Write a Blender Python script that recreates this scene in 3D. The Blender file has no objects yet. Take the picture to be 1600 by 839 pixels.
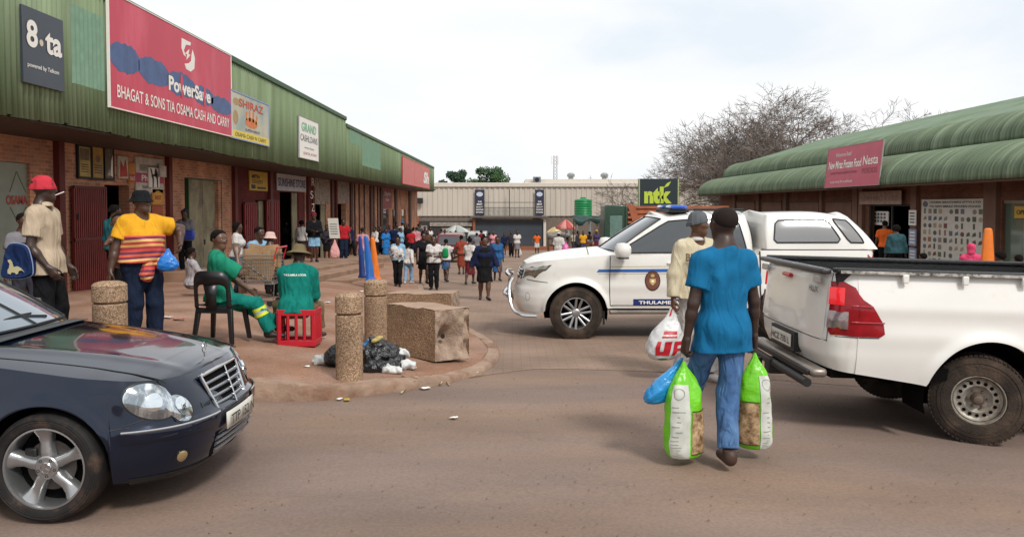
import bpy, math, random
import numpy as np
from mathutils import Vector, Matrix
random.seed(7)
R = math.radians
SC = bpy.context.scene
COL = SC.collection
# ---------------------------------------------------------------- camera
F = 1230.0            # focal length in photograph pixels (photograph is 1600 wide)
EYE = 1.7             # camera height above the road at the camera
PITCH = math.atan(47.2 / F)
cam = bpy.data.cameras.new('camera'); camo = bpy.data.objects.new('camera', cam); COL.objects.link(camo)
camo.location = (0, 0, EYE); camo.rotation_euler = (math.pi / 2 - PITCH, 0, 0)
cam.sensor_width = 36; cam.lens = 36 * F / 1600; cam.shift_y = -50.8 / 1600
cam.clip_start = .05; cam.clip_end = 3000
SC.camera = camo
# ---------------------------------------------------------------- sky and sun
SUN_EL, SUN_AZ = R(46), R(148)     # sun behind the camera's right shoulder, veiled by cloud
w = bpy.data.worlds.new('World'); SC.world = w; w.use_nodes = True
nt = w.node_tree; nt.nodes.clear()
def nd(nt, typ, **kw):
    n = nt.nodes.new(typ)
    for k, v in kw.items(): setattr(n, k, v)
    return n
out = nd(nt, 'ShaderNodeOutputWorld'); bg = nd(nt, 'ShaderNodeBackground'); sky = nd(nt, 'ShaderNodeTexSky', sky_type='NISHITA')
sky.sun_disc = False; sky.sun_elevation = SUN_EL; sky.sun_rotation = SUN_AZ; sky.air_density = 1.0; sky.dust_density = 2.5
tc = nd(nt, 'ShaderNodeTexCoord'); mp = nd(nt, 'ShaderNodeMapping'); mp.inputs['Scale'].default_value = (1, 1, 3.2)
mp.inputs['Location'].default_value = (2.3, .7, .2)
n1 = nd(nt, 'ShaderNodeTexNoise'); n1.inputs['Scale'].default_value = 2.0; n1.inputs['Detail'].default_value = 7; n1.inputs['Roughness'].default_value = .52
n1.inputs['Distortion'].default_value = .3
cr = nd(nt, 'ShaderNodeValToRGB'); cr.color_ramp.elements[0].position = .35; cr.color_ramp.elements[1].position = .60
cr.color_ramp.elements[0].color = (6.9, 7.45, 8.0, 1); cr.color_ramp.elements[1].color = (8.6, 8.65, 8.7, 1)
e = cr.color_ramp.elements.new(.44); e.color = (7.9, 8.1, 8.35, 1)
mx = nd(nt, 'ShaderNodeMix', data_type='RGBA'); mx.inputs[0].default_value = .95
L = nt.links.new
L(tc.outputs['Generated'], mp.inputs[0]); L(mp.outputs[0], n1.inputs[0]); L(n1.outputs[0], cr.inputs[0])
L(sky.outputs[0], mx.inputs[6]); L(cr.outputs[0], mx.inputs[7]); L(mx.outputs[2], bg.inputs[0]); L(bg.outputs[0], out.inputs[0])
bg.inputs[1].default_value = .1
sl = bpy.data.lights.new('sun', 'SUN'); so = bpy.data.objects.new('sun', sl); COL.objects.link(so)
sl.energy = 2.1; sl.angle = R(12); sl.color = (1, .96, .9)
d_ = Vector((math.sin(SUN_AZ) * math.cos(SUN_EL), math.cos(SUN_AZ) * math.cos(SUN_EL), math.sin(SUN_EL)))
so.rotation_euler = d_.to_track_quat('Z', 'Y').to_euler(); so.location = (0, 0, 60)
SC.view_settings.view_transform = 'Standard'; SC.view_settings.look = 'None'; SC.view_settings.exposure = 0.32
SC.view_settings.gamma = 1; SC.view_settings.use_curve_mapping = False
SC.cycles.max_bounces = 6; SC.cycles.use_denoising = True

# ---------------------------------------------------------------- photograph pixel -> world helpers
cp, sp = math.cos(PITCH), math.sin(PITCH)
def ray(px, py):
    dx, dz = (px - 800) / F, (368.2 - py) / F
    return Vector((dx, cp + dz * sp, -sp + dz * cp))
CAM = Vector((0, 0, EYE))
def atY(px, py, y): r = ray(px, py); return CAM + r * (y / r.y)
def atX(px, py, x): r = ray(px, py); return CAM + r * (x / r.x)
def sm(a, b, x):
    t = np.clip((x - a) / (b - a), 0, 1); return t * t * (3 - 2 * t)
def zroad(x, y):
    t = (y - 10) / 2.0
    s = np.where(t > 30, t, np.log1p(np.exp(np.minimum(t, 30))))
    return -(.018 * y + .044 * s) - .05 * np.clip(x - 1.6, 0, 2.6) * (1 - sm(9, 13, y)) - .045 * sm(.9, 1.9, -x) * (1 - sm(5.3, 6.3, y))
KERB = np.array([(-30, 7.2), (-5, 7.25), (-3.6, 7.31), (-2.49, 7.38), (-1.8, 7.43), (-1.26, 7.73), (-.9, 7.98), (-.55, 8.42), (-.26, 9.1), (-.16, 10.2), (-.35, 11.4), (-.8, 13), (-1.6, 17), (-2.7, 24), (-3.6, 40), (-4, 76)])
def kerb_x(y): return np.interp(y, KERB[:, 1], KERB[:, 0])
def lift(x, y):
    near = (.105 - .065 * sm(11.5, 18, y)) * (1 - .62 * sm(-1.5, -.3, x))
    return near + .092 * np.clip(-1.7 - x, 0, 3.5) * (1 - .6 * sm(25, 70, y))
def zpav(x, y): return zroad(x, y) + lift(x, y)
def zg(x, y):
    return float(zpav(x, y)) if (y > 7.21 and y < 76 and x < kerb_x(y)) else float(zroad(x, y))
def atG(px, py):
    r = ray(px, py); lo, hi = .5, 400.0
    t = lo
    while t < hi:
        p = CAM + r * t
        if p.z < zg(p.x, p.y): break
        t *= 1.004
    a, b = t / 1.004, t
    for _ in range(20):
        m = (a + b) / 2; p = CAM + r * m
        if p.z < zg(p.x, p.y): b = m
        else: a = m
    return CAM + r * b

# ---------------------------------------------------------------- materials
def lin(c):
    if isinstance(c, str): c = tuple(int(c[i:i + 2], 16) for i in (0, 2, 4))
    return tuple(((v / 255) / 12.92 if v / 255 <= .04045 else ((v / 255 + .055) / 1.055) ** 2.4) for v in c)
MATS = {}
def mat(name, col, rough=.6, metal=0, var=.12, vs=6, bump=0, bs=40, coat=0, spec=.5, alpha=1, trans=0, emit=0, col2=None, c2pos=.55, c2s=3, anis=(1, 1, 1), bd=.02, bdis=0, bdet=5, speck=0, ss=90):
    if name in MATS: return MATS[name]
    m = bpy.data.materials.new(name); m.use_nodes = True; t = m.node_tree; b = t.nodes['Principled BSDF']
    c = lin(col); l = t.links.new
    b.inputs['Base Color'].default_value = (*c, 1); b.inputs['Roughness'].default_value = rough; b.inputs['Metallic'].default_value = metal
    b.inputs['Coat Weight'].default_value = coat; b.inputs['Coat Roughness'].default_value = .04; b.inputs['Specular IOR Level'].default_value = spec
    b.inputs['Transmission Weight'].default_value = trans
    if emit: b.inputs['Emission Color'].default_value = (*c, 1); b.inputs['Emission Strength'].default_value = emit
    tcn = nd(t, 'ShaderNodeTexCoord'); mpp = nd(t, 'ShaderNodeMapping'); mpp.inputs['Scale'].default_value = anis
    l(tcn.outputs['Object'], mpp.inputs[0])
    if var or col2:
        n = nd(t, 'ShaderNodeTexNoise'); n.inputs['Scale'].default_value = vs; n.inputs['Detail'].default_value = 6; l(mpp.outputs[0], n.inputs[0])
        r = nd(t, 'ShaderNodeMapRange'); r.inputs[1].default_value = .3; r.inputs[2].default_value = .7
        r.inputs[3].default_value = 1 - var; r.inputs[4].default_value = 1 + var; l(n.outputs[0], r.inputs[0])
        src = None
        if col2:
            n2 = nd(t, 'ShaderNodeTexNoise'); n2.inputs['Scale'].default_value = c2s; n2.inputs['Detail'].default_value = 7; n2.inputs['Roughness'].default_value = .65
            l(mpp.outputs[0], n2.inputs[0])
            rr = nd(t, 'ShaderNodeMapRange'); rr.inputs[1].default_value = c2pos - .08; rr.inputs[2].default_value = c2pos + .08; l(n2.outputs[0], rr.inputs[0])
            mm = nd(t, 'ShaderNodeMix', data_type='RGBA'); mm.inputs[6].default_value = (*c, 1); mm.inputs[7].default_value = (*lin(col2), 1); l(rr.outputs[0], mm.inputs[0]); src = mm.outputs[2]
        v = nd(t, 'ShaderNodeVectorMath', operation='SCALE')
        if src is None: v.inputs[0].default_value = c
        else: l(src, v.inputs[0])
        l(r.outputs[0], v.inputs['Scale']); fin = v
        if speck:
            n4 = nd(t, 'ShaderNodeTexNoise'); n4.inputs['Scale'].default_value = ss; n4.inputs['Detail'].default_value = 3; l(tcn.outputs['Object'], n4.inputs[0])
            r4 = nd(t, 'ShaderNodeMapRange'); r4.inputs[1].default_value = .35; r4.inputs[2].default_value = .65; r4.inputs[3].default_value = 1 - speck; r4.inputs[4].default_value = 1 + speck; l(n4.outputs[0], r4.inputs[0])
            fin = nd(t, 'ShaderNodeVectorMath', operation='SCALE'); l(v.outputs[0], fin.inputs[0]); l(r4.outputs[0], fin.inputs['Scale'])
        l(fin.outputs[0], b.inputs['Base Color'])
    if bump:
        n3 = nd(t, 'ShaderNodeTexNoise'); n3.inputs['Scale'].default_value = bs; n3.inputs['Detail'].default_value = bdet; n3.inputs['Distortion'].default_value = bdis; l(mpp.outputs[0], n3.inputs[0])
        bb = nd(t, 'ShaderNodeBump'); bb.inputs['Strength'].default_value = bump; bb.inputs['Distance'].default_value = bd
        l(n3.outputs[0], bb.inputs['Height']); l(bb.outputs[0], b.inputs['Normal'])
    MATS[name] = m; return m
def brick_mat(name, c1, c2, mortar, bw=.215, bh=.076, plane='yz', dirt=.35, offz=0):
    if name in MATS: return MATS[name]
    m = bpy.data.materials.new(name); m.use_nodes = True; t = m.node_tree; b = t.nodes['Principled BSDF']; l = t.links.new
    g = nd(t, 'ShaderNodeNewGeometry'); s = nd(t, 'ShaderNodeSeparateXYZ'); cmb = nd(t, 'ShaderNodeCombineXYZ'); l(g.outputs['Position'], s.inputs[0])
    if plane == 'yz':   # walls: use x+y so that faces turned either way get courses
        a = nd(t, 'ShaderNodeMath', operation='ADD'); l(s.outputs[0], a.inputs[0]); l(s.outputs[1], a.inputs[1]); l(a.outputs[0], cmb.inputs[0]); l(s.outputs[2], cmb.inputs[1])
    else: l(s.outputs[0], cmb.inputs[0]); l(s.outputs[1], cmb.inputs[1])
    br = nd(t, 'ShaderNodeTexBrick'); br.inputs['Scale'].default_value = 1; br.inputs['Brick Width'].default_value = bw; br.inputs['Row Height'].default_value = bh
    br.inputs['Mortar Size'].default_value = .008 if plane == 'yz' else .006; br.inputs['Mortar Smooth'].default_value = .3; br.inputs['Bias'].default_value = -.1
    br.inputs['Color1'].default_value = (*lin(c1), 1); br.inputs['Color2'].default_value = (*lin(c2), 1); br.inputs['Mortar'].default_value = (*lin(mortar), 1)
    l(cmb.outputs[0], br.inputs[0])
    n = nd(t, 'ShaderNodeTexNoise'); n.inputs['Scale'].default_value = .9; n.inputs['Detail'].default_value = 8; l(g.outputs['Position'], n.inputs[0])
    r = nd(t, 'ShaderNodeMapRange'); r.inputs[1].default_value = .35; r.inputs[2].default_value = .65; r.inputs[3].default_value = 1 - dirt; r.inputs[4].default_value = 1.15; l(n.outputs[0], r.inputs[0])
    v = nd(t, 'ShaderNodeVectorMath', operation='SCALE'); l(br.outputs[0], v.inputs[0]); l(r.outputs[0], v.inputs['Scale']); l(v.outputs[0], b.inputs['Base Color'])
    bb = nd(t, 'ShaderNodeBump', invert=True); bb.inputs['Strength'].default_value = .5; bb.inputs['Distance'].default_value = .01; l(br.outputs['Fac'], bb.inputs['Height']); l(bb.outputs[0], b.inputs['Normal'])
    b.inputs['Roughness'].default_value = .85; b.inputs['Specular IOR Level'].default_value = .25
    MATS[name] = m; return m
def stripe_mat(name, cols, scale=12, axis='z', rough=.8, dist=1.5):
    if name in MATS: return MATS[name]
    m = bpy.data.materials.new(name); m.use_nodes = True; t = m.node_tree; b = t.nodes['Principled BSDF']; l = t.links.new
    tcn = nd(t, 'ShaderNodeTexCoord'); wv = nd(t, 'ShaderNodeTexWave', bands_direction={'z': 'Z', 'x': 'X', 'y': 'Y', 'd': 'DIAGONAL'}[axis], wave_profile='SAW')
    wv.inputs['Scale'].default_value = scale; wv.inputs['Distortion'].default_value = dist; wv.inputs['Detail'].default_value = 1; wv.inputs['Detail Scale'].default_value = .6
    l(tcn.outputs['Object'], wv.inputs[0]); r = nd(t, 'ShaderNodeValToRGB'); r.color_ramp.interpolation = 'CONSTANT'
    for i, c in enumerate(cols):
        el = r.color_ramp.elements[i] if i < 2 else r.color_ramp.elements.new(i / len(cols)); el.position = i / len(cols)
    for el, c in zip(r.color_ramp.elements, cols): el.color = (*lin(c), 1)
    l(wv.outputs[1], r.inputs[0]); l(r.outputs[0], b.inputs['Base Color']); b.inputs['Roughness'].default_value = rough
    MATS[name] = m; return m
def voro_mat(name, cols, scale=60, rough=.85, bump=.6, dist=.01, var=True):
    """pebbles / prints: cells of several colours"""
    if name in MATS: return MATS[name]
    m = bpy.data.materials.new(name); m.use_nodes = True; t = m.node_tree; b = t.nodes['Principled BSDF']; l = t.links.new
    tcn = nd(t, 'ShaderNodeTexCoord'); vo = nd(t, 'ShaderNodeTexVoronoi'); vo.inputs['Scale'].default_value = scale; l(tcn.outputs['Object'], vo.inputs['Vector'])
    s = nd(t, 'ShaderNodeSeparateColor'); l(vo.outputs['Color'], s.inputs[0]); r = nd(t, 'ShaderNodeValToRGB'); r.color_ramp.interpolation = 'CONSTANT'
    for i, c in enumerate(cols):
        el = r.color_ramp.elements[i] if i < 2 else r.color_ramp.elements.new(i / len(cols)); el.position = i / len(cols)
    for el, c in zip(r.color_ramp.elements, cols): el.color = (*lin(c), 1)
    l(s.outputs[0], r.inputs[0])
    n = nd(t, 'ShaderNodeTexNoise'); n.inputs['Scale'].default_value = 3; n.inputs['Detail'].default_value = 5; l(tcn.outputs['Object'], n.inputs[0])
    mr = nd(t, 'ShaderNodeMapRange'); mr.inputs[1].default_value = .3; mr.inputs[2].default_value = .7; mr.inputs[3].default_value = .75; mr.inputs[4].default_value = 1.2; l(n.outputs[0], mr.inputs[0])
    v = nd(t, 'ShaderNodeVectorMath', operation='SCALE'); l(r.outputs[0], v.inputs[0]); l(mr.outputs[0], v.inputs['Scale']); l(v.outputs[0], b.inputs['Base Color'])
    if bump:
        bb = nd(t, 'ShaderNodeBump', invert=True); bb.inputs['Strength'].default_value = bump; bb.inputs['Distance'].default_value = dist; l(vo.outputs['Distance'], bb.inputs['Height']); l(bb.outputs[0], b.inputs['Normal'])
    b.inputs['Roughness'].default_value = rough
    MATS[name] = m; return m
def glass(name='window_glass', col='20262a', rough=.04):
    return mat(name, col, rough=rough, var=0, spec=1.0, coat=1)

# ---------------------------------------------------------------- object helpers
WORLD = set()
def tagp(o, label=None, cat=None, group=None, kind=None):
    if label: o['label'] = label
    if cat: o['category'] = cat
    if group: o['group'] = group
    if kind or cat: o['kind'] = kind or 'thing'
    return o
def thing(name, label, cat, loc=(0, 0, 0), group=None, rz=0, world=True):
    o = bpy.data.objects.new(name, None); o.empty_display_size = .1; COL.objects.link(o); o.location = loc; o.rotation_euler = (0, 0, rz)
    tagp(o, label, cat, group)
    if world and rz == 0: WORLD.add(o.name)
    return o
def base(parent):
    o = parent
    while o is not None and o.parent: o = o.parent
    return Vector(o.location) if (o is not None and o.name in WORLD) else Vector((0, 0, 0))
def setmesh(name, v, f, m, parent=None, smooth=True, ang=35, origin=None):
    v = np.asarray(v, dtype=float).reshape(-1, 3)
    off = np.array(base(parent)) if parent is not None else (np.array(origin) if origin is not None else np.zeros(3))
    me = bpy.data.meshes.new(name); me.from_pydata((v - off).tolist(), [], f); me.materials.append(m)
    if smooth:
        me.polygons.foreach_set('use_smooth', [True] * len(me.polygons)); me.set_sharp_from_angle(angle=R(ang))
    o = bpy.data.objects.new(name, me); COL.objects.link(o)
    if parent is not None: o.parent = parent
    elif origin is not None: o.location = origin; WORLD.add(o.name)
    return o
class MB:
    def __init__(s): s.v = []; s.f = []
    def add(s, v, f):
        n = len(s.v); s.v += [tuple(map(float, p)) for p in v]; s.f += [tuple(int(i) + n for i in q) for q in f]; return s
    def box(s, a, b, m=None):
        (x0, y0, z0), (x1, y1, z1) = a, b
        v = [Vector(p) for p in ((x0, y0, z0), (x1, y0, z0), (x1, y1, z0), (x0, y1, z0), (x0, y0, z1), (x1, y0, z1), (x1, y1, z1), (x0, y1, z1))]
        if m is not None: v = [m @ p for p in v]
        return s.add(v, [(3, 2, 1, 0), (4, 5, 6, 7), (0, 1, 5, 4), (1, 2, 6, 5), (2, 3, 7, 6), (3, 0, 4, 7)])
    def hexa(s, p):   # 8 points: bottom ring then top ring
        return s.add(p, [(3, 2, 1, 0), (4, 5, 6, 7), (0, 1, 5, 4), (1, 2, 6, 5), (2, 3, 7, 6), (3, 0, 4, 7)])
    def tube(s, pts, r, n=8, caps=True):
        pts = [Vector(p) for p in pts]; k = len(pts); rr = r if hasattr(r, '__len__') else [r] * k
        v = []; up = None
        for i, p in enumerate(pts):
            d = (pts[min(i + 1, k - 1)] - pts[max(i - 1, 0)])
            d = d.normalized() if d.length > 1e-9 else Vector((0, 0, 1))
            if up is None: up = d.orthogonal().normalized()
            else:
                up = up - d * up.dot(d); up = up.normalized() if up.length > 1e-6 else d.orthogonal().normalized()
            sd = d.cross(up)
            for j in range(n):
                a = 2 * math.pi * j / n; v.append(p + (up * math.cos(a) + sd * math.sin(a)) * rr[i])
        f = [(i * n + j, i * n + (j + 1) % n, (i + 1) * n + (j + 1) % n, (i + 1) * n + j) for i in range(k - 1) for j in range(n)]
        if caps: f += [tuple(range(n))[::-1], tuple(range((k - 1) * n, k * n))]
        return s.add(v, f)
    def lathe(s, prof, n=32, m=None, c=(0, 0, 0), closed=False, cap=True):   # prof: (r, z) around z
        v = []; k = len(prof)
        for r_, z in prof:
            for j in range(n):
                a = 2 * math.pi * j / n; v.append(Vector((c[0] + r_ * math.cos(a), c[1] + r_ * math.sin(a), c[2] + z)))
        if m is not None: v = [m @ p for p in v]
        f = [(i * n + j, i * n + (j + 1) % n, (i + 1) * n + (j + 1) % n, (i + 1) * n + j) for i in range(k - 1) for j in range(n)]
        if closed: f += [((k - 1) * n + j, (k - 1) * n + (j + 1) % n, (j + 1) % n, j) for j in range(n)]
        elif cap: f += [tuple(range(n))[::-1], tuple(range((k - 1) * n, k * n))]
        return s.add(v, f)
    def grid(s, P, flip=False, wrap=False):   # P[i][j] points
        P = np.asarray(P, float); a, b = P.shape[:2]; n = len(s.v)
        s.v += [tuple(p) for p in P.reshape(-1, 3)]
        for i in range(a - 1):
            for j in range(b if wrap else b - 1):
                j2 = (j + 1) % b; q = (n + i * b + j, n + (i + 1) * b + j, n + (i + 1) * b + j2, n + i * b + j2)
                s.f.append(q[::-1] if flip else q)
        return s
    def prism(s, poly, o, u, v, th):   # poly in (u,v) plane, extruded by th along u x v
        o, u, v = Vector(o), Vector(u), Vector(v); n = u.cross(v).normalized() * th; k = len(poly)
        a = [o + u * p[0] + v * p[1] for p in poly]
        return s.add(a + [p + n for p in a], [tuple(range(k))[::-1], tuple(range(k, 2 * k))] + [(i, (i + 1) % k, k + (i + 1) % k, k + i) for i in range(k)])
    def build(s, name, m, parent=None, smooth=True, ang=35, bevel=0, origin=None, solid=0):
        o = setmesh(name, s.v, s.f, m, parent, smooth, ang, origin)
        if solid: md = o.modifiers.new('s', 'SOLIDIFY'); md.thickness = solid
        if bevel: md = o.modifiers.new('b', 'BEVEL'); md.width = bevel; md.segments = 2; md.limit_method = 'ANGLE'; md.angle_limit = R(40)
        return o
def struct(name, mb, m, **k): o = mb.build(name, m, **k); o['kind'] = 'structure'; return o
_tc = {}
def text(s, parent, m, o, u, v, w, h, name='lettering', bold=0.0, shear=0, thick=.004, off=.003):
    """lettering fitted into a w x h box whose lower left corner is o, along unit vectors u and v"""
    key = (s, bold, shear)
    if key not in _tc:
        cu = bpy.data.curves.new('t', 'FONT'); cu.body = s; cu.offset = bold; cu.shear = shear; cu.resolution_u = 4; cu.space_line = .9
        ob = bpy.data.objects.new('t', cu); COL.objects.link(ob); dg = bpy.context.evaluated_depsgraph_get()
        me = bpy.data.meshes.new_from_object(ob.evaluated_get(dg)); bpy.data.objects.remove(ob)
        V = np.array([p.co[:2] for p in me.vertices]); Fc = [tuple(p.vertices) for p in me.polygons]; bpy.data.meshes.remove(me)
        _tc[key] = (V, Fc)
    V, Fc = _tc[key]; mn, mxx = V.min(0), V.max(0); q = (V - mn) / (mxx - mn)
    o, u, v = np.array(o, float), np.array(u, float), np.array(v, float); n = np.cross(u, v); n /= np.linalg.norm(n)
    P = o + q[:, :1] * w * u + q[:, 1:] * h * v + n * off
    return setmesh(name, P, Fc, m, parent, smooth=False)
class Sign:
    """flat board: lower-left o, unit right u, unit up v, size W x H; u x v points to the viewer"""
    def __init__(s, name, label, o, u, v, W, H, m, th=.04, cat='sign', frame=None, parent=None, group=None, fw=.03):
        s.o, s.u, s.v, s.W, s.H = Vector(o), Vector(u).normalized(), Vector(v).normalized(), W, H
        s.n = s.u.cross(s.v).normalized(); s.k = 0
        if parent is None:
            s.root = thing(name, label, cat, tuple(s.o), group)
        else: s.root = parent
        s.board = MB().prism([(0, 0), (W, 0), (W, H), (0, H)], s.o - s.n * th, s.u, s.v, th).build('board', m, s.root, bevel=.004)
        if frame:
            f = MB()
            for a, b in (((-fw, -fw), (W + fw, 0)), ((-fw, H), (W + fw, H + fw)), ((-fw, 0), (0, H)), ((W, 0), (W + fw, H))):
                f.prism([(a[0], a[1]), (b[0], a[1]), (b[0], b[1]), (a[0], b[1])], s.o - s.n * th, s.u, s.v, th + .012)
            f.build('frame', frame, s.root)
    def poly(s, pts, m, name='graphic', lv=1):
        b = MB(); b.prism([(p[0] * s.W, p[1] * s.H) for p in pts], s.o + s.n * (.003 * (lv - 1)), s.u, s.v, .003); return b.build(name, m, s.root, smooth=False)
    def polys(s, lst, m, name='graphic', lv=1):
        b = MB()
        for pts in lst: b.prism([(p[0] * s.W, p[1] * s.H) for p in pts], s.o + s.n * (.003 * (lv - 1)), s.u, s.v, .003)
        return b.build(name, m, s.root, smooth=False)
    def text(s, t, m, x, y, w, h, lv=2, **k):
        return text(t, s.root, m, s.o + s.u * (x * s.W) + s.v * (y * s.H), s.u, s.v, w * s.W, h * s.H, off=.003 * lv + .002, **k)
def rect(x0, y0, x1, y1): return [(x0, y0), (x1, y0), (x1, y1), (x0, y1)]
def ell(cx, cy, rx, ry, n=24, a0=0): return [(cx + rx * math.cos(a0 + 2 * math.pi * i / n), cy + ry * math.sin(a0 + 2 * math.pi * i / n)) for i in range(n)]
def catmull(P, n):
    P = np.asarray(P, float); Q = np.vstack([2 * P[0] - P[1], P, 2 * P[-1] - P[-2]]); out_ = []
    for i in range(len(P) - 1):
        a, b, c, d = Q[i:i + 4]
        for j in range(n):
            t = j / n; out_.append(.5 * ((2 * b) + (-a + c) * t + (2 * a - 5 * b + 4 * c - d) * t * t + (-a + 3 * b - 3 * c + d) * t ** 3))
    out_.append(P[-1]); return np.array(out_)
# ---------------------------------------------------------------- signed distance fields -> one continuous mesh
def cone(a, b, ra, rb=None, fy=1.0, k=.03, cut=None): return dict(a=np.array(a, float), b=np.array(b, float), ra=ra, rb=ra if rb is None else rb, fy=fy, k=k, cut=cut)
def field(prims, h, sub=(), cuts=(), wr=0, wf=14, seed=0):
    lo = np.min([np.minimum(p['a'], p['b']) - max(p['ra'], p['rb']) * max(1, p['fy']) for p in prims], axis=0) - 3 * h
    hi = np.max([np.maximum(p['a'], p['b']) + max(p['ra'], p['rb']) * max(1, p['fy']) for p in prims], axis=0) + 3 * h
    n = np.ceil((hi - lo) / h).astype(int) + 1
    ax = [lo[i] + h * np.arange(n[i], dtype=np.float32) for i in range(3)]
    Fd = np.full(n, 1.0, np.float32)
    def sl(p, mg):
        l = np.minimum(p['a'], p['b']) - max(p['ra'], p['rb']) * np.array([1, max(1, p['fy']), 1]) - mg
        u = np.maximum(p['a'], p['b']) + max(p['ra'], p['rb']) * np.array([1, max(1, p['fy']), 1]) + mg
        i0 = np.clip(np.floor((l - lo) / h).astype(int), 0, n - 1); i1 = np.clip(np.ceil((u - lo) / h).astype(int) + 1, 1, n)
        return tuple(slice(a, b) for a, b in zip(i0, i1))
    def dist(p, S):
        X = ax[0][S[0]][:, None, None] - p['a'][0]; Y = (ax[1][S[1]][None, :, None] - p['a'][1]) / p['fy']; Z = ax[2][S[2]][None, None, :] - p['a'][2]
        d = p['b'] - p['a']; dx, dy, dz = d[0], d[1] / p['fy'], d[2]; L2 = dx * dx + dy * dy + dz * dz
        if L2 < 1e-10: return np.sqrt(X * X + Y * Y + Z * Z) - p['ra']
        t = np.clip((X * dx + Y * dy + Z * dz) / L2, 0, 1)
        q = np.sqrt((X - dx * t) ** 2 + (Y - dy * t) ** 2 + (Z - dz * t) ** 2) - (p['ra'] + (p['rb'] - p['ra']) * t)
        if p['cut'] is not None:
            c0, c1 = p['cut']; LL = math.sqrt(L2); raw = (X * dx + Y * dy + Z * dz) / LL
            if c0: q = np.maximum(q, -raw)
            if c1: q = np.maximum(q, raw - LL)
        return q
    for p in prims:
        k = max(p['k'], 1e-4); S = sl(p, k + 2.5 * h); d = dist(p, S); A = Fd[S]
        hh = np.clip(.5 + .5 * (A - d) / k, 0, 1); Fd[S] = A * (1 - hh) + d * hh - k * hh * (1 - hh)
    for p in sub:
        k = max(p['k'], 1e-4); S = sl(p, k + 2 * h); d = -dist(p, S); A = Fd[S]
        hh = np.clip(.5 - .5 * (A - d) / k, 0, 1); Fd[S] = A * (1 - hh) + d * hh + k * hh * (1 - hh)
    if wr:
        X, Y, Z = ax[0][:, None, None], ax[1][None, :, None], ax[2][None, None, :]; s = seed
        W = np.sin(X * wf + 1.7 * np.sin(Z * wf * .7 + s) + s) * np.sin(Z * wf * 1.3 + 1.3 * np.sin(Y * wf + X * wf * .6) + 2 * s) + .6 * np.sin(Y * wf * 1.9 + Z * wf * 1.1 + 2 * np.sin(X * wf * 1.4 + s))
        Fd += (wr * W).astype(np.float32)
    for pt, nn in cuts:
        q = (ax[0][:, None, None] - pt[0]) * nn[0] + (ax[1][None, :, None] - pt[1]) * nn[1] + (ax[2][None, None, :] - pt[2]) * nn[2]
        Fd = np.maximum(Fd, q)
    return Fd, lo, h
def snet(Fd, lo, h):
    I = Fd < 0; s = np.zeros(np.array(Fd.shape) - 1, np.uint8)
    sl = [slice(0, -1), slice(1, None)]
    for a in (0, 1):
        for b in (0, 1):
            for c in (0, 1): s += I[sl[a], sl[b], sl[c]]
    act = np.argwhere((s > 0) & (s < 8))
    if len(act) == 0: return np.zeros((0, 3)), []
    idx = np.full(s.shape, -1, np.int64); idx[tuple(act.T)] = np.arange(len(act))
    C = {}
    for a in (0, 1):
        for b in (0, 1):
            for c in (0, 1): C[(a, b, c)] = Fd[act[:, 0] + a, act[:, 1] + b, act[:, 2] + c]
    P = np.zeros((len(act), 3)); N = np.zeros(len(act))
    for axs in range(3):
        o1, o2 = [k for k in range(3) if k != axs]
        for u in (0, 1):
            for v in (0, 1):
                k0 = [0, 0, 0]; k0[o1] = u; k0[o2] = v; k1 = list(k0); k1[axs] = 1
                f0, f1 = C[tuple(k0)], C[tuple(k1)]; m = (f0 < 0) != (f1 < 0)
                t = np.where(m, f0 / np.where(m, f0 - f1, 1), 0)
                for q in range(3): P[:, q] += m * (k0[q] + (t if q == axs else 0))
                N += m
    P = (act + P / N[:, None]) * h + lo
    faces = []
    for axs in range(3):
        o1, o2 = [(1, 2), (2, 0), (0, 1)][axs]
        A = I.take(range(I.shape[axs] - 1), axis=axs); B = I.take(range(1, I.shape[axs]), axis=axs)
        e = np.argwhere(A != B); ok = (e[:, o1] > 0) & (e[:, o2] > 0) & (e[:, o1] < s.shape[o1]) & (e[:, o2] < s.shape[o2]); e = e[ok]
        if len(e) == 0: continue
        ins = A[tuple(e.T)]
        def g(d1, d2): q = e.copy(); q[:, o1] -= d1; q[:, o2] -= d2; return idx[tuple(q.T)]
        Q = np.stack([g(1, 1), g(0, 1), g(0, 0), g(1, 0)], 1); Q[~ins] = Q[~ins][:, ::-1]; faces.append(Q)
    return P, np.vstack(faces).tolist()
def sdfmesh(name, prims, m, h, parent=None, xf=None, **kw):
    org = kw.pop('origin', None)
    P, f = snet(*field(prims, h, **kw))
    if xf is not None: P = xf(P)
    return setmesh(name, P, f, m, parent, ang=60, origin=org)

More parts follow.
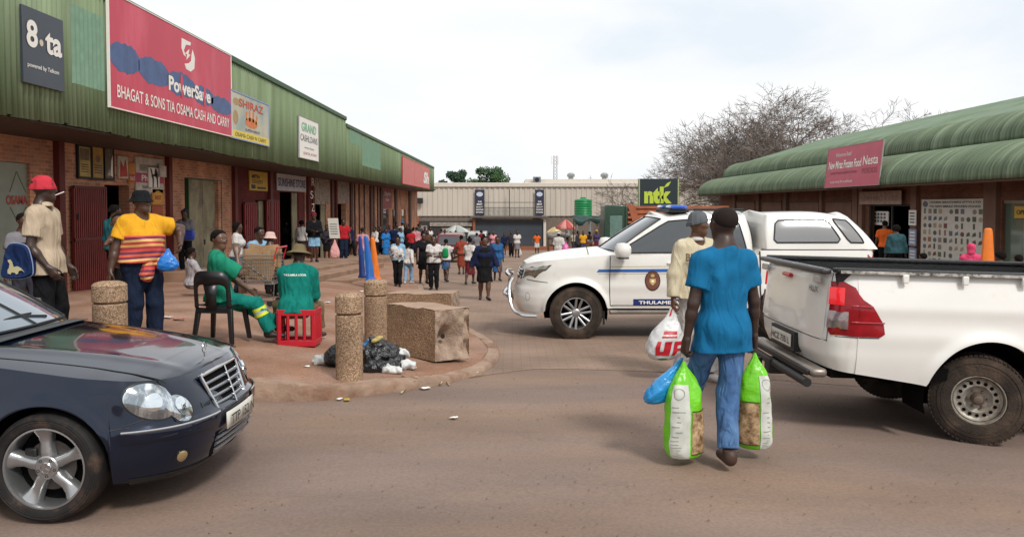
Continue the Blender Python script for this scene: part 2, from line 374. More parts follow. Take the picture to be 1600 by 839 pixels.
# ---------------------------------------------------------------- people
SK = [mat('skin_%d' % i, c, rough=.42, var=.1, vs=14, spec=.5) for i, c in enumerate(('4a3226', '5c4030', '3a2820', '684a38'))]
M_CROP = mat('hair_cropped', '221b18', rough=.85, var=.15, vs=60, spec=.2)
M_HAIR = mat('hair_black', '16110f', rough=.9, var=.2, vs=40, bump=.8, bs=120, spec=.15)
M_EYEW = mat('eye_white', 'd8d0c8', rough=.2, var=0); M_EYEB = mat('eye_dark', '120c0a', rough=.1, var=0)
def cloth(name, c, **k):
    d = dict(rough=.9, var=.10, vs=9, bump=.9, bs=5, bd=.06, spec=.15, anis=(1.5, 1.5, .6), bdis=1.1, bdet=1.6, speck=.06, ss=220); d.update(k); return mat(name, c, **d)
def nrm(v): v = np.array(v, float); return v / max(np.linalg.norm(v), 1e-9)
def ik(S, T, a, b, pole):
    S, T = np.array(S, float), np.array(T, float); d = T - S; D = np.linalg.norm(d); D2 = min(D, (a + b) * .995); d = d / max(D, 1e-9)
    x = (a * a - b * b + D2 * D2) / (2 * D2); h = math.sqrt(max(a * a - x * x, 0)); p = np.array(pole, float); p = p - d * p.dot(d); p = nrm(p)
    return S + d * x + p * h, S + d * D2
def hand_prims(W, d, nrm_palm, s_, sc, curl=.5, spread=1.0):
    """palm, four bent fingers and a thumb; d forearm direction, nrm_palm palm facing, thumb towards s_"""
    d = nrm(d); n = nrm(np.array(nrm_palm) - d * np.dot(nrm_palm, d)); s = np.cross(d, n); s = s * (1 if np.dot(s, s_) > 0 else -1); pr = []
    for o, L_, fl in ((.028, .094, (.044, .026, .021)), (.010, .098, (.048, .030, .022)), (-.008, .094, (.044, .028, .021)), (-.025, .086, (.035, .021, .018))):
        kn = W + d * (.088 * sc) * (L_ / .096) + s * o * sc
        pr.append(cone(W + s * o * .6 * sc, kn, .017 * sc, .0135 * sc, k=.016))
        a = curl * .7; p = kn
        for j, q in enumerate(fl):
            dd = d * math.cos(a) + n * math.sin(a) + s * o * 1.2 * spread * (1 if j == 0 else .4); dd = nrm(dd); p2 = p + dd * q * sc
            pr.append(cone(p, p2, (.0098 - .0010 * j) * sc, (.0090 - .0012 * j) * sc, k=.004)); p = p2; a += curl * (1.15 if j == 0 else .9)
    tb = W + d * .022 * sc + s * .026 * sc; t1 = tb + nrm(d * .75 + s * .55 + n * .35) * .036 * sc; t2 = t1 + nrm(d * .85 + s * .12 + n * (.35 + .4 * curl)) * .032 * sc; t3 = t2 + nrm(d * .8 - s * .1 + n * (.4 + .6 * curl)) * .024 * sc
    pr += [cone(tb, t1, .016 * sc, .012 * sc, k=.014), cone(t1, t2, .0115 * sc, .010 * sc, k=.005), cone(t2, t3, .010 * sc, .0078 * sc, k=.004)]
    return pr
def person(label, loc, rz=0, H=1.7, w=1.0, fem=0, belly=0, skin=0, pel=None, lean=(0, 0), twist=0, lh=None, rh=None, lf=None, rf=None,
           lpole=(.3, 1, -.2), rpole=(-.3, 1, -.2), lk=(.05, -1, .1), rk=(-.05, -1, .1), hy=0, hp=0, vox=.025, top=None, bot=None, shoe=None, hair='short', hat=None,
           curl=(.55, .55), lpalm=None, rpalm=None, group=None, extra=(), seed=0, fist=None, name='person', neckfwd=.02):
    """local frame: faces -Y, own left is +X. top=(kind, mat, hem_z, sleeve 0..2), bot=(kind, mat, len). Everything in units of a 1.7 m figure."""
    S = H / 1.7
    pel = np.array(pel if pel is not None else (0, 0, .91), float); up = nrm((lean[0], lean[1], 1.0))
    fw = np.array([0, -1.0, 0]); c, s_ = math.cos(twist), math.sin(twist); sd = np.array([c, s_, 0]); fwd = np.array([s_, -c, 0])
    sd = nrm(sd - up * sd.dot(up)); fwd = nrm(fwd - up * fwd.dot(up)); T = lambda x, y, z: pel + sd * x * 1.0 + fwd * (-y) + up * z
    sx = .168 + .03 * (w - 1) - .012 * fem
    LS, RS = T(sx, .01, .452), T(-sx, .01, .452)
    lh = T(.29, -.05, -.08) if lh is None else np.array(lh, float); rh = T(-.29, -.05, -.08) if rh is None else np.array(rh, float)
    LE, LW = ik(LS, lh, .285, .25, lpole); RE, RW = ik(RS, rh, .285, .25, rpole)
    LH, RH = pel + np.array([.088, 0, -.02]), pel + np.array([-.088, 0, -.02])
    lf = np.array([.1, .02, .0]) if lf is None else np.array(lf, float); rf = np.array([-.1, .02, .0]) if rf is None else np.array(rf, float)
    LK, LA = ik(LH, lf + (0, 0, .075), .42, .405, lk); RK, RA = ik(RH, rf + (0, 0, .075), .42, .405, rk)
    nb = T(0, .01, .535); hc = nb + up * .155 + fwd * neckfwd * 1.2; cy, sy = math.cos(hy), math.sin(hy)
    hf = nrm(fwd * cy + sd * sy); hs = nrm(sd * cy - fwd * sy); hu = up * math.cos(hp) + hf * math.sin(hp); hf = nrm(hf * math.cos(hp) - up * math.sin(hp)); 
    Hd = lambda x, y, z: hc + hs * x - hf * y + hu * z
    b = w
    torso = [cone(T(.055, 0, .02), T(-.055, 0, .02), .118 * b + .015 * fem, fy=.86, k=.03), cone(T(.045, 0, .12), T(.06, .005, .36), .098 * b, .108 * b, fy=.84, k=.05), cone(T(-.045, 0, .12), T(-.06, .005, .36), .098 * b, .108 * b, fy=.84, k=.05),
             cone(T(.09, .01, .42), T(-.09, .01, .42), .078 * b, fy=.85, k=.06), cone(LS, RS, .050 * b, fy=.9, k=.05), cone(T(.12, .018, .462), T(.02, .02, .515), .036, .045, k=.05), cone(T(-.12, .018, .462), T(-.02, .02, .515), .036, .045, k=.05)]
    if fem: torso += [cone(T(.07, -.075 * b, .315), T(.06, -.06, .36), .062 * b, .05, k=.04), cone(T(-.07, -.075 * b, .315), T(-.06, -.06, .36), .062 * b, .05, k=.04), cone(T(.05, .06, -.02), T(-.05, .06, -.02), .10 * b, k=.05)]
    else: torso += [cone(T(.05, .04, -.02), T(-.05, .04, -.02), .095 * b, k=.05)]
    if belly: torso += [cone(T(0, -.05, .12), T(0, -.05, .2), .1 + .05 * belly, k=.06)]
    neck = [cone(T(0, .025, .46), nb + up * .10 + fwd * neckfwd, .064, .060, k=.04), cone(T(.09, .03, .5), nb + up * .04, .04, .045, k=.05), cone(T(-.09, .03, .5), nb + up * .04, .04, .045, k=.05)]
    b2 = .85 + .15 * b if b < 1 else b
    arm = lambda A, B, C: [cone(A, B, .050 * b2, .040 * b2, k=.03), cone(B, B + (C - B) * .35, .038 * b2, .038 * b2, k=.02), cone(B + (C - B) * .3, C, .038 * b2, .024 * b2, k=.02)]
    leg = lambda A, B, C: [cone(A, B, .086 * b2, .054 * b2, k=.035), cone(B, B + (C - B) * .4, .052 * b2, .052 * b2, k=.02), cone(B + (C - B) * .3, C, .052 * b2, .034, k=.02)]
    head = [cone(Hd(0, .022, .045), Hd(0, -.012, .045), .083, .079, k=.03), cone(Hd(0, -.02, 0), Hd(0, -.035, -.055), .066, .05, k=.04), cone(Hd(.028, -.03, -.045), Hd(0, -.062, -.078), .034, .026, k=.03), cone(Hd(-.028, -.03, -.045), Hd(0, -.062, -.078), .034, .026, k=.03),
            cone(Hd(0, -.082, .028), Hd(0, -.100, -.012), .012, .015, k=.014), cone(Hd(.013, -.090, -.014), Hd(-.013, -.090, -.014), .011, k=.008), cone(Hd(.018, -.078, -.042), Hd(-.018, -.078, -.042), .012, k=.012),
            cone(Hd(.016, -.078, -.054), Hd(-.016, -.078, -.054), .010, k=.008), cone(Hd(.035, -.07, .042), Hd(-.035, -.07, .042), .016, k=.02),
            cone(Hd(.077, .012, .022), Hd(.074, .012, -.012), .014, .010, k=.01), cone(Hd(-.077, .012, .022), Hd(-.074, .012, -.012), .014, .010, k=.01), cone(Hd(.04, -.055, .0), Hd(-.04, -.055, .0), .03, k=.02)]
    prims = torso + neck + arm(LS, LE, LW) + arm(RS, RE, RW) + leg(LH, LK, LA) + leg(RH, RK, RA) + head
    def foot(A, K, f, side):
        sh = nrm((A - K)); dirn = nrm(np.array([.22 * side, -1, 0]))
        return A + np.array([0, 0, -.02]) - dirn * .045, A + dirn * .145 + np.array([0, 0, -.048])
    LF, RF = foot(LA, LK, lf, 1), foot(RA, RK, rf, -1)
    prims += [cone(LF[0], LF[1], .036, .026, k=.03), cone(RF[0], RF[1], .036, .026, k=.03)]
    ld, rd = nrm(LW - LE), nrm(RW - RE)
    if vox <= .014:
        prims += hand_prims(LW, ld, lpalm if lpalm is not None else (-1, 0, 0), (0, -1, 0.3), 1.0, curl[0]); prims += hand_prims(RW, rd, rpalm if rpalm is not None else (1, 0, 0), (0, -1, 0.3), 1.0, curl[1])
    else:
        for W_, d2 in ((LW, ld), (RW, rd)): prims += [cone(W_, W_ + d2 * .09, .03, .03, k=.02), cone(W_ + d2 * .09, W_ + d2 * .15, .026, .014, k=.02)]
    cz, sz = math.cos(rz), math.sin(rz); loc = Vector(loc)
    def xf(P): return P * S
    sub = [cone(Hd(.03, -.104, .018), Hd(.033, -.104, .018), .016, k=.012), cone(Hd(-.03, -.104, .018), Hd(-.033, -.104, .018), .016, k=.012)] if vox <= .014 else []
    P, f = snet(*field(prims, vox, sub=sub))
    body = setmesh(name, P * S, f, SK[skin], None, ang=60); body.location = loc; body.rotation_euler = (0, 0, rz); tagp(body, label, 'person', group)
    def child(nm, pr, m, h=None, **k):
        P, f = snet(*field(pr, h or vox, **k))
        return setmesh(nm, P * S, f, m, body, ang=60) if len(P) else None
    def infl(pr, g, **k): return [dict(p, ra=p['ra'] + g, rb=p['rb'] + g, **k) for p in pr]
    wr = min(.0055, vox * .6) if vox < .02 else .004
    if vox <= .014:
        for sgn in (1, -1):
            e = MB(); c0 = Hd(.031 * sgn, -.0815, .019); e.lathe([(.0001, -.010), (.007, -.007), (.0100, 0), (.007, .007), (.0001, .010)], 12, c=c0 * S)
            ey = e.build('eye', M_EYEW, body); c1 = Hd(.031 * sgn, -.0875, .019)
            MB().lathe([(.0001, -.0062), (.0045, -.004), (.0060, 0), (.0045, .004), (.0001, .0062)], 10, c=c1 * S).build('iris', M_EYEB, ey)
    g = .012 if vox < .02 else .016
    # trousers, skirt, shorts
    if bot:
        kind, m, ln = bot[:3]; fl = bot[3] if len(bot) > 3 else .012
        if kind in ('trousers', 'shorts'):
            pr = infl([torso[0], torso[-1]] + ([torso[-2], torso[-3]] if 0 else []), g)
            cut = []
            for A, K, An in ((LH, LK, LA), (RH, RK, RA)):
                if kind == 'trousers':
                    E = K + (An - K) * ln; pr += [cone(A, K, .088 * b2 + g, .062 * b2 + g, k=.03), cone(K, E, .062 * b2 + g, .046 * b2 + g + fl, k=.02, cut=(False, True))]
                else: E = A + (K - A) * ln; pr += [cone(A, E, .09 * b2 + g, .075 * b2 + g + fl, k=.03, cut=(False, True))]
            wz = pel + up * .13
            child(kind, pr, m, cuts=[(wz, up)], wr=wr * 1.2, seed=seed + 3)
        elif kind == 'skirt':
            mid = (LK + RK) / 2; A = (LH + RH) / 2; E = A + (np.array([mid[0], mid[1] * .7, mid[2]]) - A) * ln
            pr = infl([torso[0]], g) + [cone(A + (.03, 0, 0), E + (.05, 0, 0), .115 * b + g, .10 * b + fl, k=.04, cut=(False, True)), cone(A - (.03, 0, 0), E - (.05, 0, 0), .115 * b + g, .10 * b + fl, k=.04, cut=(False, True))]
            child('skirt', pr, m, cuts=[(pel + up * .13, up)], wr=wr, seed=seed)
    if top:
        kind, m, hem, slv = top[:4]; loose = top[4] if len(top) > 4 else .0; gg = g + .006 + loose
        pr = infl(torso, gg); hz = pel + up * hem
        if hem < -.02: pr += [cone(pel + sd * .055, pel + sd * .065 + up * (hem - .02), .122 * b + gg, .125 * b + gg + loose, fy=.9, k=.04), cone(pel - sd * .055, pel - sd * .065 + up * (hem - .02), .122 * b + gg, .125 * b + gg + loose, fy=.9, k=.04)]
        for A, B, C in ((LS, LE, LW), (RS, RE, RW)):
            if slv <= 1: pr += [cone(A, A + (B - A) * slv, .052 * b2 + gg, .050 * b2 + gg + loose * .5, k=.03, cut=(False, True))]
            elif slv > 1: pr += [cone(A, B, .052 * b2 + gg, .046 * b2 + gg, k=.03), cone(B, B + (C - B) * min(slv - 1, 1), .046 * b2 + gg, .033 * b2 + gg, k=.02, cut=(False, True))]
        subs = [cone(nb + up * .0 + fwd * .06, nb + up * .1 + fwd * .03, .062, .07, k=.01)]
        child(kind, pr, m, cuts=[(hz, -up)], sub=subs, wr=wr, seed=seed)
        if kind == 'hoodie': child('hood', [cone(Hd(0, .03, .04), Hd(0, .02, -.06), .105, .09, k=.03), cone(Hd(0, .06, -.1), Hd(0, .05, -.05), .09, .08, k=.03)], m, sub=[cone(Hd(0, -.12, 0), Hd(0, -.1, 0), .085, k=.01)])
    if shoe:
        for (h0, t0), sz_ in ((LF, 1), (RF, -1)):
            zf = (lf if sz_ > 0 else rf)[2] + .004
            child('shoe', [cone(h0 + (0, 0, -.008), t0, .044, .034, k=.02), cone(h0 + (0, 0, .02), h0 + (0, -.02, .05), .04, .038, k=.02)], shoe, h=min(vox, .015), cuts=[((0, 0, zf), (0, 0, -1)), ((0, 0, h0[2] + .055), (0, 0, 1))])
    hm = M_HAIR if not isinstance(hair, tuple) else hair[1]; hk = hair if isinstance(hair, str) else hair[0]
    cr = [cone(Hd(0, .024, .05), Hd(0, -.010, .052), .086, .081, k=.03)]
    fp = (Hd(0, -.058, .075), -hu * .55 + hf * .83); fp2 = (Hd(0, .06, -.01), -hu * .9 + hf * .43)
    hh = max(vox * .8, .008) if vox > .014 else .007
    if hk == 'short': child('hair', infl(cr, .004), hm, h=hh, cuts=[fp, fp2])
    elif hk == 'crop': child('hair', infl(cr, -.0015), M_CROP, h=hh, cuts=[fp, fp2])
    elif hk == 'afro': child('hair', infl(cr, .035), hm, h=hh, cuts=[fp, fp2], wr=.004, wf=60)
    elif hk == 'bun': child('hair', infl(cr, .009) + [cone(Hd(0, .05, .15), Hd(0, .06, .16), .042, k=.01)], hm, h=hh, cuts=[fp], wr=.002, wf=70)
    elif hk == 'tied': child('hair', infl(cr, .004) + [cone(Hd(0, .10, .03), Hd(0, .12, .02), .035, k=.02)], hm, h=hh, cuts=[fp, fp2], wr=.002, wf=70)
    elif hk == 'long': child('hair', infl(cr, .014) + [cone(Hd(.05, .05, .03), Hd(.06, .05, -.16), .06, .035, k=.03), cone(Hd(-.05, .05, .03), Hd(-.06, .05, -.16), .06, .035, k=.03), cone(Hd(0, .07, .03), Hd(0, .07, -.2), .07, .04, k=.03)], hm, h=hh, cuts=[fp], wr=.003, wf=60)
    if hat:
        hk, m = hat
        def lt(prof, nm='hat', tl=0, n=28, dr=0):
            mb = MB(); v = []; k = len(prof)
            for r_, z in prof:
                for j in range(n):
                    a = 2 * math.pi * j / n; v.append(Hd(r_ * math.cos(a), .008 + r_ * 1.12 * math.sin(a) + tl * z, z - (dr * r_ * math.sin(a) * (1 - z / .15))) * S)
            mb.add(v, [(i * n + j, i * n + (j + 1) % n, (i + 1) * n + (j + 1) % n, (i + 1) * n + j) for i in range(k - 1) for j in range(n)]); return mb.build(nm, m, body, ang=50)
        if hk == 'bucket': lt([(.001, .146), (.045, .145), (.068, .137), (.084, .115), (.093, .078), (.096, .066), (.112, .038), (.122, .016), (.120, .012), (.110, .030), (.094, .060)])
        elif hk == 'sunhat': lt([(.001, .142), (.025, .140), (.048, .131), (.068, .113), (.082, .090), (.090, .062), (.099, .036), (.106, .008), (.104, .004), (.098, .028), (.090, .056)])
        elif hk == 'wide': lt([(.001, .158), (.05, .157), (.075, .148), (.086, .115), (.094, .075), (.098, .066), (.135, .050), (.180, .025), (.179, .020), (.134, .044), (.094, .060)])
        elif hk == 'beanie': lt([(.001, .155), (.03, .152), (.06, .138), (.082, .110), (.093, .070), (.097, .045), (.101, .043), (.102, .015), (.098, .012)], 'beanie', tl=-.03, dr=.28)
        elif hk == 'cap':
            lt([(.001, .145), (.03, .144), (.06, .130), (.082, .100), (.092, .065), (.092, .055)], 'cap')
            mb = MB(); mb.grid([[Hd((.075 - .0 * i) * math.cos(a) * (1), -.055 - .085 * math.sin(a) * i / 3 - .03 * math.sin(a), .062 - .012 * i) * S for a in np.linspace(0, math.pi, 10)] for i in range(4)]); mb.build('peak', m, body, solid=.004)
        elif hk == 'wrap': child('headwrap', infl(cr, .016) + [cone(Hd(0, .06, .11), Hd(0, .08, .14), .05, k=.03)], m, h=max(vox * .8, .008), cuts=[fp], wr=.003, wf=50)
    body['_j'] = 0; del body['_j']
    J = dict(LW=LW * S, RW=RW * S, LE=LE * S, RE=RE * S, hd=Hd, S=S, LS=LS * S, RS=RS * S, torso=torso, up=up, infl=infl, p0=pel,  pel=pel * S, T=T, ld=ld, rd=rd)
    M4 = Matrix.Translation(loc) @ Matrix.Rotation(rz, 4, 'Z'); J['w'] = lambda p: M4 @ Vector(p)
    for nm, pr, m, kw in extra: child(nm, pr(J) if callable(pr) else pr, m, **(kw(J) if callable(kw) else kw))
    return body, J
def px_person(px, fy, hy, depth=None):
    """feet pixel + head pixel -> location and height"""
    p = atG(px, fy) if depth is None else atY(px, fy, depth)
    return Vector((p.x, p.y, p.z)), (fy - hy) * p.y / F
# ================================================================ SETTING: ground, road, pavement
def ymesh(ys, xs_of, zf, dz=0): return [[(x, y, float(zf(x, y)) + dz) for x in xs_of(y)] for y in ys]
M_ROAD = mat('road_dust_asphalt', '7c6b62', rough=.9, var=.16, vs=1.3, bump=.22, bs=60, col2='887262', c2pos=.53, c2s=.55, spec=.2, anis=(.35, 1, 1), bd=.01, speck=.09, ss=45)
M_GR = mat('earth', '8a6a56', rough=.95, var=.2, vs=.6)
ys = np.concatenate([np.linspace(-40, 0, 12), np.linspace(.8, 30, 90), np.linspace(31, 110, 60), np.geomspace(115, 1500, 14)])
gx = np.concatenate([-np.geomspace(900, 40, 8), np.linspace(-34, 40, 60), np.geomspace(44, 900, 8)])
gb = MB().grid([[(x, y, float(zroad(x, min(y, 130))) - .03) for x in gx] for y in ys], flip=True); struct('ground', gb, M_GR, origin=(0, 0, 0))
# tarred cross road, near, and the brick paved street beyond it
def yfront(x): return np.interp(x, [-40, -.7, .3, 5, 9, 40], [6.3, 8.4, 9.1, 8.45, 8.4, 8.4])
xs = np.linspace(-34, 34, 120); rb = MB().grid([[(x, y0 + (yfront(x) + .02 - y0) * t, float(zroad(x, y0 + (yfront(x) - y0) * t)) - .008) for x in xs] for y0 in (-12,) for t in np.linspace(0, 1, 40)], flip=True)
struct('road', rb, M_ROAD, origin=(0, 0, 0))
M_PAVE = brick_mat('street_pavers', '8a7466', '84705f', '7c6759', .22, .11, 'xy', .2)
pb = MB().grid([[(x, yfront(x) + (95 - yfront(x)) * t, float(zroad(x, yfront(x) + (95 - yfront(x)) * t)) - .004) for x in np.linspace(-9.3, 17, 70)] for t in np.linspace(0, 1, 110) ** 1.6], flip=True)
struct('paved_street', pb, M_PAVE, origin=(0, 0, 0))
M_PAV = mat('pavement_dust', '967969', rough=.95, var=.16, vs=1.7, bump=.35, bs=30, col2='8c6a56', c2pos=.5, c2s=.8, spec=.15, bd=.012, speck=.14, ss=40)
yy = np.concatenate([np.linspace(7.21, 12, 60), np.linspace(12.1, 76, 120)])
pv = MB().grid([[(-30 + (kerb_x(y) - .14 + 30) * t, y, float(zpav(-30 + (kerb_x(y) - .14 + 30) * t, y))) for t in np.concatenate([np.linspace(0, .6, 12), np.linspace(.62, 1, 50)])] for y in yy], flip=True)
struct('pavement', pv, M_PAV, origin=(0, 0, 0))
# patch of interlocking pavers at the corner, showing through the dust
M_KERB = mat('kerb_concrete', '98806e', rough=.9, var=.2, vs=5, bump=.5, bs=25, col2='80604c', c2pos=.55, c2s=2)
kp = catmull(KERB[1:], 12); kp = [p for p in kp if p[1] < 40]
kb = MB(); rows = []
for i, p in enumerate(kp):
    t = kp[min(i + 1, len(kp) - 1)] - kp[max(i - 1, 0)]; t = t / np.linalg.norm(t); nrm2 = np.array([-t[1], t[0]])
    q = p + nrm2 * .15; zt = float(zpav(p[0] - .05, p[1])); zr = float(zroad(p[0], p[1])) - .02; j = .006 * math.sin(i * 2.3) + .004 * math.sin(i * 5.1)
    rows.append([(p[0], p[1], zr), (p[0] - nrm2[0] * .0, p[1], zt - .03 + j), (p[0] + nrm2[0] * .02, p[1] + nrm2[1] * .02, zt + .004 + j), (q[0], q[1], zt + .012 + j * .5), (q[0] + nrm2[0] * .05, q[1] + nrm2[1] * .05, zt - .03)])
kb.grid(rows); struct('kerb', kb, M_KERB, origin=(0, 0, 0))
# front kerb to the left, behind the blue car
kb = MB().grid([[(x, 7.18, float(zroad(x, 7.18)) - .02), (x, 7.19, float(zpav(x, 7.3)) - .01), (x, 7.22, float(zpav(x, 7.3)) + .012), (x, 7.38, float(zpav(x, 7.3)) + .012)] for x in np.linspace(-30, -5, 40)], flip=False); struct('kerb', kb, M_KERB, origin=(0, 0, 0))
# joints across the kerb stones and the low dust drift against it
# ================================================================ LEFT SHOP BUILDING
XW, XF = -9.05, -7.2
M_BRK = brick_mat('red_brick', 'cc8f6e', 'a86f54', 'bca894')
M_BRK2 = brick_mat('maroon_brick', '6d2f2c', '5c2725', '4d2320', dirt=.25)
M_MAR = mat('maroon_paint', '5e2622', rough=.6, var=.2, vs=2, spec=.3)
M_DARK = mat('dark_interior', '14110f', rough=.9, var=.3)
M_TRIM = mat('brown_timber', '4c2a1e', rough=.7, var=.25, vs=4)
M_GRN = mat('green_sheet', '6c7c5c', rough=.6, var=.24, vs=2.2, spec=.3, col2='7e8c6e', c2pos=.56, c2s=.8, anis=(1, 1, .12))
M_GRN2 = mat('green_trim', '33502c', rough=.5, var=.12, spec=.3); M_PALEG = mat('pale_green_patch', '72907a', rough=.55, var=.1, spec=.3)
lw = thing('shop_building', 'long brick shop row on the left with a green corrugated fascia', 'building', (XW, 8, -.5))
def wY(px): return atX(px, 300, XW).y
def wP(px, py): return atX(px, py, XW)
opens = []   # (px0, px1, py_top at px0, py_bottom at px0 (None: floor))
OP = [('osama', -12, 47, 250, None), ('main', 163, 202, 288, None), ('door2', 288, 341, 277, None), ('gate', 399, 414, 312, None), ('sun', 437, 466, 299, None), ('d5', 492, 509, 316, None), ('d6', 527, 540, 318, None),
      ('w1', 598, 607, 327, 368), ('w2', 613, 621, 327, 368), ('w3', 627, 634, 327, 367)]
hol = []
for nm, a, b, tp, bt in OP:
    P0 = wP(a, tp); y0, y1 = P0.y, wY(b); zb = (wP(a, bt).z if bt else float(zpav(XW, (y0 + y1) / 2)) - .0); hol.append((y0, y1, zb, P0.z, nm))
hol.sort(); ZT = EYE + 1.45; yA, yB = 5.0, wY(652)
wall = MB(); wallm = MB(); y = yA; T_ = .25
def seg(y0, y1, z0, z1):
    k = max(1, int((y1 - y0) / 4))
    for i in range(k):
        a, b = y0 + (y1 - y0) * i / k, y0 + (y1 - y0) * (i + 1) / k
        m0, m1 = wY(363), wY(476)
        mm = wallm if (a > m0 - .1 and b < m1 + .1) else wall
        zz = z0 if z0 is not None else min(float(zpav(XW, a)), float(zpav(XW, b))) - .3
        mm.box((XW - T_, a, zz), (XW, b, z1))
cuts_ = sorted(set([yA, yB, wY(363), wY(476)] + [h[0] for h in hol] + [h[1] for h in hol]))
for a, b in zip(cuts_[:-1], cuts_[1:]):
    h = [q for q in hol if q[0] <= a + 1e-4 and q[1] >= b - 1e-4]
    if h: seg(a, b, h[0][3], ZT); 
    else: seg(a, b, None, ZT)
    if h and h[0][2] > float(zpav(XW, a)) + .3: seg(a, b, None, h[0][2])
wall.build('wall', M_BRK, lw); wallm.build('wall', M_BRK2, lw)
MB().box((XW - 9, yA, -4.5), (XW - 8.7, yB, ZT)).box((XW - 9, yB - .2, -4.5), (XW - T_, yB - .01, ZT)).box((XW - 9, yA, -2.5), (XW - T_ - .01, yA + .2, ZT)).build('rear_wall', M_BRK, lw)
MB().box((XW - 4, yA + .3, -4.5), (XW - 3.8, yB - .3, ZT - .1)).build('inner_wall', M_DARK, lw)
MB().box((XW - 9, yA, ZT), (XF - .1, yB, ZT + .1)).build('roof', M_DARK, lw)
# pilasters
def pil(px, wpx, m=M_BRK, d=.12):
    a, b = wY(px), wY(px + wpx); MB().box((XW + .002, a, float(zpav(XW, a)) - .4), (XW + d, b, ZT - .02)).build('pilaster', m, lw)
pil(84, 9, M_MAR); pil(258, 5, M_MAR); pil(362, 4, M_MAR); pil(418, 4, M_MAR); pil(478, 5, M_BRK2)
for px in (516, 546, 577, 593, 616, 638): pil(px, 3, M_TRIM, .1)
for px in (553, 560, 568, 583, 589): pil(px, 1, M_TRIM, .06)
for k, (a, b) in enumerate(((485, 487), (522, 524))): pil(a, 2, M_BRK2)
# fascia
def fascia(y0, y1, z0, z1, nm='fascia'):
    n = int((y1 - y0) / .13 * 6); ysv = np.linspace(y0, y1, n)
    rws = []
    for yv in ysv:
        x = XF + .034 * math.sin(2 * math.pi * yv / .13); nick = .03 * (math.sin(yv * 9) > .93) - .015 * math.sin(yv * 1.3)
        rws.append([(x, yv, z0 + nick), (x, yv, (z0 + z1) / 2), (x, yv, z1)])
    return MB().grid(rws).build(nm, M_GRN, lw, ang=80, solid=.004)
YS = 7.2 * 1230 / 259.5; YE_ = 7.2 * 1230 / 122.0
fascia(4.8, YS, EYE + 1.29, EYE + 3.7); fascia(YS, YE_, EYE + 1.29, EYE + 3.42)
cap = MB().box((XF - .25, 4.8, EYE + 3.68), (XF + .06, YS + .1, EYE + 3.84)).box((XF - .25, YS + .1, EYE + 3.4), (XF + .06, YE_, EYE + 3.56)); cap.build('roof_capping', M_GRN2, lw, bevel=.02)
MB().box((XF - .04, 4.8, EYE + 1.31), (XF - .03, YE_, EYE + 3.4)).box((XF - 8, YE_ - .02, EYE + 1.31), (XF + .03, YE_ + .02, EYE + 3.5)).box((XF - 8, 4.8, EYE + 1.31), (XF + .03, 4.84, EYE + 3.68)).build('fascia_backing', M_GRN2, lw)
MB().box((XW, 4.8, EYE + 1.27), (XF - .05, YE_, EYE + 1.3)).build('soffit', mat('soffit_brown', '3a2a22', var=.2), lw)
MB().box((XW - 6, 4.8, EYE + 3.3), (XF - .2, YE_ - .1, EYE + 3.36)).build('roof', M_GRN2, lw)
# panels where old boards hung
def fp(X, a, b, tp, bt):   # px left, px right, py top-left, py bottom-left on plane X -> y0,y1,z0,z1
    A, B = atX(a, tp, X), atX(a, bt, X); return A.y, atX(b, tp, X).y, B.z, A.z
for nm, (a, b, t_, u_) in (('', (545, 563, 199, 222)), ('', (565, 594, 214, 258)), ('', (108, 160, 4, 128))):
    y0, y1, z0, z1 = fp(XF, a, b, t_, u_); rw = []
    for yv in np.linspace(y0, y1, int((y1 - y0) / .13 * 6)): x = XF + .004 + .034 * math.sin(2 * math.pi * yv / .13); rw.append([(x, yv, z0), (x, yv, z1)])
    MB().grid(rw).build('repaired_sheet', M_PALEG, lw, ang=80)
# ---- signs on the fascia
W_, K_ = mat('sign_white', 'e6e2da', var=.04), mat('sign_black', '1a1a1c', var=.1)
M_SRED = mat('sign_red', 'be3c50', rough=.5, var=.07, vs=1.5, col2='c85264', c2pos=.58, c2s=1.3, anis=(1, 1, .3)); M_SCHAR = mat('sign_charcoal', '3b4149', rough=.45, var=.1, vs=2); M_SBLUE = mat('torn_blue', '4a5e86', rough=.6, var=.15, vs=4)
SGN = XF + .09
def lsign(nm, lab, a, b, t_, u_, m, **k):
    y0, y1, z0, z1 = fp(SGN, a, b, t_, u_); return Sign(nm, lab, (SGN, y0, z0), (0, 1, 0), (0, 0, 1), y1 - y0, z1 - z0, m, **k)
s = lsign('shop_sign', 'dark grey 8.ta board on the near end of the green fascia', 34, 98, 6, 127, M_SCHAR)
s.text('8', W_, .08, .48, .26, .36, bold=.03); s.text('ta', W_, .52, .46, .42, .30, bold=.03); s.poly(ell(.43, .58, .045, .045), mat('sign_sand', 'c9bda8', var=.05), lv=2); s.text('powered by Telkom', W_, .09, .20, .76, .075, bold=.01)
s = lsign('shop_sign', 'large red and torn blue Bhagat and Sons cash and carry board on the green fascia', 169, 359, -14, 165, M_SRED, frame=W_, fw=.02)
rnd = random.Random(3)
def blob(x0, x1, ylo, yhi):
    up_ = [(x0 + (x1 - x0) * i / 14, yhi - (yhi - ylo) * .30 * abs(2 * i / 14 - 1) ** 3 + rnd.uniform(-.012, .012)) for i in range(15)]
    dn = [(x0 + (x1 - x0) * i / 14, ylo + (yhi - ylo) * .30 * abs(2 * i / 14 - 1) ** 3 + rnd.uniform(-.012, .012)) for i in range(14, -1, -1)]
    return (up_ + dn)[::-1]
s.polys([blob(.0, .185, .335, .60), blob(.18, .40, .31, .57), blob(.39, .62, .29, .54), blob(.60, .80, .28, .48), blob(.78, 1.0, .24, .44)], M_SBLUE)
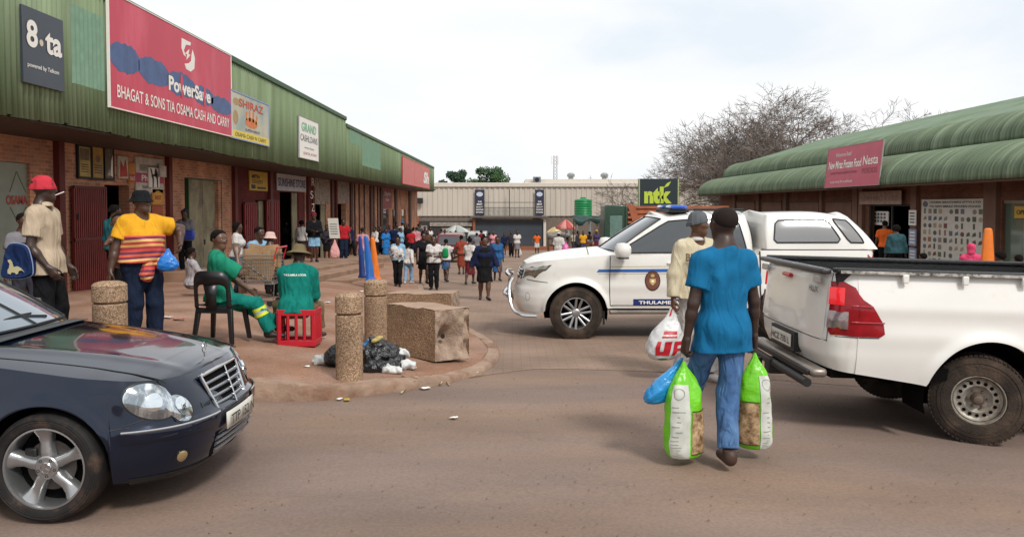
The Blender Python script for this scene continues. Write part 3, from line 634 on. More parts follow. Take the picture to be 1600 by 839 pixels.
s.text('PowerSave', W_, .395, .315, .375, .155, bold=.035); s.polys([[(.497, .27), (.512, .30), (.506, .38), (.514, .44), (.507, .52), (.494, .52), (.489, .44), (.494, .36)], [(.700, .26), (.722, .29), (.716, .36), (.726, .42), (.717, .48), (.704, .47), (.697, .40), (.703, .33)]], M_SRED, 'torn_strip', 4)
s.text('BHAGAT & SONS T/A OSAMA CASH AND CARRY', W_, .04, .095, .93, .115, bold=.012)
ox, oy = .555, .745; C_ = lambda pts: [(ox + x, oy + y) for x, y in pts]
s.polys([C_([(-.045, .17), (.035, .17), (.03, .135), (-.01, .12), (-.028, .05), (-.01, -.01), (-.03, .0), (-.048, .06)]), C_([(.05, .10), (.07, .02), (.062, -.10), (.03, -.15), (-.01, -.14), (-.025, -.09), (.01, -.07), (.035, -.03), (.04, .04)]), C_([(.02, .09), (-.018, .02), (.0, .025), (-.006, -.04), (.03, .035), (.012, .03)])], W_, 'emblem')
M_SYEL = mat('sign_yellow', 'd8c24e', var=.08)
s = lsign('shop_sign', 'faded Shiraz takeaway board in yellow and grey on the green fascia', 361, 419, 141, 213, mat('shiraz_grey', 'b9b5a0', var=.15, vs=3, col2='8c9e98', c2s=1.5), frame=mat('pale_blue_edge', '8b9cc4', var=.1), fw=.03)
s.poly(rect(0, 0, 1, .17), M_SYEL); s.text('OSAMA CASH N CARRY', mat('sign_brown', '5a4a24'), .08, .04, .84, .09); s.text('SHIRAZ', mat('sign_orange_red', 'c4452c'), .18, .72, .66, .18, bold=.02)
s.text('SUPERMARKET', mat('sign_navy', '28335c'), .34, .21, .4, .06)
s.polys([ell(.5, .42, .17, .12), [(.36, .45), (.38, .45), (.40, .66), (.35, .64)], [(.44, .45), (.48, .45), (.48, .70), (.43, .68)], [(.53, .45), (.57, .45), (.58, .69), (.53, .70)], [(.61, .42), (.64, .42), (.68, .62), (.64, .64)]], mat('flame_orange', 'c9743c'), 'emblem')
s.polys([ell(.1, .45, .06, .16), ell(.12, .8, .08, .08)], mat('faded_tan', 'a58a5e'))
s = lsign('shop_sign', 'tall white cash loans board with green letters on the green fascia', 467, 497, 180, 245, W_, frame=mat('frame_grey', '8d8f8c'), fw=.02)
s.text('GRAND', mat('letter_green', '7fb894'), .12, .66, .76, .22, bold=.03); s.text('CASHLOANS', mat('letter_grey', '5a6066'), .06, .42, .88, .16); s.text('www.loans', mat('letter_grey', '5a6066'), .25, .25, .5, .05); s.text('QUICK & EASY', mat('letter_red', 'b0403c'), .2, .09, .7, .07)
s = lsign('shop_sign', 'faded pink red board at the far end of the green fascia', 629, 671, 244, 286, mat('faded_red', 'c9706a', rough=.6, var=.12, vs=3), frame=mat('letter_red', 'b0403c'), fw=.04)
s.text('Sh', W_, .72, .2, .24, .55, bold=.05, shear=.2); s.poly(rect(.38, .04, .385, .96), mat('letter_red', 'b0403c'))
# ---- things on the wall
def wsign(nm, lab, a, b, t_, u_, m, X=XW + .05, **k):
    y0, y1, z0, z1 = fp(X, a, b, t_, u_); return Sign(nm, lab, (X, y0, z0), (0, 1, 0), (0, 0, 1), y1 - y0, z1 - z0, m, **k)
M_POST1 = mat('poster_gold', 'a8843c', var=.3, vs=5, col2='8a7a5c', c2s=2.5); M_POST2 = mat('poster_straw', 'b09a58', var=.25, vs=6)
s = wsign('poster', 'faded gold poster, leftmost of three in black frames over the red steel door', 123, 141, 228, 275, M_POST2, frame=K_, fw=.05); s.poly(rect(.1, .55, .9, .95), mat('poster_dim', '6f6048', var=.3, vs=9)); s.polys([rect(.2, .15 + .08 * i, .8, .18 + .08 * i) for i in range(4)], M_TRIM)
s = wsign('poster', 'gold poster, middle of three in black frames over the red steel door', 144, 161, 229, 277, M_POST1, frame=K_, fw=.05); s.poly(ell(.5, .62, .2, .12), mat('poster_dim', '6f6048', var=.3, vs=9)); s.polys([rect(.15, .15 + .08 * i, .85, .18 + .08 * i) for i in range(4)], M_TRIM)
s = wsign('poster', 'dark torn poster, rightmost of three in black frames over the red steel door', 163, 176, 231, 278, mat('poster_dark', '5c5242', var=.4, vs=8, col2='b8b09c', c2pos=.6, c2s=4), frame=K_, fw=.05); s.poly([(.7, .1), (.98, .05), (.98, .8), (.8, .6)], W_)
M_PRED = mat('poster_red', 'a83a2c', var=.2, vs=5); M_PWH = mat('poster_white', 'bcb4a8', var=.2, vs=6); M_PPK = mat('poster_pink', 'a83c5c', var=.12); M_POR = mat('poster_orange', 'c08030', var=.2)
s = wsign('poster', 'torn red and white poster left of the pink banner over the doorway', 185, 200, 243, 278, M_PWH); s.polys([[(.1, .05), (.9, .1), (.75, .9), (.5, .5), (.2, .8)]], M_PRED, lv=2)
s = wsign('poster', 'small orange and red poster beside the pink banner', 201, 211, 254, 286, M_POR); s.poly(rect(.05, .05, .95, .45), M_PRED); s.text('SALE', W_, .15, .15, .7, .2)
s = wsign('banner', 'white and pink banner lettered Phil above the shop doorway', 212, 255, 244, 300, M_PWH); s.poly(rect(0, .28, 1, .55), M_PPK); s.text('Phil', W_, .18, .33, .34, .17, bold=.02); s.text('Bakers', mat('letter_grey', '5a6066'), .2, .12, .3, .09)
s.poly(rect(.12, .62, .7, .8), mat('poster_dim2', '8e867a', var=.3, vs=8))
s = wsign('poster', 'white poster of black dancing figures on the pink banner', 233, 249, 261, 292, W_, X=XW + .10); s.polys([[(.1, .95), (.2, .95), (.45, .45), (.4, .0), (.3, .0), (.3, .4)], [(.55, .95), (.5, .6), (.7, .45), (.75, .0), (.85, .0), (.85, .5), (.7, .98)], [(.2, .6), (.8, .75), (.8, .65), (.25, .5)]], K_)
s = wsign('poster', 'pale blue poster with dark marks below the pink banner', 213, 235, 300, 330, mat('poster_ice', 'b4c4c0', var=.12)); s.polys([ell(.3, .7, .1, .1), ell(.7, .35, .12, .12), rect(.2, .2, .5, .26)], K_)
s = wsign('poster', 'orange patterned poster on the pillar beside the shop doorway', 238, 255, 295, 320, M_POR); s.polys([ell(.5, .5, .42, .4), ], mat('poster_amber', 'c8962e', var=.4, vs=30)); s.text('BEST', M_PRED, .2, .35, .6, .25, bold=.03)
s = wsign('poster', 'plain dark orange poster low on the pillar beside the shop doorway', 238, 255, 321, 345, mat('poster_rust', 'a04a24', var=.2)); s.poly(rect(.0, .0, 1, .35), M_PRED)
s = wsign('poster', 'small white notice at the right edge of the pink banner', 250, 260, 258, 276, M_PWH, X=XW + .16)
s = wsign('mural_panel', 'grey green painted Osama shop panel at the far left of the brick wall', -10, 46, 251, 452, mat('panel_greygreen', '8b9284', var=.2, vs=1.5), X=XW - .06, frame=mat('panel_frame', '3c5040'), fw=.05)
s.text('OSAMA', M_PRED, .30, .66, .6, .075, bold=.03); s.polys([[(.6, .93), (.62, .93), (.42, .76), (.40, .76)], [(.6, .93), (.62, .93), (.88, .76), (.86, .76)], [(.40, .64), (.42, .64), (.62, .52), (.6, .52)], [(.86, .64), (.88, .64), (.62, .52), (.6, .52)]], M_GRN2, 'emblem'); s.poly([(.45, .3), (.6, .45), (.7, .42), (.6, .25), (.5, .22)], K_); s.poly([(.78, .1), (.95, .12), (.9, .4), (.8, .35)], mat('poster_sand', 'a89c7c', var=.3, vs=8))
# steel door leaf standing open
def steel(px0, px1, tp, bt, lab, X=XW + .06, m=None, bars=16):
    y0, y1, z0, z1 = fp(X, px0, px1, tp, bt); m = m or mat('red_steel', '6d2420', rough=.5, var=.2, vs=4, spec=.4)
    r_ = thing('steel_door', lab, 'door', (X, y0, z0)); z0 = max(z0, float(zpav(X, y1)) + .02)
    MB().box((X, y0, z0), (X + .03, y1, z1)).build('door_panel', m, r_)
    b = MB(); n = bars
    for i in range(n + 1): yv = y0 + (y1 - y0 - .02) * i / n; b.box((X + .031, yv, z0 + .02), (X + .055, yv + (y1 - y0) / n * .55, z1 - .02))
    b.build('ribs', m, r_); MB().box((X + .03, y0, z0 + (z1 - z0) * .48), (X + .07, y1, z0 + (z1 - z0) * .51)).box((X + .03, y0, z1 - .05), (X + .07, y1, z1 + .01)).build('rail', M_MAR, r_)
    MB().tube([(X + .07, y0 + .12, z0 + (z1 - z0) * f) for f in (.68, .74)], .015).build('bolt', K_, r_); return r_
steel(111, 162, 290, 458, 'tall ribbed dark red steel door beside the open shop doorway')
steel(380, 398, 316, 425, 'red steel gate leaf left of the narrow gated doorway', bars=6, m=mat('bright_red_steel', '7a1f22', var=.15)); steel(415, 433, 312, 412, 'red steel gate leaf right of the narrow gated doorway', bars=6, m=mat('bright_red_steel', '7a1f22'))
y0, y1, z0, z1 = fp(XW - .1, 288, 341, 277, 420); r_ = thing('wooden_door', 'closed dull cream double door in the brick wall', 'door', (XW - .12, y0, z0)); M_CRM = mat('door_cream', '8c8468', rough=.7, var=.25, vs=2, col2='6d6450', c2s=1.5)
z0 = float(zpav(XW, y1)) - .05
MB().box((XW - .14, y0, z0), (XW - .10, (y0 + y1) / 2 - .01, z1)).build('leaf', M_CRM, r_); MB().box((XW - .14, (y0 + y1) / 2 + .01, z0), (XW - .10, y1, z1)).build('leaf', M_CRM, r_); MB().box((XW - .10, y0, z1 - .03), (XW + .01, y1, z1)).box((XW - .10, y0, z0), (XW + .01, y0 + .06, z1 - .03)).box((XW - .10, y1 - .06, z0), (XW + .01, y1, z1 - .03)).build('frame', M_GRN2, r_); MB().box((XW - .1, (y0 + y1) / 2 + .06, z0 + 1.0), (XW - .07, (y0 + y1) / 2 + .1, z0 + 1.15)).build('handle', K_, r_)
for (a, b, tp) in ((404, 412, 314), (456, 466, 301), (501, 509, 317)):   # door leaves seen inside the dark openings
    y0, y1, z0, z1 = fp(XW - .05, a, b, tp, 400); r_ = thing('door_leaf', {404: 'narrow cream door leaf between the red gates', 456: 'tall cream door leaf in the doorway under the white shop name board', 501: 'pale door leaf in the first doorway past the maroon section'}[a], 'door', (XW - .05, y0, z0)); z0 = float(zpav(XW, y1))
    MB().box((XW - .09, y0, z0), (XW - .05, y1, z1)).build('leaf', M_CRM, r_); MB().box((XW - .05, y0 + .05, z0 + 1), (XW - .03, y0 + .09, z0 + 1.12)).build('handle', K_, r_)
s = wsign('shop_sign', 'yellow notice board on the maroon wall above the red gates', 390, 418, 266, 297, mat('notice_yellow', 'c09a30', var=.15)); s.polys([rect(.08, .1, .3, .3), rect(.4, .1, .9, .2)], K_); s.text('MTN', K_, .12, .62, .4, .2, bold=.03); s.polys([rect(.12, .38 + .07 * i, .7, .41 + .07 * i) for i in range(3)], M_TRIM)
s = wsign('shop_sign', 'white board lettered Sunshine Store over the maroon doorway', 433, 478, 270, 297, mat('board_lilac', 'b4b0b4', var=.15)); s.text('SUNSHINE STORE', mat('sign_navy', '28335c'), .03, .25, .94, .5, bold=.02)
for a, b, lab in ((492, 515, 'left of two weathered stone coloured panels over the doorways'), (527, 545, 'right of two weathered stone coloured panels over the doorways')): wsign('weathered_board', lab, a, b, 277, 319 if a < 500 else 317, mat('weathered_panel', '8d7a68', var=.5, vs=7, col2='5c4334', c2s=5), cat='panel')
s = wsign('shop_sign', 'small red sign with white script on the far brick wall', 598, 612, 288, 325, mat('faint_red', '8c2c28', var=.1)); s.text('Style', W_, .15, .5, .7, .22, shear=.3); s.text('Hair', W_, .3, .3, .4, .14, shear=.3)
for a, b, n in ((598, 607, 'first'), (613, 621, 'second'), (627, 634, 'third')):
    y0, y1, z0, z1 = fp(XW - .08, a, b, 327, 368); r_ = MB().box((XW - .12, y0, z0), (XW - .1, y1, z1)).build('window_pane', glass('teal_glass', '2f4548'), lw)
    MB().box((XW - .1, y0, z0), (XW - .06, y0 + .08, z1)).box((XW - .1, y1 - .08, z0), (XW - .06, y1, z1)).build('window_frame', K_, lw)
# graffiti strips and stuck notices on the pillars of the maroon section
for px, py, t_ in ((487, 290, 'R'), (487, 330, 'Z'), (485, 310, 'S')):
    p = atX(px, py, XW + .125); text(t_, lw, W_, (XW + .125, p.y, p.z), (0, 1, 0), (0, 0, 1), .5, .35)
# stoep steps in front of the middle doors
M_STEP = mat('step_concrete', '8c6f5a', rough=.9, var=.2, vs=2, bump=.3)
st = thing('steps', 'low worn concrete steps in front of the shop doors', 'steps', (-6, 20, -1))
for i, (xa, xb, ya, yb, h_) in enumerate(((-9.02, -5.6, 19.5, 33, .42), (-5.6, -4.9, 19.8, 30, .28), (-4.9, -4.25, 20.5, 25, .15), (-9.02, -5.9, 33, 50, .35))):
    P = []
    for y_ in (ya, yb): P += [(xa, y_), (xb, y_)]
    zb = [float(zroad(x_, y_)) for x_, y_ in ((xa, ya), (xb, ya), (xb, yb), (xa, yb))]; pts = [(xa, ya), (xb, ya), (xb, yb), (xa, yb)]
    zl = [float(zpav(xb, y_)) for _, y_ in pts]
    MB().hexa([(p[0], p[1], z - .3) for p, z in zip(pts, zb)] + [(p[0], p[1], z + h_ * .6) for p, z in zip(pts, zl)]).build('step', M_STEP, st, bevel=.02)
# ================================================================ RIGHT SHOP BUILDING
rbz = thing('shop_building', 'low brick shop row on the right with two tiers of curved green corrugated roofing', 'building', (16, 30, -1))
M_RG = mat('bullnose_green', '5f6e56', rough=.6, var=.2, vs=1.1, spec=.3, col2='78866e', c2pos=.56, c2s=.8, anis=(.35, 5, .35)); M_RR = mat('roof_grey_green', '6f806a', rough=.5, var=.12, vs=.8, spec=.4, col2='5c7452', c2s=.5)
RY0, RY1 = 15.5, 61.5
def bull(cx, cz, r, ry, a0=0, a1=math.pi / 2, y0=RY0, y1=RY1, nm='bullnose_canopy', hang=.15, tail=None):
    rows = []
    for yv in np.linspace(y0, y1, int((y1 - y0) / .2 * 6)):
        o = .042 * math.tanh(2.2 * math.sin(2 * math.pi * yv / .2)); row = [(cx - r - o, yv, cz - hang)]
        for k in range(11):
            a = a0 + (a1 - a0) * k / 10; row.append((cx - (r + o) * math.cos(a), yv, cz + (ry + o) * math.sin(a)))
        if tail: row.append((tail[0], yv, tail[1] + o))
        rows.append(row)
    return MB().grid(rows, flip=True).build(nm, M_RG, rbz, ang=80, solid=.006)
bull(16.5, EYE + .95, 2.0, 1.15, tail=(17.4, EYE + 2.15))
bull(18.0, EYE + 2.3, 1.5, 1.0)
rows = [[(18.0, yv, EYE + 3.3 + .03 * math.sin(2 * math.pi * yv / .2)), (24, yv, EYE + 5.1 + .03 * math.sin(2 * math.pi * yv / .2))] for yv in np.linspace(RY0, RY1, 1100)]
MB().grid(rows, flip=True).build('roof', M_RR, rbz, ang=80)
MB().add([(24, RY0, EYE + 5.1), (24, RY1, EYE + 5.1), (32, RY1, EYE + 2.5), (32, RY0, EYE + 2.5)], [(0, 1, 2, 3)]).build('roof', M_RR, rbz)
XR = 16.0
hol = []
def rfp(X, a, b, tp, bt): A, B = atX(b, tp, X), atX(b, bt, X); return A.y, atX(a, tp, X).y, B.z, A.z   # b is the nearer (right) edge
M_RB = brick_mat('brown_brick', '7d5440', '6c4636', '5e4a3e', dirt=.3); M_RP = mat('brown_render', '6e5142', rough=.8, var=.2, vs=1.2)
OPR = [(1358, 1424, 318), (1566, 1640, 312)]
for a, b, tp in OPR: y0, y1, z0, z1 = rfp(XR, a, b, tp, 420); hol.append((y0, y1, z1))
hol.sort(); wall = MB(); cs = sorted([RY0 + .3, RY1 - .6] + [h[0] for h in hol] + [h[1] for h in hol]); ZR = EYE + .98
for a, b in zip(cs[:-1], cs[1:]):
    h = [q for q in hol if q[0] <= a + 1e-4 and q[1] >= b - 1e-4]; n = max(1, int((b - a) / 4))
    for i in range(n):
        c, d = a + (b - a) * i / n, a + (b - a) * (i + 1) / n; wall.box((XR, c, h[0][2] if h else float(zroad(XR, d)) - .4), (XR + .25, d, ZR))
wall.build('wall', M_RB, rbz)
MB().box((XR + 12, RY0, -5), (XR + 12.3, RY1 - .6, ZR + 1)).box((XR + .3, RY1 - .9, -5), (XR + 12, RY1 - .61, ZR + 1)).build('rear_wall', M_RB, rbz)
MB().add([(18.02, RY1 - .6, ZR + 1), (31.5, RY1 - .6, ZR + 1), (31.5, RY1 - .6, EYE + 2.5), (24, RY1 - .6, EYE + 5.0), (18.02, RY1 - .6, EYE + 3.2)], [(0, 1, 2, 3, 4)]).build('gable', M_RB, rbz)
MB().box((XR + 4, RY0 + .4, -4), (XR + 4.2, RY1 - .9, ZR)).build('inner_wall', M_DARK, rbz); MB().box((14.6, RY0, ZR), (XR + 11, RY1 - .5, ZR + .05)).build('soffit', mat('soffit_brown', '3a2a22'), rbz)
MB().box((14.55, RY0, EYE + .72), (14.66, RY1, EYE + .86)).build('gutter_beam', M_TRIM, rbz)
for px, wd in ((1148, 3), (1185, 4), (1228, 4), (1284, 4), (1336, 8), (1346, 6), (1428, 9), (1543, 20)):
    y0, y1, z0, z1 = rfp(XR, px, px + wd, 300, 420); MB().box((XR - .14, y0, float(zroad(XR, y0)) - .5), (XR - .002, y1, ZR)).build('pilaster', M_RP, rbz)
for a, b in ((1152, 1180), (1192, 1222), (1236, 1280), (1292, 1332)):
    y0, y1, z0, z1 = rfp(XR, a, b, 316, 400); MB().box((XR - .05, y0, z0), (XR - .003, y1, z1)).build('shutter_panel', M_RP, rbz); MB().box((XR - .08, y0, z1), (XR - .002, y1, z1 + .08)).build('lintel', M_TRIM, rbz)
def rsign(nm, lab, a, b, t_, u_, m, X=XR - .06, **k):
    y0, y1, z0, z1 = rfp(X, a, b, t_, u_); return Sign(nm, lab, (X, y1, z0), (0, -1, 0), (0, 0, 1), y1 - y0, z1 - z0, m, **k)
s = rsign('shop_sign', 'pale faded board over the right hand shop doorway', 1343, 1408, 297, 319, mat('board_faded', '9a8274', var=.25, vs=5), X=XR - .2); s.text('NEW MIRAZ FOODS', mat('board_text', '7d5c50'), .06, .25, .88, .4)
# door frames
y0, y1, z0, z1 = rfp(XR, 1358, 1424, 318, 420); fr = MB(); zf = float(zroad(XR, y0))
fr.box((XR + .02, y0, zf), (XR + .12, y0 + .1, z1)).box((XR + .02, y1 - .1, zf), (XR + .12, y1, z1)).box((XR + .02, y0 + .1, z1 - .1), (XR + .12, y1 - .1, z1)).box((XR + .02, y0 + 1.6, zf), (XR + .1, y0 + 1.7, z1 - .1)); fr.build('door_frame', K_, rbz)
s = rsign('poster', 'white price poster inside the dark right hand doorway', 1364, 1388, 330, 352, W_, X=XR + .3); s.polys([rect(.1 + .2 * (i % 4), .2 + .25 * (i // 4), .24 + .2 * (i % 4), .38 + .25 * (i // 4)) for i in range(12)], mat('letter_grey', '5a6066'))
for i, (tp, bt, nm) in enumerate(((328, 352, 'topmost'), (358, 384, 'middle'), (388, 412, 'lowest'))):
    s = rsign('notice', nm + ' of three notices on the pillar right of the doorway', 1420, 1431, tp, bt, W_ if i == 0 else mat('notice_blue', '8a98b4', var=.2, vs=8), X=XR - .17); s.polys([rect(.15, .15 + .2 * k, .85, .25 + .2 * k) for k in range(4)], mat('letter_grey', '5a6066') if i == 0 else W_)
s = rsign('poster_board', 'big white product poster on the wall right of the doorway', 1440, 1540, 310, 428, mat('poster_bone', 'c2beb4', var=.06), cat='poster', X=XR - .1)
s.text('OSAMA BROTHERS (PTY) LTD', K_, .14, .935, .80, .035, bold=.02); s.text('T/A NEW MIRAZ FROZEN FOODS', K_, .14, .88, .80, .032, bold=.02); s.polys([ell(.07, .93, .045, .045)], mat('letter_grey', '5a6066'))
rnd = random.Random(9); gp = {}
cols = ['4a4a40', '7c7466', '8a5a40', '55604a', '9a8a70', '6a3a30', '5a6070']
for r_ in range(8):
    for c_ in range(11):
        x, y_ = .04 + c_ * .087, .79 - r_ * .105; kd = rnd.choice(cols); q = rnd.choice([rect(x, y_, x + .055, y_ + .07), ell(x + .03, y_ + .03, .03, .035, 10), rect(x + .01, y_, x + .04, y_ + .08), [(x, y_), (x + .06, y_ + .02), (x + .05, y_ + .07), (x + .01, y_ + .05)]])
        if rnd.random() < .85: gp.setdefault(kd, []).append(q)
for k, v in gp.items(): s.polys(v, mat('print_' + k, k, var=.35, vs=25), 'pictures')
y0, y1, z0, z1 = rfp(XR + .1, 1566, 1640, 312, 420); wn = thing('shop_window', 'tall glass shop window at the right edge behind the orange cone', 'window', (XR, y0, z0))
MB().box((XR + .12, y0, float(zroad(XR, y0))), (XR + .14, y1, z1)).build('pane', glass('green_glass', '586a5c', .1), wn); MB().box((XR + .05, y0, z1 - .1), (XR + .2, y1, z1)).box((XR + .05, y1 - .1, zf), (XR + .2, y1, z1 - .1)).box((XR + .05, y0 + 1.0, zf), (XR + .2, y0 + 1.08, z1 - .1)).build('frame', mat('alu_frame', '8a8274', metal=.5), wn)
s = rsign('notice', 'yellow notice stuck on the shop window at the right edge', 1585, 1612, 322, 341, mat('notice_yellow', 'c09a30'), X=XR + .04); s.text('OPEN', K_, .15, .3, .7, .4, bold=.02)
# red frozen food board on the canopy
a = atX(1284, 293, 14.3); b = atX(1368, 288, 14.3); c = atX(1288, 236, 14.5)
s = Sign('shop_sign', 'pink red Frozen Food board fixed to the curved green canopy', (14.42, a.y, a.z), (0, -1, 0), (.10, 0, 1), a.y - b.y, (c.z - a.z) * 1.04, mat('canopy_board', 'b5455a', rough=.5, var=.08, vs=2), frame=mat('canopy_board_edge', '8d8a84'), fw=.02)
s.text('New Miraz Frozen Food', W_, .05, .46, .62, .2, bold=.025); s.text('Nesta', W_, .70, .48, .25, .22, bold=.012); s.text('Welcome to Retail', W_, .17, .76, .3, .1); s.text('FOODS', mat('canopy_dim', '8c2c40'), .70, .28, .25, .13); s.text('quality frozen supplies in town', mat('canopy_dim', '8c2c40'), .1, .30, .5, .1); s.text('Lucky money for an additional', W_, .12, .08, .42, .09)
# ceiling tubes under the canopy
# ================================================================ BACKGROUND BUILDING ACROSS THE END OF THE STREET
YB = 92.0
bb_ = thing('warehouse_building', 'long cream sheeted warehouse closing the far end of the street', 'building', (0, YB, -5))
def B(px, py, d=0): return atY(px, py, YB - d)
M_CR = mat('cream_sheet', 'bab2a6', rough=.6, var=.08, vs=.5, anis=(3, 1, .2)); M_CR2 = mat('cream_capping', 'c8c0b4', var=.1); M_CHAR = mat('charcoal_wall', '343c44', rough=.7, var=.2, vs=.5); M_FAR = mat('far_dark', '2c2a28', var=.2); M_ORB = mat('orange_plinth', '8a5034', var=.15)
x0, x1 = B(600, 300).x, B(1260, 300).x; zt = B(800, 292).z; zm = B(800, 337).z; zg_ = float(zroad(0, YB))
rows = []
for xv in np.linspace(x0, x1, int((x1 - x0) / .6 * 8)):
    o = .035 * (1 if (xv / .6) % 1 < .5 else -1); rows.append([(xv, YB - .1 + o, zm), (xv, YB - .1 + o, zt)])
MB().grid(rows, flip=False).build('upper_wall', M_CR, bb_, smooth=False)
MB().box((x0, YB + .05, zg_ - 1), (x1, YB + 20, zm)).build('lower_wall', mat('lower_grey', '6d6258', var=.15), bb_); MB().box((x0, YB + .1, zm), (x1, YB + 20, zt - .05)).build('core', M_CR, bb_)
MB().box((x0, YB - .3, zt), (x1, YB + 20, zt + .5)).build('parapet', M_CR2, bb_, bevel=.05)
P = B(821, 288); MB().box((P.x, YB + 1, zt + .5), (x1, YB + 20, zt + .95)).build('roof_step', M_CR2, bb_)
a, b = B(742, 345), B(852, 385); MB().box((a.x, YB - .25, b.z), (b.x, YB + .04, a.z)).build('charcoal_panel', M_CHAR, bb_)
a, b = B(640, 345), B(738, 392); MB().box((a.x, YB - .2, b.z), (b.x, YB + .04, a.z)).build('shop_front', M_FAR, bb_)  # far shop front as one near-black panel
for i, (px0, px1, py0, py1) in enumerate(((672, 738, 347, 353), (690, 735, 356, 361), (655, 668, 352, 380))): a, b = B(px0, py0), B(px1, py1); MB().box((a.x, YB - .35, b.z), (b.x, YB - .21, a.z)).build('shop_front_band', mat('band_grey', '8a837a', var=.4, vs=3), bb_)
a, b = B(740, 384), B(942, 392); MB().box((a.x, YB - 1.2, zg_ - .3), (b.x, YB - .26, a.z)).build('plinth', M_ORB, bb_)
for px in (653, 741, 851): a = B(px, 337); MB().box((a.x - .15, YB - .5, zg_), (a.x + .15, YB - .27, zm)).build('pillar', M_ORB if px < 850 else M_CR2, bb_)
# canopy edge and railing of the upper gallery
a, b = B(736, 337), B(1000, 343); MB().box((a.x, YB - 1.0, b.z + .25), (B(856, 340).x, YB - .27, a.z)).build('ledge', mat('ledge_grey', '5a5654'), bb_)
rl = MB(); xa, xb = B(757, 330).x, B(836, 330).x; z0, z1, z2 = zm + .1, B(800, 324).z, B(800, 316).z
for z in (z1, z2): rl.tube([(xa, YB - .9, z), (xb, YB - .9, z)], .035, 6)
for xv in np.linspace(xa, xb, 40): rl.tube([(xv, YB - .9, z0), (xv, YB - .9, z1)], .02, 4)
rl.tube([(B(796, 300).x, YB - .9, zm), (B(796, 300).x, YB - .9, B(796, 296).z)], .05, 6); rl.build('railing', mat('rail_grey', '4a4a4c', metal=.4), bb_)
for px0, px1, nm in ((742, 757, 'left'), (836, 850, 'right')):
    A, C_ = atY(px0, 336, YB - .4), atY(px1, 296, YB - .4)
    s = Sign('banner', 'dark navy vertical banner on the warehouse front, the %s of the pair beside the railing' % nm, (A.x, YB - .45, A.z), (1, 0, 0), (0, 0, 1), C_.x - A.x, C_.z - A.z, mat('banner_navy', '262a40', var=.1), cat='banner')
    s.poly(ell(.5, .82, .34, .09), mat('emblem_pale', 'b8c0d0')); s.text('THE', W_, .3, .5, .4, .06, bold=.03); s.text('BEST', W_, .2, .40, .6, .06, bold=.03); s.text('QUALITY', W_, .12, .29, .76, .06, bold=.03); s.text('FURNITURE', W_, .12, .19, .76, .055, bold=.03); s.text('STORE', W_, .12, .09, .76, .055, bold=.03)
for px, py in ((895, 285), (949, 286)):
    a = B(px, py + 6); z = zt + .95; t = thing('roof_vent', 'small round roof vent on the warehouse roof, ' + ('left one' if px < 900 else 'right one behind the truck'), 'vent', (a.x, YB + 3, z)); MB().lathe([(.3, 0), (.3, .3), (.45, .35), (.48, .6), (.3, .8), (.01, .85)], 16, c=(a.x, YB + 3, z)).build('cowl', mat('galvanised', '9a9c9c', rough=.4, metal=.6), t); MB().lathe([(.55, 0), (.5, .06), (.01, .08)], 16, c=(a.x, YB + 3, z)).build('flange', M_CR2, t)
a = B(839, 292); t = thing('air_conditioner', 'grey box air conditioner on the warehouse roof edge', 'air conditioner', (a.x, YB + .5, zt + .5)); MB().box((a.x - .45, YB, zt + .5), (a.x + .45, YB + .6, zt + 1.2)).build('casing', mat('ac_grey', '70757a', var=.1), t, bevel=.03); MB().lathe([(.26, 0), (.26, .03), (.001, .04)], 20, m=Matrix.Translation((a.x, YB - .002, zt + .85)) @ Matrix.Rotation(R(90), 4, 'X')).build('fan_grille', K_, t)
a = B(666, 312); t = thing('wall_lamp', 'black floodlight on the warehouse corner by the green fascia', 'lamp', (B(657, 313).x, YB - .5, B(657, 313).z)); a = B(657, 313); MB().box((a.x - .35, YB - .8, a.z - .35), (a.x + .35, YB - .4, a.z + .3)).build('housing', K_, t, bevel=.05); MB().tube([(a.x, YB - .4, a.z), (a.x, YB - .1, a.z)], .05, 6).build('bracket', K_, t)
# ---- lattice tower and pole far behind
def tower(px, ytop, ybot, Y, wd, lab):
    a, b = atY(px, ytop, Y), atY(px, ybot + 90, Y); t = thing('lattice_tower', lab, 'tower', (a.x, Y, b.z)); m = mat('tower_grey', '8a8e92', metal=.2, var=.1); H_ = a.z - b.z; mb = MB(); n = 26
    for i in range(3): an = i * 2.094; mb.tube([(a.x + wd * math.cos(an), Y + wd * math.sin(an), b.z), (a.x + wd * .7 * math.cos(an), Y + wd * .7 * math.sin(an), a.z)], .07, 4)
    mb.build('mast', m, t); mb = MB()
    for k in range(n):
        for i in range(3):
            an, an2 = i * 2.094, (i + 1) * 2.094; s0, s1 = wd * (1 - .3 * k / n), wd * (1 - .3 * (k + 1) / n); z0_, z1_ = b.z + H_ * k / n, b.z + H_ * (k + 1) / n
            mb.tube([(a.x + s0 * math.cos(an), Y + s0 * math.sin(an), z0_), (a.x + s1 * math.cos(an2), Y + s1 * math.sin(an2), z1_)], .045, 4)
    mb.build('bracing', m, t); mb = MB()
    for dx in (-.6, .6): mb.box((a.x + dx - .12, Y - .2, a.z - 1.6), (a.x + dx + .12, Y, a.z - .1))
    mb.build('antenna', W_, t)
tower(867, 243, 290, 150, .55, 'thin lattice radio tower rising behind the warehouse')
a, b = atY(922.5, 274, 120), atY(922.5, 380, 120); t = thing('antenna_pole', 'thin bare antenna pole behind the warehouse roof', 'pole', (a.x, 120, b.z)); MB().tube([b, a], [.06, .03], 6).build('pole', mat('tower_grey', '8a8e92'), t); MB().tube([a + Vector((-.3, 0, -.4)), a + Vector((.3, 0, -.4))], .03, 5).build('crossbar', mat('tower_grey', '8a8e92'), t)
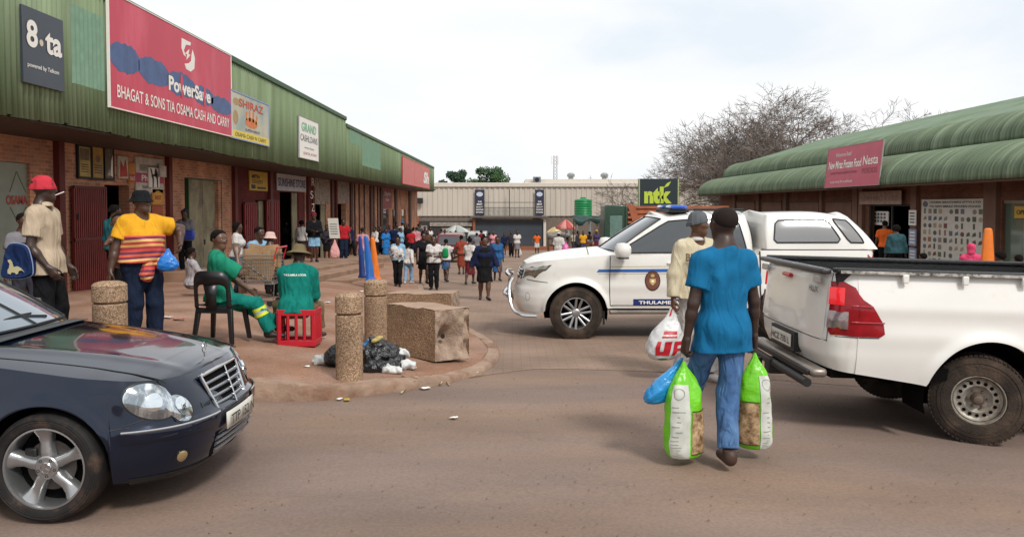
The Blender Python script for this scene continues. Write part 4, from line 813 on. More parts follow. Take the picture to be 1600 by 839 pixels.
# ================================================================ TREES
M_BARK = mat('bark_dry', '544940', rough=.95, var=.2, vs=6); M_TWIG = mat('twig_grey', '71665e', rough=.95, var=.15)
def bare_tree(base_, top_z, rad, lab, seed, lean=0, depth=7):
    rnd = random.Random(seed); b0 = Vector(base_); H_ = top_z - b0.z; t = thing('bare_tree', lab, 'tree', tuple(b0)); tr, cw = MB(), MB(); cnt = [0]
    def br(p, d, L_, r_, lv):
        pts = [p]; q = p.copy(); dd = d.copy(); n = 4 if lv < 3 else 3
        for i in range(n):
            dd = (dd + Vector((rnd.gauss(0, .16), rnd.gauss(0, .16), rnd.gauss(.03, .12)))).normalized(); q = q + dd * L_ / n; pts.append(q.copy())
        (tr if lv < 2 else cw).tube(pts, [r_ * (1 - .4 * i / n) for i in range(n + 1)], 6 if lv < 2 else 3, caps=False); cnt[0] += 1
        if lv >= depth: return
        for k in range(rnd.choice((2, 3, 3, 4)) if lv else 5):
            az = rnd.uniform(0, 6.28); sp = rnd.uniform(.45, .95) if lv else rnd.uniform(.5, .9); ax_ = dd.orthogonal().normalized(); ax_ = Matrix.Rotation(az, 3, dd) @ ax_
            nd2 = (dd * math.cos(sp) + ax_ * math.sin(sp)); nd2.z = nd2.z * .8 + .08; nd2.x *= 1 + rad; nd2.normalize(); st_ = pts[-1] if k < 2 else pts[rnd.randint(1, n)]
            br(st_.copy(), nd2, L_ * rnd.uniform(.66, .86), max(r_ * .62, .018), lv + 1)
    br(b0, Vector((lean, 0, 1)), H_ * .33, H_ * .024, 0)
    tr.build('trunk', M_BARK, t); cw.build('crown', M_TWIG, t, smooth=False)
for px, tp, Y, rd, sd, ln, lab, bt in ((1274, 150, 72, .18, 12, 0, 'tallest leafless tree behind the right shop roof', 355), (1330, 136, 76, .3, 5, .1, 'leafless tree above the right end of the shop roof ridge', 350), (1205, 240, 66, .05, 21, 0, 'leafless tree beside the far end of the green canopy', 370), (1045, 255, 84, .3, 33, 0, 'small sparse leafless tree behind the dark green sign', 370)):
    a = atY(px, tp, Y); b = atY(px, bt, Y); bare_tree((b.x, Y, float(zroad(b.x, Y))), a.z + .3, rd, lab, sd, ln, 8 if px > 1200 else 7)
M_LEAF = mat('leaf_green', '33502c', rough=.8, var=.35, vs=.6, col2='48663a', c2s=.9); M_LEAF2 = mat('leaf_dark', '2c4630', rough=.8, var=.35, vs=.6)
def leafy(px0, px1, tp, bt, Y, lab, seed, m):
    rnd = random.Random(seed); a, b = atY((px0 + px1) / 2, tp, Y), atY(px0, bt + 30, Y); cx = a.x; rx = (atY(px1, tp, Y).x - atY(px0, tp, Y).x) / 2 * 1.25; zb = float(zroad(0, 100)); t = thing('leafy_tree', lab, 'tree', (cx, Y, zb))
    zc = (a.z + b.z) / 2; rz_ = (a.z - b.z) / 2; tk = MB(); tk.tube([(cx, Y, zb), (cx + .2, Y, zc - rz_ * .5), (cx, Y, zc)], [.35, .28, .15], 8); cen = []
    for i in range(26):
        an = rnd.uniform(0, 6.28); rr = rnd.uniform(.3, .95); z = rnd.uniform(-.7, .85); c_ = Vector((cx + rx * rr * math.cos(an) * math.sqrt(1 - z * z * .7), Y + rx * rr * math.sin(an) * .8, zc + rz_ * z)); cen.append((c_, rx * rnd.uniform(.16, .3))); tk.tube([(cx, Y, zc - rz_ * .3), c_], [.1, .03], 4)
    tk.build('trunk', M_BARK, t); v = MB()
    for c_, r_ in cen:
        for k in range(220):
            d = Vector((rnd.gauss(0, 1), rnd.gauss(0, 1), rnd.gauss(0, .8))).normalized() * r_ * rnd.uniform(.5, 1.15); p = c_ + d; u = Vector((rnd.gauss(0, 1), rnd.gauss(0, 1), rnd.gauss(0, 1))).normalized() * .2; w2 = u.orthogonal().normalized() * .13; v.add([p - u, p + w2, p + u, p - w2], [(0, 1, 2, 3)])
    v.build('crown', m, t, smooth=False)
leafy(686, 729, 266, 300, 118, 'rounded green tree above the warehouse, the left one of two', 1, M_LEAF2); leafy(735, 790, 262, 300, 122, 'taller green tree above the warehouse, the right one of two', 4, M_LEAF)
# ================================================================ FAR STREET: sign, truck, tank, stalls
a, b = atY(998, 279, 58), atY(1061, 279, 58)
s = Sign('shop_sign', 'dark navy board with big lime green ntk letters on posts behind the truck', (a.x, 58, atY(998, 330, 58).z), (1, 0, 0), (0, 0, 1), b.x - a.x, a.z - atY(998, 330, 58).z, mat('ntk_navy', '1f2a30', var=.1), th=.3)
M_LIME = mat('lime_letter', 'b4c840', rough=.5, var=.05); s.text('ntk', M_LIME, .14, .24, .68, .52, bold=.06); s.poly([(.62, .72), (.74, .78), (.80, .92), (.70, .86)], M_LIME, 'leaf_mark'); s.polys([rect(0, 0, .03, 1), rect(.97, 0, 1, 1)], mat('lime_edge', '9aa870'), 'edge')
MB().box((a.x + .3, 58.31, -4.6), (a.x + .5, 58.5, a.z - .1)).box((b.x - .5, 58.31, -4.6), (b.x - .3, 58.5, a.z - .1)).build('post', M_TRIM, s.root)
# refuse truck
TY = 44.0; a = atY(943, 320, TY); b = atY(1055, 320, TY); zr = float(zroad(a.x, TY)); M_TG = mat('truck_green', '1f4030', rough=.4, var=.15, coat=.3); M_TO = mat('truck_rust_orange', 'a05a38', rough=.6, var=.2, vs=2)
tk = thing('refuse_truck', 'dark green refuse truck with rusty orange body parked behind the white patrol pickup', 'truck', (a.x, TY, zr)); xl, xr2 = a.x, a.x + 7.0; zt = a.z
D = 2.3
MB().add([(xl, TY, zr + .9), (xl + 1.55, TY, zr + .9), (xl + 1.25, TY, zt), (xl + .1, TY, zt), (xl, TY + D, zr + .9), (xl + 1.55, TY + D, zr + .9), (xl + 1.25, TY + D, zt), (xl + .1, TY + D, zt)], [(0, 1, 2, 3), (7, 6, 5, 4), (0, 4, 5, 1), (1, 5, 6, 2), (2, 6, 7, 3), (3, 7, 4, 0)]).build('hopper', M_TG, tk, bevel=.06)
a2 = (xl + .35, xl + 1.05); MB().box((a2[0], TY - .04, zr + 1.2), (a2[1], TY - .01, zt - .6)).build('side_panel', mat('panel_teal', '5c7870', rough=.3, var=.2), tk, bevel=.01)
for x_ in (xl + .06, xl + 1.22): MB().box((x_, TY - .09, zr + .95), (x_ + .1, TY - .005, zt - .1)).build('rib', M_TG, tk, bevel=.01)
MB().box((xl + 1.6, TY + .05, zr + 1.5), (xr2, TY + D - .05, zt - .15)).build('container', M_TO, tk, bevel=.04)
rb_ = MB(); [rb_.box((xl + 1.35, TY - .03, zt - .2 - .28 * k), (xr2, TY + .045, zt - .06 - .28 * k)) for k in range(4)]; rb_.build('container_ribs', M_TO, tk, bevel=.015)
MB().box((xl + 1.3, TY - .06, zt - .03), (xl + 1.5, TY + D, zt + .06)).add([(xl + 1.35, TY - .05, zt), (xl + 1.75, TY - .05, zt), (xl + 2.3, TY - .05, zr + 1.3), (xl + 1.95, TY - .05, zr + 1.3)], [(0, 1, 2, 3)]).build('lift_arm', M_TO, tk)
MB().box((xl + .3, TY + .1, zr + .6), (xr2, TY + D - .1, zr + 1.0)).build('chassis', K_, tk)
M_TYRE = mat('tyre_rubber', '2a2624', rough=.85, var=.25, vs=5, bump=.3, bs=60, spec=.2)
for x_ in (xl + 2.2, xl + 6.2):
    for y_ in (TY + .15, TY + D - .15): MB().lathe([(.25, -.15), (.5, -.14), (.52, 0), (.5, .14), (.25, .15)], 24, m=Matrix.Translation((x_, y_, zr + .52)) @ Matrix.Rotation(R(90), 4, 'X')).build('wheel', M_TYRE, tk)
MB().box((xr2 + .1, TY + .05, zr + .9), (xr2 + 1.9, TY + D - .05, zt - .35)).build('cab', M_TG, tk, bevel=.15)
# water tank on a stand
a, b = atY(897, 311, 76), atY(925, 340, 76); cx = (a.x + b.x) / 2; rr = (b.x - a.x) / 2; t = thing('water_tank', 'bright green plastic water tank on a steel stand', 'water tank', (cx, 76, float(zroad(0, 76)))); Hh = a.z - b.z; prof = [(rr * .98, 0)]
for k in range(40): z = Hh * (k + .5) / 42; prof.append((rr * (.97 + .03 * math.sin(k * 1.6)), z))
prof += [(rr, Hh * .95), (rr * .85, Hh), (rr * .3, Hh * 1.04), (rr * .3, Hh * 1.1), (.01, Hh * 1.11)]; MB().lathe(prof, 32, c=(cx, 76, b.z)).build('tank', mat('tank_green', '0f8048', rough=.4, var=.06), t)
sb = MB(); zz = float(zroad(0, 76)); [sb.tube([(cx + dx, 76 + dy, zz), (cx + dx * .9, 76 + dy * .9, b.z)], .06, 6) for dx in (-.7, .7) for dy in (-.7, .7)]; sb.box((cx - .95, 75.1, b.z - .1), (cx + .95, 76.9, b.z - .002)); sb.build('stand', mat('tower_grey', '8a8e92'), t)
# market stalls
def stall(px0, px1, tp, Y, m, lab, clutter=1, sag=.2):
    a, b = atY(px0, tp, Y), atY(px1, tp, Y); z0 = float(zroad(a.x, Y)); t = thing('market_stall', lab, 'stall', (a.x, Y, z0)); dp = 2.2; rows = []
    for i in range(9):
        u = i / 8; rows.append([(a.x + (b.x - a.x) * u, Y + dp * v, a.z + .25 * v - sag * math.sin(math.pi * u * 2) ** 2 * .5 - .1 * math.sin(7 * u + 3 * v) - (.35 if v == 0 else 0) * (.6 + .4 * math.sin(11 * u))) for v in (0, .02, .25, .5, .75, 1)])
    MB().grid(rows).build('awning', m, t, solid=.01); p = MB(); [p.tube([(x_, y_, z0), (x_, y_, a.z)], .04, 6) for x_ in (a.x + .1, b.x - .1) for y_ in (Y + .1, Y + dp - .1)]; p.build('posts', mat('pole_wood', '6a5240'), t)
    MB().box((a.x + .2, Y + .3, z0 + .7), (b.x - .2, Y + dp - .2, z0 + .78)).build('table_top', M_TRIM, t); g_ = MB(); rnd = random.Random(int(px0))
    for k in range(14): x_ = rnd.uniform(a.x + .3, b.x - .5); y_ = Y + rnd.uniform(.35, 1.6); h_ = rnd.uniform(.12, .5); g_.box((x_, y_, z0 + .785), (x_ + rnd.uniform(.15, .4), y_ + .3, z0 + .785 + h_))
    g_.build('goods', voro_mat('goods_mix_%d' % (px0 % 3), ['7c3c38', '8a7a60', '40506a', 'a09080', '5a3a50', '6d8a50'][::(1 if px0 % 2 else -1)], scale=2.4, bump=0), t, bevel=.02); return t
M_NET = mat('shade_net', '24403c', rough=.9, var=.3, vs=3)
stall(898, 945, 342, 55, M_NET, 'market stall under a sagging dark green shade net beside the truck'); stall(856, 892, 366, 66, mat('tarp_grey', '6f6a66', var=.25), 'small market stall under grey tarpaulin below the umbrellas', sag=.1)
def umbrella(px, tp, rim_px, Y, cols, lab, fy):
    a = atY(px, tp, Y); r_ = rim_px / F * Y; z0 = float(zroad(a.x, Y)); t = thing('market_umbrella', lab, 'umbrella', (a.x, Y, z0)); hgt = (fy - tp) / F * Y
    mbs = [MB(), MB()]; n = 8
    for i in range(n):
        a0, a1 = i * math.pi / 4, (i + 1) * math.pi / 4; rows = []
        for k in range(5): u = k / 4; zz = a.z - hgt * u ** 1.3; rows.append([(a.x + r_ * u * math.cos(q), Y + r_ * u * math.sin(q), zz) for q in np.linspace(a0, a1, 4)])
        mbs[i % 2].grid(rows)
    mbs[0].build('canopy', cols[0], t, solid=.01); mbs[1].build('canopy', cols[1], t, solid=.01); MB().tube([(a.x, Y, z0), (a.x, Y, a.z)], .03, 6).build('pole', mat('tower_grey', '8a8e92'), t)
umbrella(884, 342, 17, 64, (mat('umb_red', 'a8403c', var=.1), mat('umb_pink', 'c08078')), 'red and pink market umbrella left of the green net', 357)
umbrella(866, 354, 14, 68, (mat('umb_cream', 'c4b490', var=.1), mat('umb_tan', 'b89858')), 'cream and tan market umbrella below the red one', 364)
umbrella(713, 351, 23, 72, (mat('umb_grey', '9aa09c', var=.08), mat('umb_silver', 'b4b8b4')), 'pale grey umbrella over the far minibuses', 362)
# ================================================================ STREET FURNITURE NEAR THE CORNER
M_AGG = voro_mat('exposed_aggregate', ['9a7d62', '866a52', 'ac9074', '8e7258', 'a0866c', '785c48', 'b49c80'], scale=95, bump=.7, dist=.01)
def bollard(px, ptop, Y, r_, h_, lab, sink=0, tilt=0):
    p = atY(px, ptop, Y); zt = p.z; z0 = zt - h_; t = thing('bollard', lab, 'bollard', (p.x, Y, z0), 'round pebble concrete bollards at the corner')
    rnd = random.Random(px); g = .21
    MB().lathe([(r_ * 1.0, -.3), (r_, h_ - g - .012), (r_ - .012, h_ - g)], 40, c=(p.x, Y, z0)).build('shaft', M_AGG, t)
    MB().lathe([(r_ - .02, h_ - g), (r_ - .02, h_ - g + .015)], 40, c=(p.x, Y, z0)).build('groove', mat('groove_dark', '5c4434', var=.2), t)
    MB().lathe([(r_ - .012, h_ - g + .012), (r_ + .003, h_ - g + .026), (r_ + .002, h_ - .03), (r_ - .02, h_ - .008), (r_ * .6, h_ + .006), (.01, h_ + .012)], 40, c=(p.x, Y, z0)).build('cap', M_AGG, t); t.rotation_euler = (0, 0, 0)
zb = lambda px, Y: zg(atY(px, 500, Y).x, Y)
bollard(545, 458, 7.9, .135, atY(545, 458, 7.9).z - zb(545, 7.9), 'nearest tall pebble concrete bollard in front of the rubbish bags')
bollard(587, 437, 10.3, .150, atY(587, 437, 10.3).z - zb(587, 10.3), 'pebble concrete bollard close behind the nearest one beside the big block')
bollard(171, 440, 7.75, .158, atY(171, 440, 7.75).z - zb(171, 7.75), 'pebble concrete bollard behind the bonnet of the blue car')
# concrete bench blocks
M_BLK = voro_mat('block_aggregate', ['94765c', '7c6048', 'a88a6c', '866a50', '9c7e62'], scale=80, bump=.9, dist=.015); M_BLKT = mat('block_dusty_top', 'a08672', rough=.95, var=.15, vs=4, bump=.4, bs=30)
def block(A, Bp, Dp, top, lab, broken=True, Hh=.62):
    """A near-left foot, Bp right foot, Dp far direction"""
    A, Bp = Vector(A), Vector(Bp); t = thing('concrete_block', lab, 'block', tuple(A)); u = (Bp - A).normalized(); n_ = Vector(Dp).normalized(); Wd, Dd = (Bp - A).length, Vector(Dp).length; n1, n2, n3 = 26, 20, 16
    def side(f, a, b): return [[f(i / a, j / b) for j in range(b + 1)] for i in range(a + 1)]
    rnd = np.random.RandomState(int(abs(A.x) * 100)); J = lambda s_, q: .004 * math.sin(s_ * 7.3 + q) + .004 * math.sin(s_ * 17.7 + q * 2) * math.sin(s_ * 3.1 + q)
    zb_ = -.05
    def pt(a, b, c): return A + u * (a * Wd) + n_ * (b * Dd) + Vector((0, 0, zb_ + (Hh - zb_) * c))
    m = MB(); m.grid(side(lambda i, j: pt(i, 0, j) + n_ * (J(i * 3 + j, 1) * .4) + Vector((0, 0, J(i * 2, 3) * (j > .99))), n1, n3)); m.grid(side(lambda i, j: pt(i, 1, j), n1, n3), flip=True); m.grid(side(lambda i, j: pt(0, i, j), n2, n3), flip=True)
    m.build('side_face', M_BLK, t, ang=50)
    MB().grid(side(lambda i, j: pt(i, j, 1) + Vector((0, 0, .003 + .006 * math.sin(i * 9 + j * 5) + J(i * 2, 3) * (j < .01))), n1, n2)).build('top_face', M_BLKT, t)
    def endf(i, j):
        p = pt(1, i, j); hol_ = math.exp(-(((i - .45) / .33) ** 2 + ((j - .42) / .30) ** 2) * 1.6) * .24 if broken else 0; edge = .05 * (i > .85) * math.sin(j * 7) ** 2 if broken else 0
        return p - u * (hol_ + edge + .006 * math.sin(i * 13 + 3 * math.sin(j * 9)) + .005 * math.sin(j * 19 + 2 * math.sin(i * 23))) 
    MB().grid(side(endf, 40, 30)).build('broken_end', mat('raw_concrete', 'a08c7a', rough=.9, var=.2, vs=9, bump=.7, bs=55, col2='90796a', c2s=11), t, ang=50)
    if broken:
        c_ = pt(1, .42, .45) - u * .13; MB().lathe([(.001, .0), (.028, .001), (.03, .012)], 16, m=Matrix.Translation(c_) @ u.to_track_quat('Z', 'Y').to_matrix().to_4x4()).build('hole', K_, t)
    return t
A = atG(606, 536); A2 = atG(684, 559); E_ = atG(733, 546); 
# near vertical edge at px 684, left foot 606, right foot 733
A, A2, E_ = Vector(atY(605, 543, 9.6)), Vector(atY(680, 558, 8.98)), Vector(atY(733, 548, 9.22)); zc = A2.z; A.z = zc; E_.z = zc
block(A, A2, (E_ - A2), None, 'large overturned pebble concrete block with a broken hollow end beside the rubbish', True, .54)
A = Vector(atY(604, 500, 12.3)); A2 = Vector(atY(705, 505, 12.3)); z_ = zg(A.x, 12.3); A.z = A2.z = z_; block(A, A2, (.1, .5, 0), None, 'low concrete kerb bench behind the large block', False, atY(650, 459, 12.3).z - z_)
# ---- rubbish pile (several bags and pieces)
M_BAG = mat('black_plastic', '16171a', rough=.22, var=.3, vs=9, bump=.9, bs=16, bd=.05, spec=.7); M_WP = mat('white_plastic', 'c8cac8', rough=.35, var=.08, bump=.5, bs=22, spec=.5)
def heap(name, lab, cat, px, py, Y, pr, m, h=.012, wr=.012, wf=30, seed=1, group=None):
    p = atY(px, py, Y); p.z = zg(p.x, p.y); P, f = snet(*field(pr, h, wr=wr, wf=wf, seed=seed, cuts=[((0, 0, .002), (0, 0, -1))])); o = setmesh(name, P, f, m, None, ang=60); o.location = p; return tagp(o, lab, cat, group)
heap('rubbish_bag', 'big black rubbish bag slumped behind the nearest bollard', 'rubbish bag', 588, 580, 8.55, [cone((-.02, 0, .1), (.12, .05, .12), .17, .14, k=.05), cone((.0, .02, .22), (-.05, .02, .3), .12, .05, k=.06), cone((.18, 0, .1), (.26, 0, .07), .10, .07, k=.05)], M_BAG, wr=.016, wf=26)
heap('rubbish_bag', 'smaller black rubbish bag left of the nearest bollard', 'rubbish bag', 522, 580, 8.5, [cone((0, 0, .09), (.06, .03, .12), .11, .10, k=.05), cone((.03, 0, .2), (.06, 0, .24), .06, .04, k=.05)], M_BAG, wr=.012, seed=4)
heap('rubbish_bag', 'flattened black plastic spread in front of the big rubbish bag', 'rubbish bag', 598, 584, 8.3, [cone((-.1, 0, .04), (.14, .03, .05), .09, .06, k=.05), cone((-.15, 0, .03), (-.2, -.05, .02), .05, .03, k=.04)], M_BAG, wr=.012, seed=7)
for i, (px, py, Y, a, b, lab) in enumerate(((624, 545, 8.6, (0, 0, .16), (.05, 0, .15), 'white plastic bag on top of the rubbish to the right'), (610, 585, 8.25, (-.04, 0, .035), (.06, 0, .03), 'white plastic bag at the front foot of the rubbish'), (632, 566, 8.5, (0, 0, .05), (.07, 0, .05), 'white food tray at the right side of the rubbish'), (497, 574, 8.5, (0, 0, .05), (.05, 0, .06), 'clear crumpled plastic bag at the left end of the rubbish'))):
    heap('litter_bag', lab, 'plastic bag', px, py, Y, [cone(a, b, .055, .04, k=.03), cone((a[0] + .03, .02, a[2]), (b[0] + .03, -.02, b[2]), .04, .035, k=.02)], M_WP, h=.009, wr=.010, wf=42, seed=i)
heap('litter_bag', 'blue plastic piece behind the top of the rubbish', 'plastic bag', 572, 540, 8.9, [cone((0, 0, .18), (.03, 0, .24), .05, .03, k=.02)], mat('blue_plastic', '2a6ea0', rough=.35), h=.009, wr=.01, wf=40)
heap('cardboard_scrap', 'yellowish cardboard scrap on top of the rubbish bag', 'cardboard', 590, 540, 8.5, [cone((-.04, 0, .3), (.05, 0, .34), .03, .02, k=.02)], mat('card_yellow', 'b0a060', var=.2), h=.009, wr=.006, wf=40)
# loose litter
rnd = random.Random(11); LIT = [(542, 625, 'yellow'), (709, 653, 'white'), (665, 607, 'white'), (690, 598, 'straw'), (745, 588, 'straw'), (640, 590, 'straw'), (480, 573, 'white'), (742, 582, 'white'), (530, 624, 'white'), (497, 470, 'white'), (512, 473, 'white'), (565, 455, 'white'), (536, 440, 'white'), (279, 500, 'red'), (262, 497, 'white'), (690, 520, 'white'), (700, 600, 'straw'), (630, 612, 'straw'), (320, 470, 'white'), (350, 560, 'straw')]
LM = {'yellow': mat('litter_yellow', 'b8a030'), 'white': W_, 'straw': mat('litter_straw', 'b09a78'), 'red': mat('litter_red', 'a04040'), 'dark': mat('litter_dark', '4a3c34')}
for i, (px, py, c_) in enumerate(LIT):
    p = atG(px, py); s_ = rnd.uniform(.015, .04) * (1.0 if p.y < 9 else 1.8); an = rnd.uniform(0, 3.14); L_ = (2.6 if c_ == 'straw' else 1.3); m = MB(); rows = []
    for a in range(4): rows.append([(p.x + math.cos(an) * s_ * L_ * (a / 1.5 - 1) - math.sin(an) * s_ * (b / 1.5 - 1) * (.3 if c_ == 'straw' else 1) + rnd.uniform(-.2, .2) * s_, p.y + math.sin(an) * s_ * L_ * (a / 1.5 - 1) + math.cos(an) * s_ * (b / 1.5 - 1) * (.3 if c_ == 'straw' else 1), p.z + .008 + rnd.uniform(0, .5) * s_) for b in range(4)])
    o = m.grid(rows).build('litter', LM[c_], None, origin=tuple(p), solid=.003); tagp(o, 'small %s scrap of litter lying on the ground' % {'yellow': 'yellow', 'white': 'white', 'straw': 'straw coloured', 'red': 'reddish', 'dark': 'dark'}[c_], 'litter', 'scraps of %s litter on the ground' % c_)
# pebbles and grit as one mass on the near road and pavement
rnd = random.Random(5); g = MB()
for k in range(700):
    px, py = rnd.uniform(300, 1600), rnd.uniform(540, 839) if k % 3 else rnd.uniform(560, 640); dx, dz = (px - 800) / F, 0; r_ = ray(px, py); tt = -(1.72) / r_.z if r_.z < 0 else 5; x_, y_ = r_.x * tt, r_.y * tt
    z_ = zg(x_, y_); s_ = rnd.uniform(.003, .009); g.add([(x_ - s_, y_, z_), (x_, y_ - s_ * .8, z_), (x_ + s_, y_, z_), (x_, y_ + s_ * .8, z_), (x_ + s_ * .1, y_, z_ + s_ * .8)], [(0, 1, 4), (1, 2, 4), (2, 3, 4), (3, 0, 4)])
o = g.build('gravel', mat('grit', '6d5345', rough=.9, var=.3, vs=60), None, origin=(0, 5, 0)); o['kind'] = 'stuff'; o['label'] = 'loose grit scattered on the dusty road'
# ---- tall tapered plastic barriers
def barrier(px0, px1, tp, bt, Y, m, lab, lean=0):
    z0 = zg(atY((px0 + px1) / 2, 400, Y).x, Y); a, b = atY(px0, bt, Y), atY(px1, bt, Y); z0 = min(z0, b.z) if bt < 430 else b.z; z1 = atY(px0, tp, Y).z; w2 = (b.x - a.x); cx = (a.x + b.x) / 2 + lean; t = thing('traffic_cone', lab, 'cone', (cx, Y, z0)); h_ = z1 - z0
    prof = [(.5, 0), (.5, .05), (.44, .06), (.36, .5), (.24, .93), (.20, .985), (.12, 1.0)]
    rows = [[(cx + w2 * r_ * math.cos(q) * 1.05 - lean * u * 1.9, Y + w2 * r_ * math.sin(q) * .6, z0 + h_ * u) for q in [math.pi / 8 + k * math.pi / 4 for k in range(8)]] for r_, u in prof]
    MB().grid(rows, wrap=True, flip=True).add(rows[-1], [tuple(range(8))]).build('cone_body', m, t, ang=30, bevel=.01); MB().box((cx - w2 * .56, Y - w2 * .4, z0 - .02), (cx + w2 * .56, Y + w2 * .4, z0 + .03)).build('foot', m, t, bevel=.01)
M_CO = mat('cone_orange', 'd8721c', rough=.45, var=.08); M_CB = mat('cone_blue', '1f62b0', rough=.45, var=.08); M_CB2 = mat('cone_navy', '1a3a80', rough=.45, var=.08)
barrier(568, 583, 368, 437, 19.5, M_CB, 'tall bright blue plastic cone on the left pavement edge', .06); barrier(559, 570, 368, 432, 20.0, M_CB2, 'dark blue plastic cone half hidden behind the bright blue one', .03); barrier(578, 592, 370, 436, 20.2, M_CO, 'tall orange plastic cone right of the blue cones', .05)
barrier(1527, 1556, 356, 470, 16.5, M_CO, 'tall orange plastic cone in front of the white product poster')
# ---- plastic chair (back towards the camera)
def frame_rot(p, rz): return Matrix.Translation(p) @ Matrix.Rotation(rz, 4, 'Z')
M_CH = mat('black_chair_plastic', '1a1b1e', rough=.35, var=.1)
CHY = 9.35; cp_ = atY(330, 520, CHY); chz = zg(cp_.x, cp_.y)
ch = thing('plastic_chair', 'black plastic armless chair under the seated woman in green overalls', 'chair', (cp_.x, cp_.y, chz), world=False, rz=R(200)) 
def chair_parts(t):
    # local: front -Y, seat .43 high
    rows = [[(x * (.21 + .02 * abs(v)), y_, .43 + .02 * (x * x) - .015 * math.cos(v * 2)) for x in np.linspace(-1, 1, 9)] for v, y_ in ((v, .21 * v) for v in np.linspace(-1, 1, 9))]
    MB().grid(rows).build('seat', M_CH, t, solid=.012)
    bk = MB(); out_ = [(-.225, .42), (-.225, .60), (-.215, .76), (-.17, .835), (-.09, .86), (.09, .86), (.17, .835), (.215, .76), (.225, .60), (.225, .42)]; 
    prof = lambda x, z: (x, .21 + .10 * (z - .42) - .10 * (x / .225) ** 2 * .5 + .05, z)
    # shoulder band and central splat, with two openings
    def strip(pts_a, pts_b): bk.grid([[prof(*a), prof(*b)] for a, b in zip(pts_a, pts_b)])
    oc = catmull(out_, 4); ic = catmull([(-.175, .42), (-.175, .56), (-.172, .655), (-.14, .69), (-.07, .70), (.07, .70), (.14, .69), (.172, .655), (.175, .56), (.175, .42)], 4); strip(oc, ic)
    strip([(-.065, .43), (-.06, .56), (-.085, .705)], [(.065, .43), (.06, .56), (.085, .705)])
    bk.build('backrest', M_CH, t, solid=.014)
    for sx in (-1, 1):
        for sy in (-1, 1): 
            a, b = Vector((sx * .19, sy * .18, .42)), Vector((sx * .235, sy * .235, 0)); d = .028
            MB().hexa([b + Vector(q) for q in ((-.022, -.022, 0), (.022, -.022, 0), (.022, .022, 0), (-.022, .022, 0))] + [a + Vector(q) for q in ((-d, -d, 0), (d, -d, 0), (d, d, 0), (-d, d, 0))]).build('leg', M_CH, t, bevel=.006)
    MB().box((-.2, -.22, .36), (.2, -.20, .425)).box((-.2, .2, .36), (.2, .22, .425)).build('apron', M_CH, t, bevel=.004)
chair_parts(ch)
# ---- red crate
def crate(px0, px1, tp, bt, Y, m, lab):
    a, b = atY(px0, bt, Y), atY(px1, bt, Y); z1 = atY(px0, tp, Y).z; z0 = zg((a.x + b.x) / 2, Y); W2 = b.x - a.x; H_ = z1 - z0; D_ = .34; t = thing('crate', lab, 'crate', (a.x, Y, z0)); T2 = .018
    def wallp(o, u, W3, nm):
        m_ = MB(); o = Vector(o); u = Vector(u); v = Vector((0, 0, 1)); P = lambda p0, p1, q0, q1: m_.prism([(p0 * W3, q0 * H_), (p1 * W3, q0 * H_), (p1 * W3, q1 * H_), (p0 * W3, q1 * H_)], o, u, v, T2)
        n = 4; P(0, 1, 0, .16); P(0, 1, .84, 1); xs_ = [0, .09]; g = (1 - .09 * 2 - .07 * (n - 1)) / n; x_ = 0
        P(0, .09, .16, .84)
        for k in range(n): x0_ = .09 + k * (g + .07) + g; P(x0_, x0_ + (.07 if k < n - 1 else .09), .16, .84)
        m_.build('side', m, t, bevel=.004)
    wallp((a.x, Y + T2, z0), (1, 0, 0), W2, ''); wallp((b.x, Y + D_, z0), (-1, 0, 0), W2, ''); wallp((a.x, Y + D_ - .02, z0), (0, -1, 0), D_ - .04, ''); wallp((b.x - T2, Y + .02, z0), (0, 1, 0), D_ - .04, '')
    MB().box((a.x + .01, Y + .01, z0 + .02), (b.x - .01, Y + D_ - .01, z0 + .035)).build('bottom', m, t); return t
M_CRT = mat('crate_red', 'b81c2c', rough=.4, var=.06)
crate(434, 492, 484, 530, 9.5, M_CRT, 'red plastic bottle crate under the seated man in green overalls')
# ---- shopping trolley with cardboard
TYY = 13.0; a = atY(372, 470, TYY); b = atY(428, 470, TYY); z0 = zg((a.x + b.x) / 2, TYY); tr = thing('shopping_trolley', 'wire shopping trolley loaded with flattened cardboard behind the seated woman', 'trolley', (a.x, TYY, z0)); M_WIRE = mat('trolley_wire', '8a8680', metal=.7, rough=.4, var=.1)
x0, x1, y0, y1, za, zb2 = a.x, b.x, TYY, TYY + .55, z0 + .38, z0 + .86
bs_ = MB()
for k in range(9): z = za + (zb2 - za) * k / 8; bs_.tube([(x0 + .05, y0, z), (x1, y0, z), (x1, y1, z), (x0 + .05, y1, z), (x0 + .05, y0, z)], .006 if k < 8 else .011, 5)
for k in range(15): x = x0 + .05 + (x1 - x0 - .05) * k / 14; bs_.tube([(x, y0, zb2), (x, y0, za), (x, y1, za), (x, y1, zb2)], .005, 4)
bs_.build('basket', M_WIRE, tr); MB().tube([(x0 + .05, y0 + .03, z0 + .1), (x1 - .02, y0 + .03, z0 + .1), (x1, y0 + .03, za), (x0, y0 + .03, zb2 - .05)], .012, 6).tube([(x0 + .05, y1 - .03, z0 + .1), (x1 - .02, y1 - .03, z0 + .1), (x1, y1 - .03, za), (x0, y1 - .03, zb2 - .05)], .012, 6).tube([(x0, y0 + .03, z0 + .1), (x0, y1 - .03, z0 + .1)], .01).build('chassis', M_WIRE, tr)
MB().tube([(x1 + .06, y0, zb2 + .12), (x1 + .06, y1, zb2 + .12)], .016, 8).tube([(x1 + .06, y0, zb2 + .12), (x1, y0, zb2 - .1)], .01).tube([(x1 + .06, y1, zb2 + .12), (x1, y1, zb2 - .1)], .01).build('handle', M_CRT, tr)
